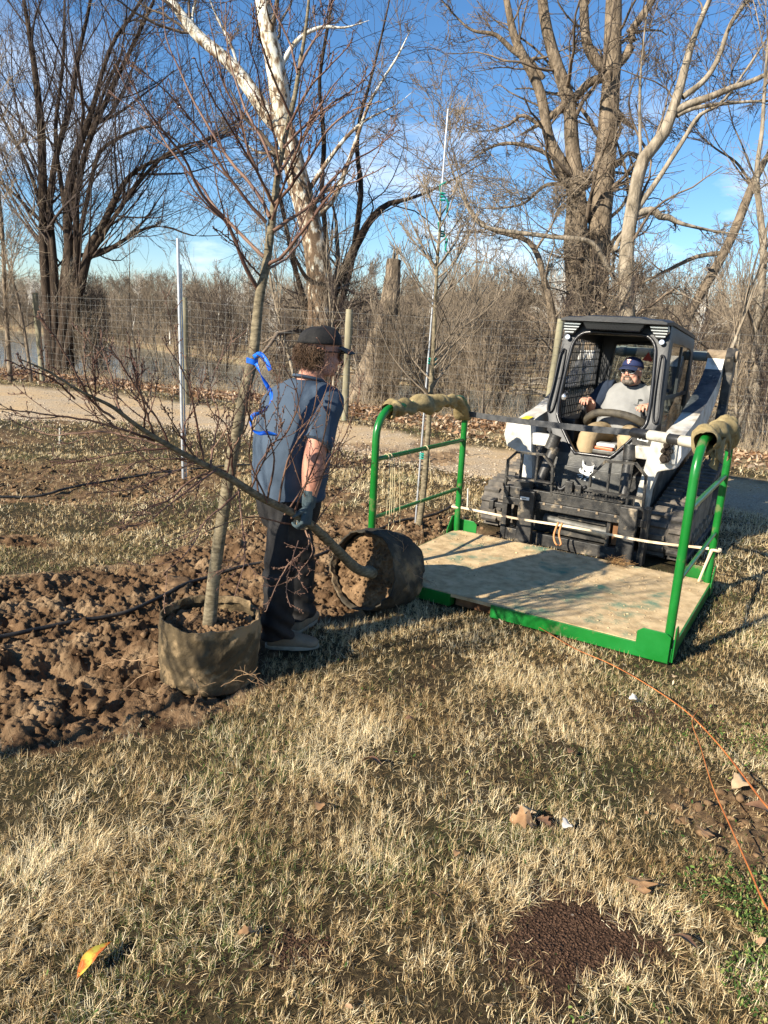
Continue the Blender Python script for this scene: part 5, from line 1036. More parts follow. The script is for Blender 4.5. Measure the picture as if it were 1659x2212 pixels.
def nursery(name, label, trunk, branches, seed, lv1, lv2, tm=B_YOUNG, bm_=B_RED, rw=None):
    rs = np.random.RandomState(seed); P, R = trunk; root = thing(name, label, 'tree', (P[0][0], P[0][1], P[0][2])); off = np.array(root.location)
    A = Acc(); Pt = resample(np.column_stack([P, R]), 70); A.add(*rough(Pt[:, :3], Pt[:, 3], 16, rs, .07)); A.build('trunk', tm, root, off)
    B = Acc(); n0 = 18; PP = np.stack([resample(p, n0) for p, r in branches]); RR = np.stack([np.interp(np.linspace(0, 1, n0), np.linspace(0, 1, len(r)), r) for p, r in branches])
    PP = PP+np.concatenate([np.zeros((len(PP), 1, 3)), rs.normal(0, .0014, (len(PP), n0-1, 3))], 1)
    B.tubes(PP, RR, 8); buds(PP, RR, rs, 12, B, .011, .0034)
    P2, R2 = grow(PP, RR, rs=rs, **lv1); B.tubes(P2, R2, 5); buds(P2, R2, rs, 6, B, .009, .0028)
    P3, R3 = grow(P2, R2, rs=rs, **lv2); B.tubes(P3, R3, 4); buds(P3, R3, rs, 3, B, .008, .0025)
    B.build('branches', bm_, root, off); return root
# upright tree in the muddy bag
YB = 3.36
def br(pts, Y0, Y1, r0, r1, h=1.0): n = len(pts); return np.array([at(x*h, y*h, Y0+(Y1-Y0)*i/(n-1)) for i, (x, y) in enumerate(pts)]), np.linspace(r0, r1, 5)
tp_ = [(452, 1352), (463, 1240), (482, 1110), (506, 960), (530, 840), (546, 775), (560, 645), (575, 572), (588, 475), (600, 375), (617, 290), (636, 212), (646, 150), (662, 50), (672, -60)]
tY = [3.36, 3.36, 3.37, 3.38, 3.39, 3.4, 3.42, 3.43, 3.45, 3.47, 3.49, 3.51, 3.53, 3.55, 3.57]
tP = np.array([at(x, y, Yq) for (x, y), Yq in zip(tp_, tY)]); tR = np.interp(np.linspace(0, 1, 15), [0, .08, .35, .5, .65, 1], [.034, .030, .024, .019, .014, .005])
BR = [([(1118, 1255), (1060, 1150), (980, 960), (870, 840), (800, 690), (700, 560), (620, 450), (520, 260)], -.5, 8),
      ([(1140, 1110), (1040, 1010), (930, 900), (880, 820), (760, 680), (660, 530), (600, 440), (560, 380)], .35, 7),
      ([(1150, 960), (1060, 860), (960, 720), (860, 560), (770, 450), (700, 380), (610, 300)], -.3, 7),
      ([(1165, 940), (1110, 830), (1000, 700), (920, 580), (830, 420), (760, 270), (715, 150), (700, -40)], .45, 7),
      ([(1170, 870), (1130, 780), (1070, 640), (1030, 500), (960, 340), (930, 200), (900, 60)], -.2, 6),
      ([(1200, 760), (1150, 640), (1090, 530), (1040, 420), (1010, 320), (980, 180), (975, 20)], .3, 6),
      ([(1150, 1150), (1220, 1110), (1290, 1020), (1360, 930), (1440, 830), (1540, 780), (1659, 720)], -.35, 7),
      ([(1180, 1000), (1260, 940), (1340, 890), (1420, 790), (1520, 700), (1620, 640), (1720, 560)], .3, 7),
      ([(1190, 880), (1260, 800), (1340, 680), (1420, 560), (1520, 480), (1640, 440)], -.4, 6),
      ([(1210, 740), (1270, 650), (1330, 560), (1380, 460), (1440, 370), (1500, 300)], .4, 6),
      ([(1240, 560), (1290, 460), (1340, 380), (1420, 290), (1510, 200)], -.2, 5),
      ([(1255, 500), (1200, 380), (1160, 280), (1120, 150), (1100, -10)], -.3, 5), ([(1290, 300), (1340, 200), (1400, 100), (1430, 0)], .25, 5), ([(1285, 320), (1250, 180), (1180, 40), (1150, -60)], .2, 4),
      ([(1160, 1160), (1230, 1120), (1300, 1040), (1350, 940), (1400, 860)], .5, 5), ([(1175, 950), (1240, 760), (1300, 600), (1290, 450), (1310, 300)], -.5, 5),
      ([(1210, 720), (1180, 560), (1130, 420), (1110, 300), (1060, 150)], -.45, 4), ([(1130, 1200), (1060, 1120), (1000, 1040), (920, 980)], -.4, 4),
      ([(1225, 640), (1300, 560), (1400, 470), (1520, 390), (1600, 320)], -.1, 5), ([(1190, 900), (1120, 760), (1000, 560), (905, 400), (840, 250)], -.6, 5)]
BB = []
for pts, dY, r in BR:
    y0 = 3.43; p, _ = br([(a/2, b/2) for a, b in pts], y0, y0+dY, 1, 1); BB.append((p, np.linspace(r*.00125, .0019, 6)))
t1 = nursery('nursery_tree', 'young bare tree standing upright in a muddy root bag with blue ribbon', (tP, tR), BB, 31,
             dict(cnt=6, ang=32, lenf=.34, npt=7, up=.4, wig=.07, t0=.2, rf=.6, rmin=.0018, taper=.5), dict(cnt=2, ang=38, lenf=.35, npt=4, up=.2, wig=.1, t0=.2, rf=.7, rmin=.0014))
off1 = np.array(t1.location); bag(t1, off1, (-.835, 3.38, -.02), (.03, -.02, 1), .232, .345, BAGM, 3)
rs = np.random.RandomState(4); root_hairs(t1, off1, [((-.66, 3.16, .14), (1, .1, .05), .45, .003), ((-.85, 3.13, .1), (.4, -.5, -.6), .25, .0025), ((-1.02, 3.2, .1), (-.9, -.3, -.3), .3, .003), ((-.72, 3.14, .06), (.5, -.3, -.2), .3, .002), ((-.95, 3.15, .05), (-.5, -.8, 0), .28, .002), ((-1.06, 3.3, .12), (-1, 0, -.2), .35, .004), ((-.62, 3.25, .05), (.8, -.5, .1), .2, .002)], rs)
# the tilted tree
HB = np.array([.0, 4.46, .225]); axd = np.array([-.58, -.78, .22])
lp = [(803, 1238, 4.16), (770, 1228, 4.08), (735, 1195, 3.92), (700, 1160, 3.76), (665, 1128, 3.60), (620, 1102, 3.46), (560, 1073, 3.30), (500, 1035, 3.14), (450, 1008, 3.02), (395, 980, 2.90), (335, 945, 2.78), (290, 915, 2.70), (245, 880, 2.62), (205, 860, 2.55), (165, 840, 2.48), (100, 800, 2.40), (40, 775, 2.33)]
lP = np.array([at(*p) for p in lp]); b0 = lP[0]; lP = np.vstack([HB+axd*.14, lP]); lR = np.interp(np.linspace(0, 1, len(lP)), [0, .1, .25, .4, .6, .8, 1], [.037, .031, .024, .018, .011, .006, .002])
c2_ = lambda *p: [(466+.372*x, 658+.372*y) for x, y in p]; c6_ = lambda *p: [(x*.576, 548+y*.576) for x, y in p]
LB = [(c6_((580, 690), (540, 570), (510, 450), (480, 300)), 2.78, 2.6, 5), (c6_((500, 650), (440, 560), (420, 470), (380, 340)), 2.7, 2.75, 4.5), (c6_((430, 620), (350, 560), (300, 480), (230, 350), (160, 250)), 2.62, 2.35, 5),
      (c6_((350, 555), (358, 500), (350, 400)), 2.62, 2.55, 4), (c6_((640, 725), (590, 620), (530, 540), (500, 430)), 2.86, 2.7, 5), (c6_((770, 800), (730, 600), (700, 470), (610, 320)), 3.0, 2.8, 6), (c6_((790, 805), (800, 720), (820, 600), (790, 500), (840, 360)), 3.0, 3.2, 5),
      (c6_((850, 845), (870, 740), (930, 640), (940, 500)), 3.14, 3.0, 5), (c6_((580, 700), (460, 660), (300, 620), (150, 600), (0, 582)), 2.8, 2.45, 6), (c6_((640, 730), (500, 740), (340, 770), (200, 790)), 2.85, 2.6, 4), (c6_((620, 720), (400, 670), (200, 680), (100, 650)), 2.85, 2.9, 4.5),
      (c6_((850, 845), (750, 780), (640, 770), (520, 780), (450, 830), (420, 900)), 3.1, 2.75, 5), (c6_((790, 815), (700, 860), (640, 920), (560, 950), (480, 1010)), 3.05, 2.7, 6), (c6_((540, 660), (540, 560), (470, 440), (400, 330)), 2.75, 2.5, 4), (c6_((280, 545), (200, 470), (120, 440), (30, 400)), 2.6, 2.3, 4), (c6_((700, 770), (690, 650), (740, 560), (760, 430)), 2.92, 2.95, 4),
      (c2_((100, 1000), (90, 850), (60, 700), (0, 640)), 3.17, 3.0, 6), (c2_((300, 1130), (340, 900), (290, 700), (280, 560)), 3.33, 3.1, 6), (c2_((250, 1100), (240, 950), (330, 820), (380, 700), (330, 560)), 3.28, 3.3, 5), (c2_((360, 1180), (420, 900), (560, 640), (590, 400)), 3.4, 3.2, 6), (c2_((440, 1240), (500, 1100), (620, 800), (650, 600), (680, 380)), 3.5, 3.15, 6),
      (c2_((500, 1280), (640, 940), (740, 780), (830, 560)), 3.58, 3.35, 6), (c2_((560, 1300), (680, 1130), (760, 1060), (900, 940)), 3.62, 3.5, 5), (c2_((400, 1220), (540, 1030), (680, 960), (720, 800)), 3.48, 3.3, 5), (c2_((300, 1150), (200, 900), (210, 700), (150, 540)), 3.3, 3.0, 5), (c2_((200, 1080), (320, 820), (400, 760), (480, 560), (400, 360)), 3.25, 2.95, 5),
      (c2_((520, 1310), (540, 1400), (430, 1500), (350, 1640), (290, 1780)), 3.6, 3.35, 5), (c2_((130, 1050), (150, 1250), (170, 1480), (110, 1690)), 3.2, 2.9, 5), (c2_((510, 1300), (300, 1245), (200, 1235), (0, 1290), (-150, 1380)), 3.6, 3.0, 5), (c2_((480, 1370), (440, 1500), (410, 1640), (430, 1750)), 3.5, 3.35, 3), (c2_((140, 1080), (60, 1160), (-60, 1260), (-150, 1420), (-300, 1560)), 3.2, 2.75, 6),
      (c2_((0, 960), (-100, 1030), (-230, 1130), (-400, 1260), (-560, 1300)), 3.0, 2.6, 6), (c2_((540, 1330), (560, 1450), (480, 1560), (510, 1640)), 3.58, 3.5, 3), (c2_((60, 970), (-100, 900), (-200, 760), (-300, 600)), 3.1, 2.8, 5), (c6_((740, 780), (620, 830), (500, 880), (330, 900)), 2.96, 2.6, 4)]
LBB = [(br(p, a, b, 1, 1)[0], np.linspace(r*.00095, .0017, 6)) for p, a, b, r in LB]
t2 = nursery('tilted_tree', 'young bare tree tipped over with its root ball beside the platform', (lP, lR), LBB, 32,
             dict(cnt=6, ang=34, lenf=.45, npt=7, up=.4, wig=.06, t0=.12, rf=.6, rmin=.0013, taper=.5), dict(cnt=2, ang=42, lenf=.35, npt=4, up=.15, wig=.14, t0=.2, rf=.7, rmin=.0014))
off2 = np.array(t2.location); bag(t2, off2, HB-axd/np.linalg.norm(axd)*.16, axd, .243, .36, BAGD, 6)
rs = np.random.RandomState(5); root_hairs(t2, off2, [((.12, 4.3, .38), (.4, -.2, .8), .22, .002), ((.2, 4.4, .2), (.9, -.2, .5), .25, .002), ((.1, 4.2, .1), (.5, -.6, -.3), .2, .002), ((-.25, 4.3, .34), (-.7, -.3, .2), .12, .004), ((.15, 4.25, .3), (.6, -.5, .3), .2, .0015)], rs)
# staked young tree behind the platform
sp_ = [(905, 1135), (915, 1060), (923, 960), (930, 850), (936, 760), (940, 660), (945, 560), (950, 500), (952, 440)]
sP = np.array([at(x, y, 6.40) for x, y in sp_]); g0 = sP[0].copy(); sR = np.linspace(.030, .007, 9)
SB = []; rs = np.random.RandomState(9)
for i in range(34):
    t = rs.uniform(.42, .98); q = resample(sP, 60)[int(t*59)]; a = rs.uniform(0, 6.28); L_ = (1.25-t)*rs.uniform(.8, 1.5); d = np.array([math.cos(a)*.75, math.sin(a)*.6, .55]); P = [q]
    for k in range(6): d = d+np.array([0, 0, .10])+rs.normal(0, .05, 3); d /= np.linalg.norm(d); P.append(P[-1]+d*L_/6)
    SB.append((np.array(P), np.linspace(.0075, .003, 6)))
t3 = nursery('staked_tree', 'young bare tree planted behind the left rack and tied to a pole with green tape', (sP, sR), SB, 33, dict(cnt=6, ang=36, lenf=.42, npt=6, up=.3, wig=.1, t0=.2, rf=.6, rmin=.0026, taper=.5), dict(cnt=3, ang=40, lenf=.4, npt=4, up=.15, wig=.12, t0=.2, rf=.7, rmin=.002), B_YOUNG, B_TWIG)
GALV = M('galvanised_pole', (.45, .46, .47), (.62, .63, .64), 20, .4, 0, metal=.55)
a_, b_ = at(897, 1130, 6.50), at(968, 236, 6.50); o = thing('tall_stake', 'very tall thin metal pole rising beside the staked tree', 'stake', a_); MB().tube([a_-[0, 0, .1], a_*.55+b_*.45], .009, 10, n=3).tube([a_*.55+b_*.45, b_], .0072, 10, n=3).build('pole', GALV, o, a_, auto=50)
a_, b_ = gp(396, 1036), at(384, 515, 7.78); o = thing('tall_stake', 'tall white metal pole standing alone in front of the second fence post', 'stake', a_); MB().tube([a_-[0, 0, .1], b_], .016, 12, n=4).tube([a_+[.028, .02, -.1], b_*.9+a_*.1+[.02, .02, 0]], .008, 8, n=3).build('pole', GALV, o, a_, auto=50)
GT = M('green_tape', (.0, .26, .19), None, rough=.4)
tl = ['green tie tape topmost on the tall pole above the tree tip', 'green tie tape with loose tails second from the top of the tall pole', 'green tie tape holding the staked tree a little above the burlap wrap', 'green tie tape on the staked tree just above the upper rack rail']
for (x, y), l, s in zip(((956, 425), (953, 505), (934, 780), (915, 985)), tl, (1.3, 1, 1, 1)):
    c = at(x, y, 6.43); m = MB(); r = .034 if y > 600 else .02
    for dz in (0, .018*s, -.02*s): m.tube([(r*math.cos(t), r*math.sin(t), dz+.004*math.sin(t*2)) for t in np.linspace(0, 6.28, 14)], .006, 6)
    if y < 600: m.tube([(r, 0, 0), (r+.03, -.02, -.05), (r+.02, -.02, -.12), (r+.05, -.02, -.16)], [.006, .008, .008, .003], 5); m.tube([(-r, 0, .03), (-r-.01, -.02, .08), (r, -.02, .11)], [.006, .008, .004], 5)
    o = m.build('tie_tape', GT, None); o.location = c; tag(o, l, 'tie tape', 'green tie tapes on the staked tree')
# blue ribbon: flat band curling down
BLU = M('blue_ribbon', (.005, .10, .62), (.01, .16, .75), 9, .45)
def ribbon(m, P, w, tw, n=60):
    P = resample(np.array(P, float), n); T = np.gradient(P, axis=0); R = []
    for i in range(n): t = T[i]/np.linalg.norm(T[i]); a = np.cross(t, [0, 1, 0]); a /= np.linalg.norm(a)+1e-9; b = np.cross(t, a); th = tw[0]+(tw[1]-tw[0])*i/n; d = a*math.cos(th)+b*math.sin(th); e = np.cross(d, t)*.0006; R.append([P[i]-d*w-e, P[i]+d*w-e, P[i]+d*w+e, P[i]-d*w+e])
    m.loft(R)
c = at(545, 780, 3.40); rb = thing('blue_ribbon', 'bright blue plastic ribbon knotted round the upright tree and curling down', 'ribbon', c)
m = MB(); V = []
m.loft([[c+np.array([.027*math.cos(t), .027*math.sin(t), z+.004*math.sin(2*t)]) for t in np.linspace(0, 2*math.pi, 20)[:-1]] for z in (-.012, -.004, .004, .012)], cap=False)
m.build('knot_band', BLU, rb, c, smooth=True)
m = MB(); ribbon(m, [at(548, 772, 3.36), at(562, 765, 3.33), at(575, 780, 3.31), at(584, 800, 3.30)], .011, (0, .5), 20); m.build('tail', BLU, rb, c, smooth=True)
m = MB(); ribbon(m, [at(553, 785, 3.36), at(565, 812, 3.34), at(582, 842, 3.33), at(586, 862, 3.32), at(572, 885, 3.31), at(545, 900, 3.32), at(543, 925, 3.33), at(560, 936, 3.33), at(575, 935, 3.33), at(600, 940, 3.33)], .0095, (.3, 10.5), 110); m.build('tail', BLU, rb, c, smooth=True)

# ------------------------------------------------------------------ hoses, stakes, twigs, leaves
HOSE = M('black_hose', (.012, .012, .012), (.10, .085, .065), 6, .5, .2, 60, lo=.45, hi=.75)
def hose(pts, r, label, h=.02):
    W = [gp(x, y) for x, y in pts]; W = resample(np.array(W), 60); W[:, 2] = height(W[:, 0], W[:, 1])+h+r; W[:, 2] = np.convolve(np.pad(W[:, 2], 3, mode='edge'), np.ones(7)/7, 'valid')
    o = MB().tube(W-W[0], r, 10, n=90).build('irrigation_hose', HOSE, None, smooth=True); o.location = tuple(W[0]); tag(o, label, 'hose', 'black hoses lying over the dug soil')
hose([(-60, 1400), (0, 1384), (140, 1350), (280, 1318), (400, 1262), (470, 1240), (560, 1222), (640, 1212), (740, 1180), (800, 1150), (870, 1128), (940, 1118), (1000, 1090)], .0125, 'black hose running across the dug soil behind the root bag and the man', .03)
hose([(-80, 1076), (0, 1075), (90, 1071), (200, 1052), (320, 1030), (400, 1018), (470, 1012), (560, 1010)], .012, 'black hose far left crossing the turned soil before the gravel track', .02)
WS = M('white_stick', (.62, .58, .48), None, rough=.7)
for (x, y, y2, l) in ((1010, 1100, 1055, 'short white marker stick by the left side of the machine'), (128, 958, 925, 'short white marker stick at the far left before the track'), (1413, 970, 940, None)):
    if l: a_ = gp(x, y); k = at(x+1, y2, a_[1]); MB().tube([(0, 0, -.05), tuple(k-a_)], .009, 6).build('marker_stick', WS, None).location = tuple(a_); o = COL.objects[-1] if False else [q for q in bpy.data.objects if q.name.startswith('marker_stick')][-1]; tag(o, l, 'marker stick')
ORT = M('orange_twig', (.30, .085, .025), (.50, .18, .05), 12, .5)
def twig(pts, r, label, kids=0):
    W = np.array([gp(x, y, z) for x, y, z in pts]); W = resample(W, 40); o = MB().tube(W-W[0], np.linspace(r, r*.45, 40), 7).build('orange_twig', ORT, None, smooth=True); o.location = tuple(W[0]); tag(o, label, 'twig')
twig([(1720, 1795, .12), (1659, 1745, .10), (1600, 1668, .08), (1545, 1600, .07), (1480, 1535, .06), (1400, 1480, .05), (1320, 1435, .05), (1240, 1400, .05), (1165, 1355, .04)], .0042, 'long thin orange twig arching from the right edge towards the platform')
twig([(1720, 2030, .12), (1659, 1965, .11), (1620, 1880, .10), (1580, 1790, .09), (1540, 1700, .09), (1512, 1610, .08), (1495, 1560, .07), (1510, 1530, .06)], .0036, 'thin orange twig running down the right edge over the green weeds')
LM = [M('oak_leaf_brown', (.30, .16, .07), (.45, .27, .13), 30, .6), M('oak_leaf_dark', (.16, .08, .045), (.26, .15, .08), 30, .6), M('yellow_red_leaf', (.50, .42, .06), (.50, .12, .02), 16, .5, lo=.42, hi=.52), M('pale_leaf', (.50, .46, .40), (.66, .62, .56), 30, .7), M('tan_leaf', (.48, .33, .18), (.62, .46, .28), 30, .6)]
def leaf(x, y, S, az, q, label, lob=.35, wd=.5, curl=.3, tilt=.25):
    c = gp(x, y); c[2] = hz(c)+.028; n = 26; V = []; top = []
    for i in range(n+1):
        t = i/n; w = wd*math.sin(math.pi*min(1, t*1.02)**.8)*(1+lob*math.sin(t*math.pi*7))*.5; w = max(w, .012 if t < .12 else .0); z = curl*.35*math.sin(t*3.1)-.12*abs(t-.5)
        V += [((t-.5), w, z+w*curl), ((t-.5), 0, z-.02), ((t-.5), -w, z+w*curl*.6)]
    Fc = []
    for i in range(n): a = i*3; Fc += [(a, a+1, a+4, a+3), (a+1, a+2, a+5, a+4)]
    m = MB(); V2 = [(p[0]*S, p[1]*S, p[2]*S) for p in V]; m.add(V2, Fc); m.add([(p[0], p[1], p[2]-.0006) for p in V2], [f[::-1] for f in Fc]); o = m.build('fallen_leaf', LM[q], None, smooth=True); o.location = tuple(c); o.rotation_euler = (RS.uniform(-.2, .2)+tilt*.3, tilt, az); tag(o, label, 'leaf')
leaf(205, 2085, .125, 1.15, 2, 'large yellow and orange curled leaf at the bottom left', .05, .34, .25, -.08)
leaf(690, 1752, .075, 1.5, 0, 'brown oval leaf lying alone in the middle of the lawn', .1, .5, .3)
leaf(1138, 1772, .10, .9, 4, 'tan oak leaf on top of the dark leaf heap', .5, .55, .3); leaf(1130, 1795, .11, .1, 0, 'light brown oak leaf at the front of the dark leaf heap', .45, .6, .4); leaf(1168, 1790, .08, 2.2, 1, 'dark brown leaf at the right side of the leaf heap', .4)
leaf(1222, 1800, .055, .8, 3, 'small pale grey crumpled leaf right of the leaf heap', .2, .7, .5); leaf(1380, 1925, .11, 1.45, 0, 'brown lobed oak leaf on straw between the heap and the green weeds', .6, .62, .2)
leaf(1520, 1805, .08, 1.2, 0, 'brown lobed oak leaf below the thin orange twig', .5, .6, .2); leaf(1368, 1520, .06, .3, 3, 'small white leaf beside the far dark patch of soil', .2, .6, .5); leaf(985, 1860, .045, 1.2, 0, 'tiny reddish leaf above the large mulch patch', .1)
leaf(885, 1625-60, .05, .4, 1, 'small dark leaf in the grass in front of the root bag', .2); leaf(1600, 1700, .13, .6, 4, 'large tan leaf on bare soil at the right edge', .15, .5, .5); leaf(800, 1665, .11, 2.6, 1, 'dark curled bark-like leaf left of centre in the lawn', .1, .3, .5); leaf(1010, 1745, .05, 2, 0, 'small brown leaf left of the leaf heap', .3)
leaf(1470, 1900+150, .09, 2.3, 1, 'brown leaf at the edge of the green weeds near the bottom', .2, .4); leaf(535, 2030, .06, .4, 0, 'small brown leaf near the small mulch patch', .3); leaf(1230, 1640, .05, 1, 1, 'small brown leaf in grass before the far soil patch', .3); leaf(1455, 1470, .05, 1, 4, 'small tan leaf near the front corner of the platform', .3)
leaf(1645, 1755, .12, -.6, 1, 'dark curled leaf beside the tan leaf at the right edge', .1, .5, .5)

# a third nursery tree stands just outside the frame on the left; its shadow falls across the lawn
_r = np.random.RandomState(44); _b = np.array([-3.35, 1.10, 0.0]); _t = np.array([_b+[.02*k, .015*k, .26*k] for k in range(13)]); _B = []
for _i in range(20):
    _q = resample(_t, 60)[int(_r.uniform(.38, .98)*59)]; _a = _r.uniform(0, 6.28); _d = np.array([math.cos(_a)*.6, math.sin(_a)*.6, .8]); _P = [_q]
    for _k in range(6): _d = _d+_r.normal(0, .05, 3)+[0, 0, .08]; _d /= np.linalg.norm(_d); _P.append(_P[-1]+_d*.2)
    _B.append((np.array(_P), np.linspace(.007, .002, 6)))
_t4 = nursery('nursery_tree', 'young bare tree standing in the lawn left of the root bag outside the picture', (_t, np.linspace(.038, .008, 13)), _B, 35, dict(cnt=6, ang=34, lenf=.4, npt=6, up=.4, wig=.07, t0=.2, rf=.6, rmin=.0018, taper=.5), dict(cnt=2, ang=38, lenf=.35, npt=4, up=.2, wig=.1, t0=.2, rf=.7, rmin=.0014))
bag(_t4, np.array(_t4.location), (-3.35, 1.10, -.02), (0, 0, 1), .232, .345, BAGM, 5)
# ------------------------------------------------------------------ people
SKIN = M('skin', (.50, .25, .17), (.60, .33, .24), 12, .55, .15, 120, spec=.3); SKINR = M('ruddy_skin', (.46, .21, .14), (.52, .25, .17), 8, .55, .15, 120, spec=.3)
class Fr:
    def __init__(s, c, fw, up=(0, 0, 1)):
        s.c = np.array(c, float); s.z = np.array(up, float)/np.linalg.norm(up); fw = np.array(fw, float); fw = fw-s.z*(fw@s.z); s.x = fw/np.linalg.norm(fw); s.y = np.cross(s.z, s.x)
    def __call__(s, p): p = np.asarray(p, float); return s.c+p[..., 0:1]*s.x+p[..., 1:2]*s.y+p[..., 2:3]*s.z
    def ball(s, m, c, r, k=16, n=10):
        V = []; Fc = []
        for j in range(n+1):
            th = math.pi*j/n
            for i in range(k): V.append((c[0]+r[0]*math.sin(th)*math.cos(2*math.pi*i/k), c[1]+r[1]*math.sin(th)*math.sin(2*math.pi*i/k), c[2]-r[2]*math.cos(th)))
        for j in range(n):
            for i in range(k): Fc.append((j*k+i, j*k+(i+1) % k, (j+1)*k+(i+1) % k, (j+1)*k+i))
        m.add(s(np.array(V)), Fc)
def head_mb(m, f, jaw=1.0):
    f.ball(m, (-.008, 0, .035), (.098, .078, .088)); f.ball(m, (.03, 0, -.035), (.062, .062*jaw, .075)); f.ball(m, (.062, 0, -.083), (.028, .03*jaw, .022)); f.ball(m, (.055, 0, .02), (.038, .060, .05))
    for s in (1, -1): f.ball(m, (.058, s*.036, -.025), (.03, .026, .028)); f.ball(m, (-.008, s*.079, -.012), (.02, .010, .032)); f.ball(m, (.083, s*.028, .028), (.012, .024, .009)); f.ball(m, (.03, s*.048*jaw, -.065), (.04, .02, .035))
    limb(m, f(np.array([(.086, 0, .022), (.103, 0, .0), (.113, 0, -.022)])), [.010, .011, .014], up=f.y, k=10, n=6); f.ball(m, (.104, .011, -.026), (.011, .010, .009)); f.ball(m, (.104, -.011, -.026), (.011, .010, .009))
    f.ball(m, (.088, 0, -.052), (.012, .024, .0065)); f.ball(m, (.086, 0, -.063), (.012, .021, .007))
def hand_mb(m, w, d, nrm, side, curl=(.5, .6, .4), S=1.0, spread=.06, tcurl=.3):
    d = np.array(d, float); d /= np.linalg.norm(d); nrm = np.array(nrm, float); nrm -= d*(nrm@d); nrm /= np.linalg.norm(nrm); a = np.cross(d, nrm)*side; w = np.array(w, float)
    limb(m, [w-d*.01, w+d*.03*S, w+d*.065*S, w+d*.095*S], [(.026*S, .019*S), (.036*S, .017*S), (.042*S, .0155*S), (.040*S, .012*S)], up=nrm, k=16, n=8, sq=2.4)
    for i, (L_, r) in enumerate(((.072, .0088), (.080, .0092), (.074, .0088), (.058, .0078))):
        p = w+d*(.088-.004*abs(i-1))*S+a*(.031-.0205*i)*S; dd = d+a*spread*(1.5-i); dd /= np.linalg.norm(dd); P = [p-dd*.012, p]; ang = 0
        for sg, cv in zip((.45, .31, .24), curl): ang += cv*(1+.12*i*.5); q = dd*math.cos(ang)+nrm*math.sin(ang); P.append(P[-1]+q*L_*sg*S)
        limb(m, P, [r*S*1.05, r*S*1.08, r*S, r*S*.93, r*S*.72], up=a, k=10, n=12)
    p = w+d*.022*S+a*.026*S; dd = d*.62+a*.72+nrm*.35; dd /= np.linalg.norm(dd); q = dd*math.cos(tcurl)+nrm*math.sin(tcurl)*.7+d*.3*math.sin(tcurl); q /= np.linalg.norm(q)
    limb(m, [p-dd*.012, p+dd*.015*S, p+dd*.042*S, p+dd*.042*S+q*.030*S], [.014*S, .0125*S, .0105*S, .008*S], up=nrm, k=10, n=10)
def hring(c, yaw, rf, rl, k=28, sq=2.3, tilt=0):
    an = np.arange(k)*2*math.pi/k; cs = np.sign(np.cos(an))*np.abs(np.cos(an))**(2/sq); sn = np.sign(np.sin(an))*np.abs(np.sin(an))**(2/sq); fx, fy = math.cos(yaw), math.sin(yaw); x = rf*cs; y = rl*sn
    return np.stack([c[0]+x*fx-y*fy, c[1]+x*fy+y*fx, c[2]+tilt*x], -1)
def torso(m, rows, n=30, sq=2.3, cap=True):
    A = resample(np.array(rows, float), n); m.loft([hring(r[:3], r[3], r[4], r[5], sq=sq, tilt=r[6] if len(r) > 6 else 0) for r in A])
def cloth(amp, fx, fz, seed, extra=None):
    def d(co):
        x, y, z = co.T; u = x*.8+y*.6; v = fbm(u*fx+1.5*z, z*fz+u*2, 3, seed); r = 1-2*np.abs(fbm(u*fx*.6+z*3+seed, z*fz*.7-u*4, 3, seed+4)); o = amp*(v*.8+(r-.5)*.6)
        if extra is not None: o = o+extra(co)
        return o
    return d
def cap_(parent, off, f, cmat, bmat, S=1.0, bl=.085, droop=.25, panel=None):
    m = MB(); k = 36; R = []
    for t in np.linspace(0, 1, 12):
        a = t*math.pi/2*.98; r = math.cos(a)**.75 if t > 0 else 1; R.append(f(np.array([(-.012+(.103*S*r)*math.cos(q), .086*S*r*math.sin(q), .045+.082*S*math.sin(a)*(1+.06*math.cos(q))+.012*(-math.cos(q))*(1-t)*-1) for q in np.arange(k)*2*math.pi/k])))
    m.loft(R); f.ball(m, (-.012, 0, .045+.083*S), (.008, .008, .004), 8, 5); cr_ = m.build('cap_crown', cmat, parent, off, smooth=True)
    m = MB(); V = []; nn = 14; mm = 6
    for th in (0, 1):
        for i in range(nn+1):
            q = (i/nn-.5)*2.35
            for j in range(mm+1):
                u = j/mm; x = -.012+.103*S*math.cos(q*.72)*(1-.0*u)+bl*u*math.cos(q*.60)**1.2; y = .086*S*math.sin(q*.72)*1.16; V.append((x, y, .054-droop*.10*u*u-.9*y*y*2.2-th*.004-(.012*u)))
    Fc = []; N1 = (nn+1)*(mm+1)
    for i in range(nn):
        for j in range(mm): a = i*(mm+1)+j; q = (a, a+1, a+mm+2, a+mm+1); Fc += [q, tuple(N1+v for v in q[::-1])]
    for i in range(nn): a = i*(mm+1)+mm; Fc.append((a, a+mm+1, N1+a+mm+1, N1+a))
    m.add(f(np.array(V)), Fc); m.build('cap_brim', bmat, parent, off, smooth=True); return cr_
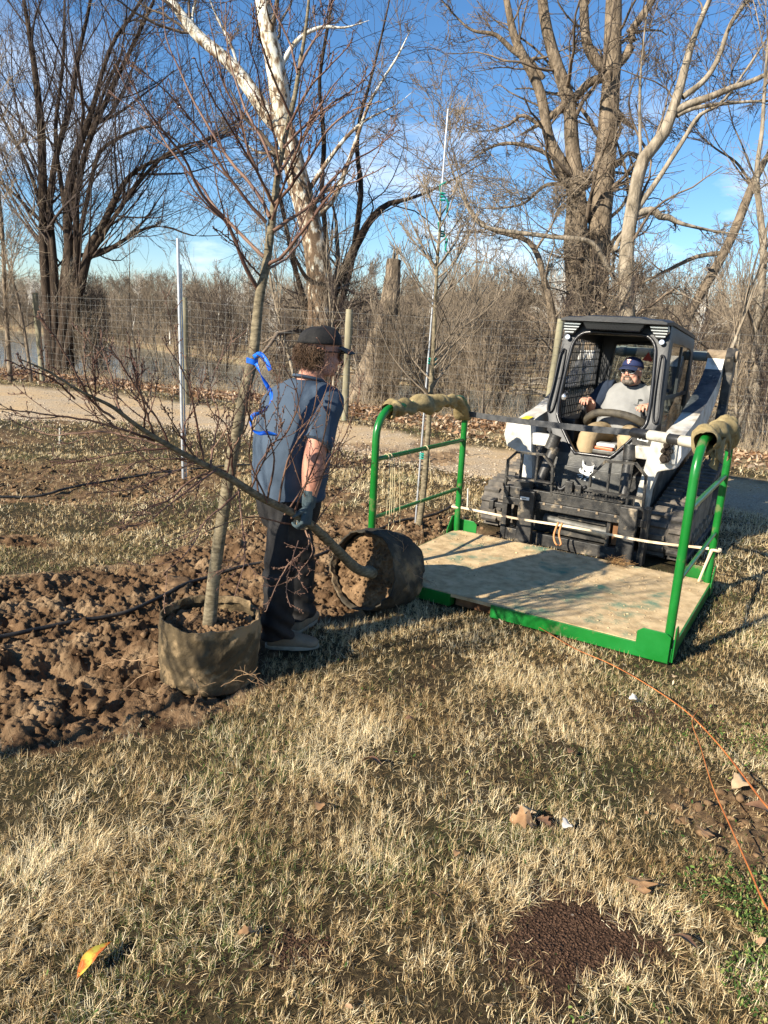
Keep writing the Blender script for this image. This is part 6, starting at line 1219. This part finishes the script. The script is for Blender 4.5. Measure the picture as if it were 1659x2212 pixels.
def shades(parent, off, f, fm, lm):
    fr_ = MB()
    for s in (1, -1):
        m = MB(); V = []; 
        for th in (0, .004):
            for i in range(9):
                u = i/8; y = s*(.012+.052*u); x = .108-.030*u**2.2+th
                for z in (.028, .030-.0, -.002-.006*math.sin(u*3.1)): pass
                V += [(x, y, .027-.002*u), (x+.003, y, .012), (x, y, -.004-.008*math.sin(min(u+.1, 1)*3.0))]
        Fc = []
        for i in range(8):
            for j in range(2): a = i*3+j; q = (a, a+1, a+4, a+3); Fc += [q, tuple(27+v for v in q[::-1])]
        m.add(f(np.array(V)), Fc); fr_.tube(f(np.array([(.110, s*.010, .012), (.108, s*.014, .028), (.100, s*.04, .029), (.078, s*.068, .026), (.02, s*.083, .018), (-.01, s*.086, .012)])), [.003, .003, .003, .0035, .0035, .0025], 6, n=24)
        fr_.tube(f(np.array([(.110, s*.010, .012), (.109, s*.018, -.008), (.100, s*.042, -.013), (.084, s*.062, .0), (.078, s*.068, .02)])), .0022, 6, n=20); lens = (m, s)
        if s == 1: lens1 = m
    fr_.tube(f(np.array([(.110, .010, .014), (.113, 0, .016), (.110, -.010, .014)])), .003, 6); sg = fr_.build('sunglasses', fm, parent, off, smooth=True)
    lens1.build('lens', lm, sg, off, smooth=True); m.build('lens', lm, sg, off, smooth=True)
LENS = M('dark_lens', (.012, .012, .014), None, rough=.08)
def boot(parent, off, heel, toe, z0, up, bm__, sm, W_=.052):
    heel = np.array(heel, float); toe = np.array(toe, float); L_ = np.linalg.norm((toe-heel)[:2]); f = Fr((heel[0], heel[1], z0), (toe-heel)*(1, 1, 0)); m = MB(); P = [(0, .0, .05), (.02, 0, .05), (.09, 0, .048), (.16, 0, .042), (.22, 0, .034), (.27, 0, .028), (.285, 0, .026)]; sc = L_/.285
    rr = [(.018, .03), (.034, .048), (.038, .052), (.045, .040), (.050, .030), (.038, .022), (.012, .010)]; limb(m, f(np.array(P)*(sc, 1, 1)), [(a*W_/.05, b) for a, b in rr], up=(0, 0, 1), k=18, n=18, sq=2.5)
    limb(m, [f(np.array((.055*sc, 0, .05))), f(np.array((.05*sc, 0, .10))), np.array(up)], [(.042, .052), (.044, .05), (.042, .046)], up=f.x, k=18, n=8)
    b = m.build('boot', bm__, parent, off); remesh(b, .006, 2)
    m = MB(); an = np.linspace(0, 2*math.pi, 40, endpoint=False); out = []
    for a in an: x = .142+.148*math.cos(a); w = (.050 if x > .13 else .042)*(1 if x < .22 else math.sqrt(max(0, 1-((x-.2)/.1)**2))*.9+.1); out.append((x*sc, w*abs(math.sin(a))**.6*np.sign(math.sin(a)), 0))
    o = np.array(out); m.loft([f(o*(1, 1, 1)), f(o*(1.005, 1.03, 1)+[0, 0, .008]), f(o*(1, 1, 1)+[0, 0, .022])]); m.build('sole', sm, b, off, auto=50)

# ---- the man holding the tilted tree
mr = np.array([-.50, 3.76, 0.0]); man = thing('person', 'man in dark cap and slate blue shirt standing and holding the tilted tree trunk', 'person', mr); mo = mr
yw_h, yw_c = rad(32), rad(48)
def tv(yaw, f, l): return np.array([math.cos(yaw)*f-math.sin(yaw)*l, math.sin(yaw)*f+math.cos(yaw)*l])
cx = lambda x, y, z: np.array([x, y, z], float)
hipc = cx(-.505, 3.79, .90); chest = cx(-.475, 3.80, 1.22); neckb = cx(-.415, 3.81, 1.44); headc = cx(-.360, 3.83, 1.575)
shR = np.r_[chest[:2]+tv(yw_c, .03, -.185), 1.385]; shL = np.r_[chest[:2]+tv(yw_c, .03, .19), 1.385]
elR = cx(-.355, 3.60, 1.11); wrR = at(668, 1078, 3.565); gripR = at(664, 1118, 3.58)
elL = cx(-.36, 3.90, 1.08); wrL = at(655, 1128, 3.70); gripL = at(648, 1150, 3.60)
hf = Fr(headc, (math.cos(rad(20)), math.sin(rad(20)), -.10), (.12, .06, 1))
m = MB(); head_mb(m, hf, 1.05); limb(m, [neckb-[.03, 0, .06], neckb+[0, 0, .0], headc+[-.02, -.01, -.05]], [(.075, .07), (.064, .066), (.060, .064)], n=8)
torso(m, [(*hipc, yw_h, .12, .15), (-.49, 3.79, 1.05, .7, .13, .16), (*chest, yw_c, .13, .18), (-.455, 3.81, 1.36, yw_c, .11, .19), (-.43, 3.81, 1.43, yw_c, .06, .07)], 14)
limb(m, [shR, elR, wrR], [(.055, .055), (.044, .048), (.028, .032)], n=16); limb(m, [shR, elR*.5+shR*.5, elR, elR*.6+wrR*.4, wrR], [.062, .062, .056, .056, .034], n=16); limb(m, [shL, elL, wrL], [.055, .045, .028], n=14)
hpR = np.r_[hipc[:2]+tv(yw_h, 0, -.095), .88]; hpL = np.r_[hipc[:2]+tv(yw_h, 0, .095), .88]; knR = cx(-.525, 3.64, .47); anR = cx(-.535, 3.66, .09); knL = cx(-.455, 3.93, .46); anL = cx(-.455, 3.95, .09)
for a, b, c in ((hpR, knR, anR), (hpL, knL, anL)): limb(m, [a, b, c], [.075, .052, .038], n=14)
ob = m.build('body', SKINR, man, mo); remesh(ob, .0062, 3)
# shirt
SHIRT = M('slate_cotton', (.050, .072, .104), (.068, .094, .130), 5, .85, .25, 300, spec=.15)
m = MB(); torso(m, [(-.505, 3.785, .845, yw_h, .185, .200), (-.505, 3.785, .93, yw_h+.03, .188, .205), (-.495, 3.79, 1.06, .68, .187, .212), (-.485, 3.795, 1.18, .78, .180, .218), (-.475, 3.80, 1.28, yw_c, .168, .222), (-.462, 3.805, 1.36, yw_c, .145, .205), (-.44, 3.81, 1.415, yw_c, .112, .150), (-.425, 3.81, 1.448, yw_c, .082, .088)], 34, 2.2)
slv = elR*.35+shR*.65; limb(m, [shR+[-.04, .03, .0], shR+[.01, -.01, -.03], shR*.62+elR*.38, shR*.25+elR*.75, elR+[.0, 0, .035]], [(.070, .062), (.082, .078), (.083, .082), (.080, .083), (.082, .086)], n=18)
limb(m, [shL+[.02, -.03, 0], shL*.5+elL*.5, shL*.2+elL*.8], [(.075, .07), (.078, .08), (.075, .08)], n=14)
sh = m.build('shirt', SHIRT, man, mo); remesh(sh, .0075, 3, cloth(.014, 7, 6, 5, lambda co: .006*np.sin((co[:, 2]+mr[2])*34+co[:, 0]*30)*sstep(1.05, .85, co[:, 2])))
m = MB(); m.tube([(*(neckb[:2]+tv(yw_c, .078*math.cos(t)-.0, .083*math.sin(t))), 1.452-.018*math.cos(t)) for t in np.linspace(0, 6.283, 30)], .008, 8); m.build('collar', SHIRT, sh, mo, smooth=True)
# trousers
PANT = M('black_work_trousers', (.010, .010, .011), (.028, .026, .025), 5, .75, .3, 250, c3=(.07, .06, .05), s3=5, p3=(.60, .80), spec=.25)
m = MB(); torso(m, [(-.505, 3.785, .68, yw_h, .12, .15), (-.507, 3.785, .76, yw_h, .155, .182), (-.507, 3.785, .86, yw_h, .165, .185), (-.505, 3.785, .93, yw_h, .160, .180)], 10, 2.3)
for a, k_, c, e in ((hpR, knR, anR, -1), (hpL, knL, anL, 1)): limb(m, [a+[-.01, 0, 0], a*.5+k_*.5, k_, k_*.5+c*.5, c+[0, 0, .05], c+[0, 0, .0]], [(.100, .112), (.092, .105), (.078, .086), (.074, .080), (.080, .088), (.078, .085)], up=(1, .4, 0), n=30, sq=2.2)
def pf_(co):
    z = co[:, 2]; u = co[:, 0]*math.cos(.5)+co[:, 1]*math.sin(.5); w = sstep(.36, .10, z); kn = np.exp(-((z-.47)/.09)**2); return (.011*w+.006*kn)*np.sin(z*70+7*fbm(u*8, z*5, 2, 3)+u*22)+.004*fbm(u*14, z*9, 3, 8)
tr_ = m.build('trousers', PANT, man, mo); remesh(tr_, .0075, 2, lambda co: cloth(.007, 5, 8, 9)(co)+pf_(co))
pk = Fr((*(hipc[:2]+tv(yw_h, -.03, -.192)), .70), tv(yw_h, 1, 0).tolist()+[0]); MB().add(pk(np.array([(-.06, -.002, -.075), (.06, -.002, -.075), (.06, -.002, .07), (-.06, -.002, .07), (-.06, -.009, -.075), (.06, -.009, -.075), (.06, -.009, .07), (-.06, -.009, .07)])), [(0, 1, 2, 3), (7, 6, 5, 4), (0, 4, 5, 1), (1, 5, 6, 2), (2, 6, 7, 3), (3, 7, 4, 0)]).build('pocket', PANT, tr_, mo, bevel=.003)
BOOTM = M('brown_boot_leather', (.13, .095, .06), (.25, .19, .125), 9, .7, .3, 60, lo=.3, hi=.7); SOLE = M('pale_sole', (.30, .24, .17), (.42, .35, .26), 20, .8)
boot(man, mo, gp(573, 1397, .02)+[0, .03, 0], gp(686, 1397, .02)+[0, .03, 0], .004, anR+[0, 0, .04], BOOTM, SOLE); boot(man, mo, (-.475, 3.90, 0), (-.385, 4.17, 0), .004, anL+[0, 0, .04], BOOTM, SOLE)
# gloves closing on the trunk
GLV = M('grey_glove', (.035, .06, .07), (.07, .10, .11), 20, .8, .4, 200); TD = lP[6]-lP[4]; TD = TD/np.linalg.norm(TD)
m = MB(); limb(m, [wrR+[0, 0, .05], wrR+[0, 0, .0], wrR+(gripR-wrR)*.4], [(.036, .038), (.033, .036), (.034, .034)], n=8); pn = np.cross(TD, [0, 0, 1]); pn /= np.linalg.norm(pn); pn = pn*np.sign(pn[1]); hand_mb(m, wrR+(gripR-wrR)*.25+[.0, -.02, 0], (gripR-wrR)*(1, 1, 1)+[0, -.04, 0], pn, -1, (.75, 1.0, .6), 1.05, .02, .5); g_ = m.build('glove', GLV, man, mo); remesh(g_, .0042, 1)
m = MB(); limb(m, [wrL+[0, .0, .05], wrL+[0, 0, -.0]], [.036, .034], n=5); hand_mb(m, wrL, gripL-wrL+[0, -.05, .02], (0, 0, 1), 1, (.7, 1.0, .7), 1.0, .02, .5); g_ = m.build('glove', M('tan_glove', (.26, .20, .12), (.36, .29, .18), 20, .8), man, mo); remesh(g_, .0042, 1)
# cap, hair, glasses
CAPM = M('black_cap_cloth', (.012, .011, .010), (.022, .020, .018), 90, .8, .4, 260)
cap_(man, mo, Fr(headc+[-.004, 0, .004], hf.x+[0, 0, .02], hf.z), CAPM, M('black_brim', (.014, .018, .018), None, rough=.6), 1.10, .078, .1)
shades(man, mo, hf, LENS, LENS)
HAIR = M('brown_hair', (.06, .034, .018), (.125, .072, .038), 25, .6, spec=.4)
rs = np.random.RandomState(17); m = MB(); hf.ball(m, (-.038, 0, -.002), (.074, .084, .058)); hb = m.build('hair', HAIR, man, mo)
me_ = hb.data; co = np.array([v.co[:] for v in me_.vertices]); 
remesh(hb, .006, 1, lambda c: .010*fbm(c[:, 0]*45+c[:, 1]*20, c[:, 2]*45+c[:, 1]*30, 3, 2)); A = Acc(); n = 1300
q = rs.uniform(rad(80), rad(280), n); zz = rs.uniform(-.062, .040, n); rr = 1.0-.22*np.clip((-zz-.02)/.05, 0, 1); base = np.stack([-.028+.090*rr*np.cos(q), .090*rr*np.sin(q), zz], -1); nr = np.stack([np.cos(q), np.sin(q), -.15*np.ones(n)], -1); tg = np.stack([-np.sin(q), np.cos(q), np.zeros(n)], -1); dn = np.array([0, 0, -1.0])
t = np.linspace(0, 1, 9)[None, :, None]; ph = rs.uniform(0, 6.28, n)[:, None, None]; Ln = rs.uniform(.018, .046, n)[:, None, None]; rad_ = rs.uniform(.003, .006, n)[:, None, None]; sgn = rs.choice([-1, 1], n)[:, None, None]
P = base[:, None]+dn*Ln*t*.7+nr[:, None]*(.004+Ln*.5*t+rad_*np.cos(t*8+ph))+tg[:, None]*(sgn*Ln*.3*t+rad_*np.sin(t*8+ph)); A.tubes(hf(P.reshape(-1, 3)).reshape(P.shape), np.repeat(np.linspace(.0028, .0008, 9)[None], n, 0)*rs.uniform(.6, 1.2, (n, 1)), 4); A.build('hair_curls', HAIR, hb, mo)

# ---- the operator, authored in the machine's own frame
op = thing('person', 'bearded man in navy cap and grey t-shirt sitting at the controls in the machine cab', 'person', loc2w(.05, 1.2, .8), MRZ); oo = (.05, 1.2, .8)
oh = Fr((.085, 1.09, 1.43), (-.16, -.98, .05), (-.02, .06, 1)); m = MB(); head_mb(m, oh, 1.15)
limb(m, [(.075, 1.22, 1.26), (.08, 1.18, 1.32), (.085, 1.13, 1.385)], [(.085, .08), (.076, .074), (.070, .07)], n=8)
Y9 = rad(-90); torso(m, [(.05, 1.20, .86, Y9, .13, .17), (.06, 1.20, 1.05, Y9, .15, .18), (.07, 1.21, 1.24, Y9, .12, .19)], 10)
sR_, sL_ = np.array([-.135, 1.20, 1.265]), np.array([.285, 1.20, 1.255]); eR_, eL_ = np.array([-.245, 1.12, 1.08]), np.array([.375, 1.10, 1.06]); wR_, wL_ = np.array([-.225, .945, 1.165]), np.array([.290, .94, 1.165])
for s_, e_, w_ in ((sR_, eR_, wR_), (sL_, eL_, wL_)): limb(m, [s_, s_*.5+e_*.5, e_, e_*.5+w_*.5, w_], [.060, .060, .054, .050, .031], n=18)
hand_mb(m, wR_, (-.06, -.9, .12), (0, -.2, -1), 1, (.35, .75, .5), 1.05, .09, .3); hand_mb(m, wL_, (-.12, -.9, .05), (0, -.2, -1), -1, (.35, .75, .5), 1.05, .09, .3)
for sx, kx in ((-1, -.115), (1, .205)): limb(m, [(.05+sx*.09, 1.18, .87), (kx, .72, .885), (kx+sx*.01, .62, .60)], [.078, .056, .045], n=14)
ob = m.build('body', SKIN, op, oo); remesh(ob, .0055, 2)
GREY = M('grey_cotton', (.22, .22, .215), (.29, .29, .28), 5, .9, .2, 300, spec=.1); DARKC = M('dark_cotton', (.02, .03, .05), (.035, .045, .07), 5, .9, spec=.1)
m = MB(); torso(m, [(.06, 1.16, .88, Y9, .19, .235), (.06, 1.15, .95, Y9, .205, .245), (.065, 1.16, 1.06, Y9, .195, .238), (.07, 1.19, 1.17, Y9, .165, .228), (.075, 1.205, 1.245, Y9, .135, .222), (.08, 1.21, 1.295, Y9, .105, .175), (.08, 1.205, 1.335, Y9, .085, .095)], 30, 2.2)
limb(m, [sL_-[.05, 0, 0], sL_, sL_*.5+eL_*.5, sL_*.1+eL_*.9], [(.068, .065), (.078, .075), (.080, .080), (.078, .080)], n=14); g_ = m.build('shirt', GREY, op, oo); remesh(g_, .0075, 3, cloth(.013, 8, 6, 12))
m = MB(); limb(m, [sR_+[.055, 0, .01], sR_, sR_*.5+eR_*.5, sR_*.05+eR_*.95], [(.070, .068), (.082, .080), (.084, .084), (.083, .084)], n=14); q_ = m.build('sleeve', DARKC, g_, oo); remesh(q_, .0075, 2, cloth(.006, 8, 9, 15))  # this one sleeve is coloured darker than the rest of the shirt
m = MB(); m.tube([(.082+.092*math.cos(t), 1.19+.088*math.sin(t), 1.330+.020*math.sin(t)) for t in np.linspace(0, 6.283, 30)], .008, 8); m.build('collar', DARKC, g_, oo, smooth=True)
KH = M('khaki_cotton', (.30, .225, .13), (.42, .32, .19), 5, .85, .2, 200, spec=.1); m = MB()
torso(m, [(.06, 1.18, .80, Y9, .17, .20), (.06, 1.17, .92, Y9, .17, .21)], 6)
for sx, kx in ((-1, -.115), (1, .205)): limb(m, [(.05+sx*.10, 1.18, .87), (.05+sx*.12, .95, .895), (kx, .72, .885), (kx+sx*.005, .655, .78), (kx+sx*.01, .62, .58)], [(.098, .092), (.096, .088), (.082, .080), (.078, .074), (.075, .07)], up=(1, 0, 0.01), n=26)
p_ = m.build('trousers', KH, op, oo); remesh(p_, .0075, 2, cloth(.010, 9, 9, 20))
for sx, kx in ((-1, -.11), (1, .20)): boot(op, oo, (kx+sx*.01, .68, 0), (kx+sx*.03, .50, 0), .51, (kx+sx*.01, .63, .62), BOOTM, SOLE)
BRD = M('greying_beard', (.05, .035, .025), (.20, .17, .14), 45, .8)
m = MB(); oh.ball(m, (.048, 0, -.080), (.050, .060, .036)); oh.ball(m, (.020, .052, -.060), (.038, .022, .045)); oh.ball(m, (.020, -.052, -.060), (.038, .022, .045)); oh.ball(m, (.094, 0, -.0425), (.014, .034, .007)); oh.ball(m, (.086, .028, -.058), (.014, .010, .02)); oh.ball(m, (.086, -.028, -.058), (.014, .010, .02)); oh.ball(m, (.084, 0, -.084), (.018, .024, .014))
b_ = m.build('beard', BRD, op, oo); remesh(b_, .0042, 1, lambda c: .0035*fbm(c[:, 0]*120, c[:, 2]*120+c[:, 1]*80, 3, 2))
NC = M('navy_cap_cloth', (.012, .020, .075), (.018, .030, .10), 60, .8, .3, 200); cr_ = cap_(op, oo, Fr(oh.c+[0, 0, -.002], oh.x+[0, 0, .0], oh.z), NC, M('navy_brim', (.020, .030, .075), None, rough=.7), 1.06, .062, .15)
m = MB(); pk = lambda y, z: (-.012+.111*math.cos(y/.095)*math.cos((z-.045)/.13)**.75+.004, y, z)
for pts in ([(-.018, .098), (.018, .098), (.018, .108), (-.018, .108)], [(-.006, .070), (.006, .070), (.006, .098), (-.006, .098)], [(-.014, .080), (-.006, .080), (-.006, .088), (-.014, .088)], [(.006, .080), (.014, .080), (.014, .088), (.006, .088)]):
    V = oh(np.array([pk(y, z) for y, z in pts])); V2 = oh(np.array([pk(y, z) for y, z in pts])-[.004, 0, 0]); m.add(list(V)+list(V2), [(0, 1, 2, 3), (7, 6, 5, 4), (0, 4, 5, 1), (1, 5, 6, 2), (2, 6, 7, 3), (3, 7, 4, 0)])
m.build('cap_badge', M('pink_white_stitching', (.80, .45, .42), None, rough=.7), cr_, oo)
shades(op, oo, oh, M('white_frame', (.78, .78, .76), None, rough=.3), LENS)
m = MB(); wr = wL_+np.array([-.12, -.9, .05])/np.linalg.norm([.12, .9, .05])*.100; m.tube([(wr[0]-.004+.0105*math.cos(t), wr[1]-.012, wr[2]-.006+.0105*math.sin(t)) for t in np.linspace(0, 6.28, 20)], .0022, 6); m.build('ring', GR, op, oo)
# shirt print: small tree and name
INK = M('shirt_ink', (.03, .035, .035), None, rough=.9); PF = Fr((.205, 1.0, 1.18), (0, -1, .35), (0, .35, 1)); m = MB()
def surf_y(x, z): 
    best = None
    hit, loc, nrm_, idx = g_.ray_cast(Vector((x-oo[0], -1.0, z-oo[2])), Vector((0, 1, 0))); return (loc.y+oo[1]-.0025) if hit else 1.0
bpy.context.view_layer.update()
def stamp(m, pts):
    n = len(pts); V = [(x, surf_y(x, z), z) for x, z in pts]; m.add(V, [tuple(range(n))]); m.add([(a, b+.0015, c) for a, b, c in V], [tuple(range(n))[::-1]])
X_, Z_ = .185, 1.165
stamp(m, [(X_-.004, Z_), (X_+.006, Z_), (X_+.004, Z_+.018), (X_+.010, Z_+.024), (X_+.001, Z_+.024), (X_-.006, Z_+.028), (X_-.002, Z_+.018)])
for cx_, cz_, rx, rz in ((.012, .030, .016, .008), (.024, .031, .010, .007), (.002, .034, .010, .006), (.014, .038, .009, .005)): stamp(m, [(X_+cx_+rx*math.cos(a)*(1+.15*math.sin(a*5)), Z_+cz_+rz*math.sin(a)) for a in np.linspace(0, 6.28, 16)[:-1]])
m.build('shirt_print', INK, g_, oo)
def text(s, size, x, z, parent):
    cu = bpy.data.curves.new('shirt_lettering', 'FONT'); cu.body = s; cu.size = size; cu.extrude = .0006; cu.materials.append(INK); o = bpy.data.objects.new('shirt_lettering', cu); COL.objects.link(o)
    dg = bpy.context.evaluated_depsgraph_get(); me = bpy.data.meshes.new_from_object(o.evaluated_get(dg)); bpy.data.objects.remove(o)
    for v in me.vertices: px, pz = x+v.co.x, z+v.co.y; v.co = (px-oo[0], surf_y(px, pz)-.001-oo[1]-v.co.z, pz-oo[2])
    link('shirt_lettering', me, INK, parent)
text('Casey Trees', .0165, X_-.032, Z_-.014, g_)
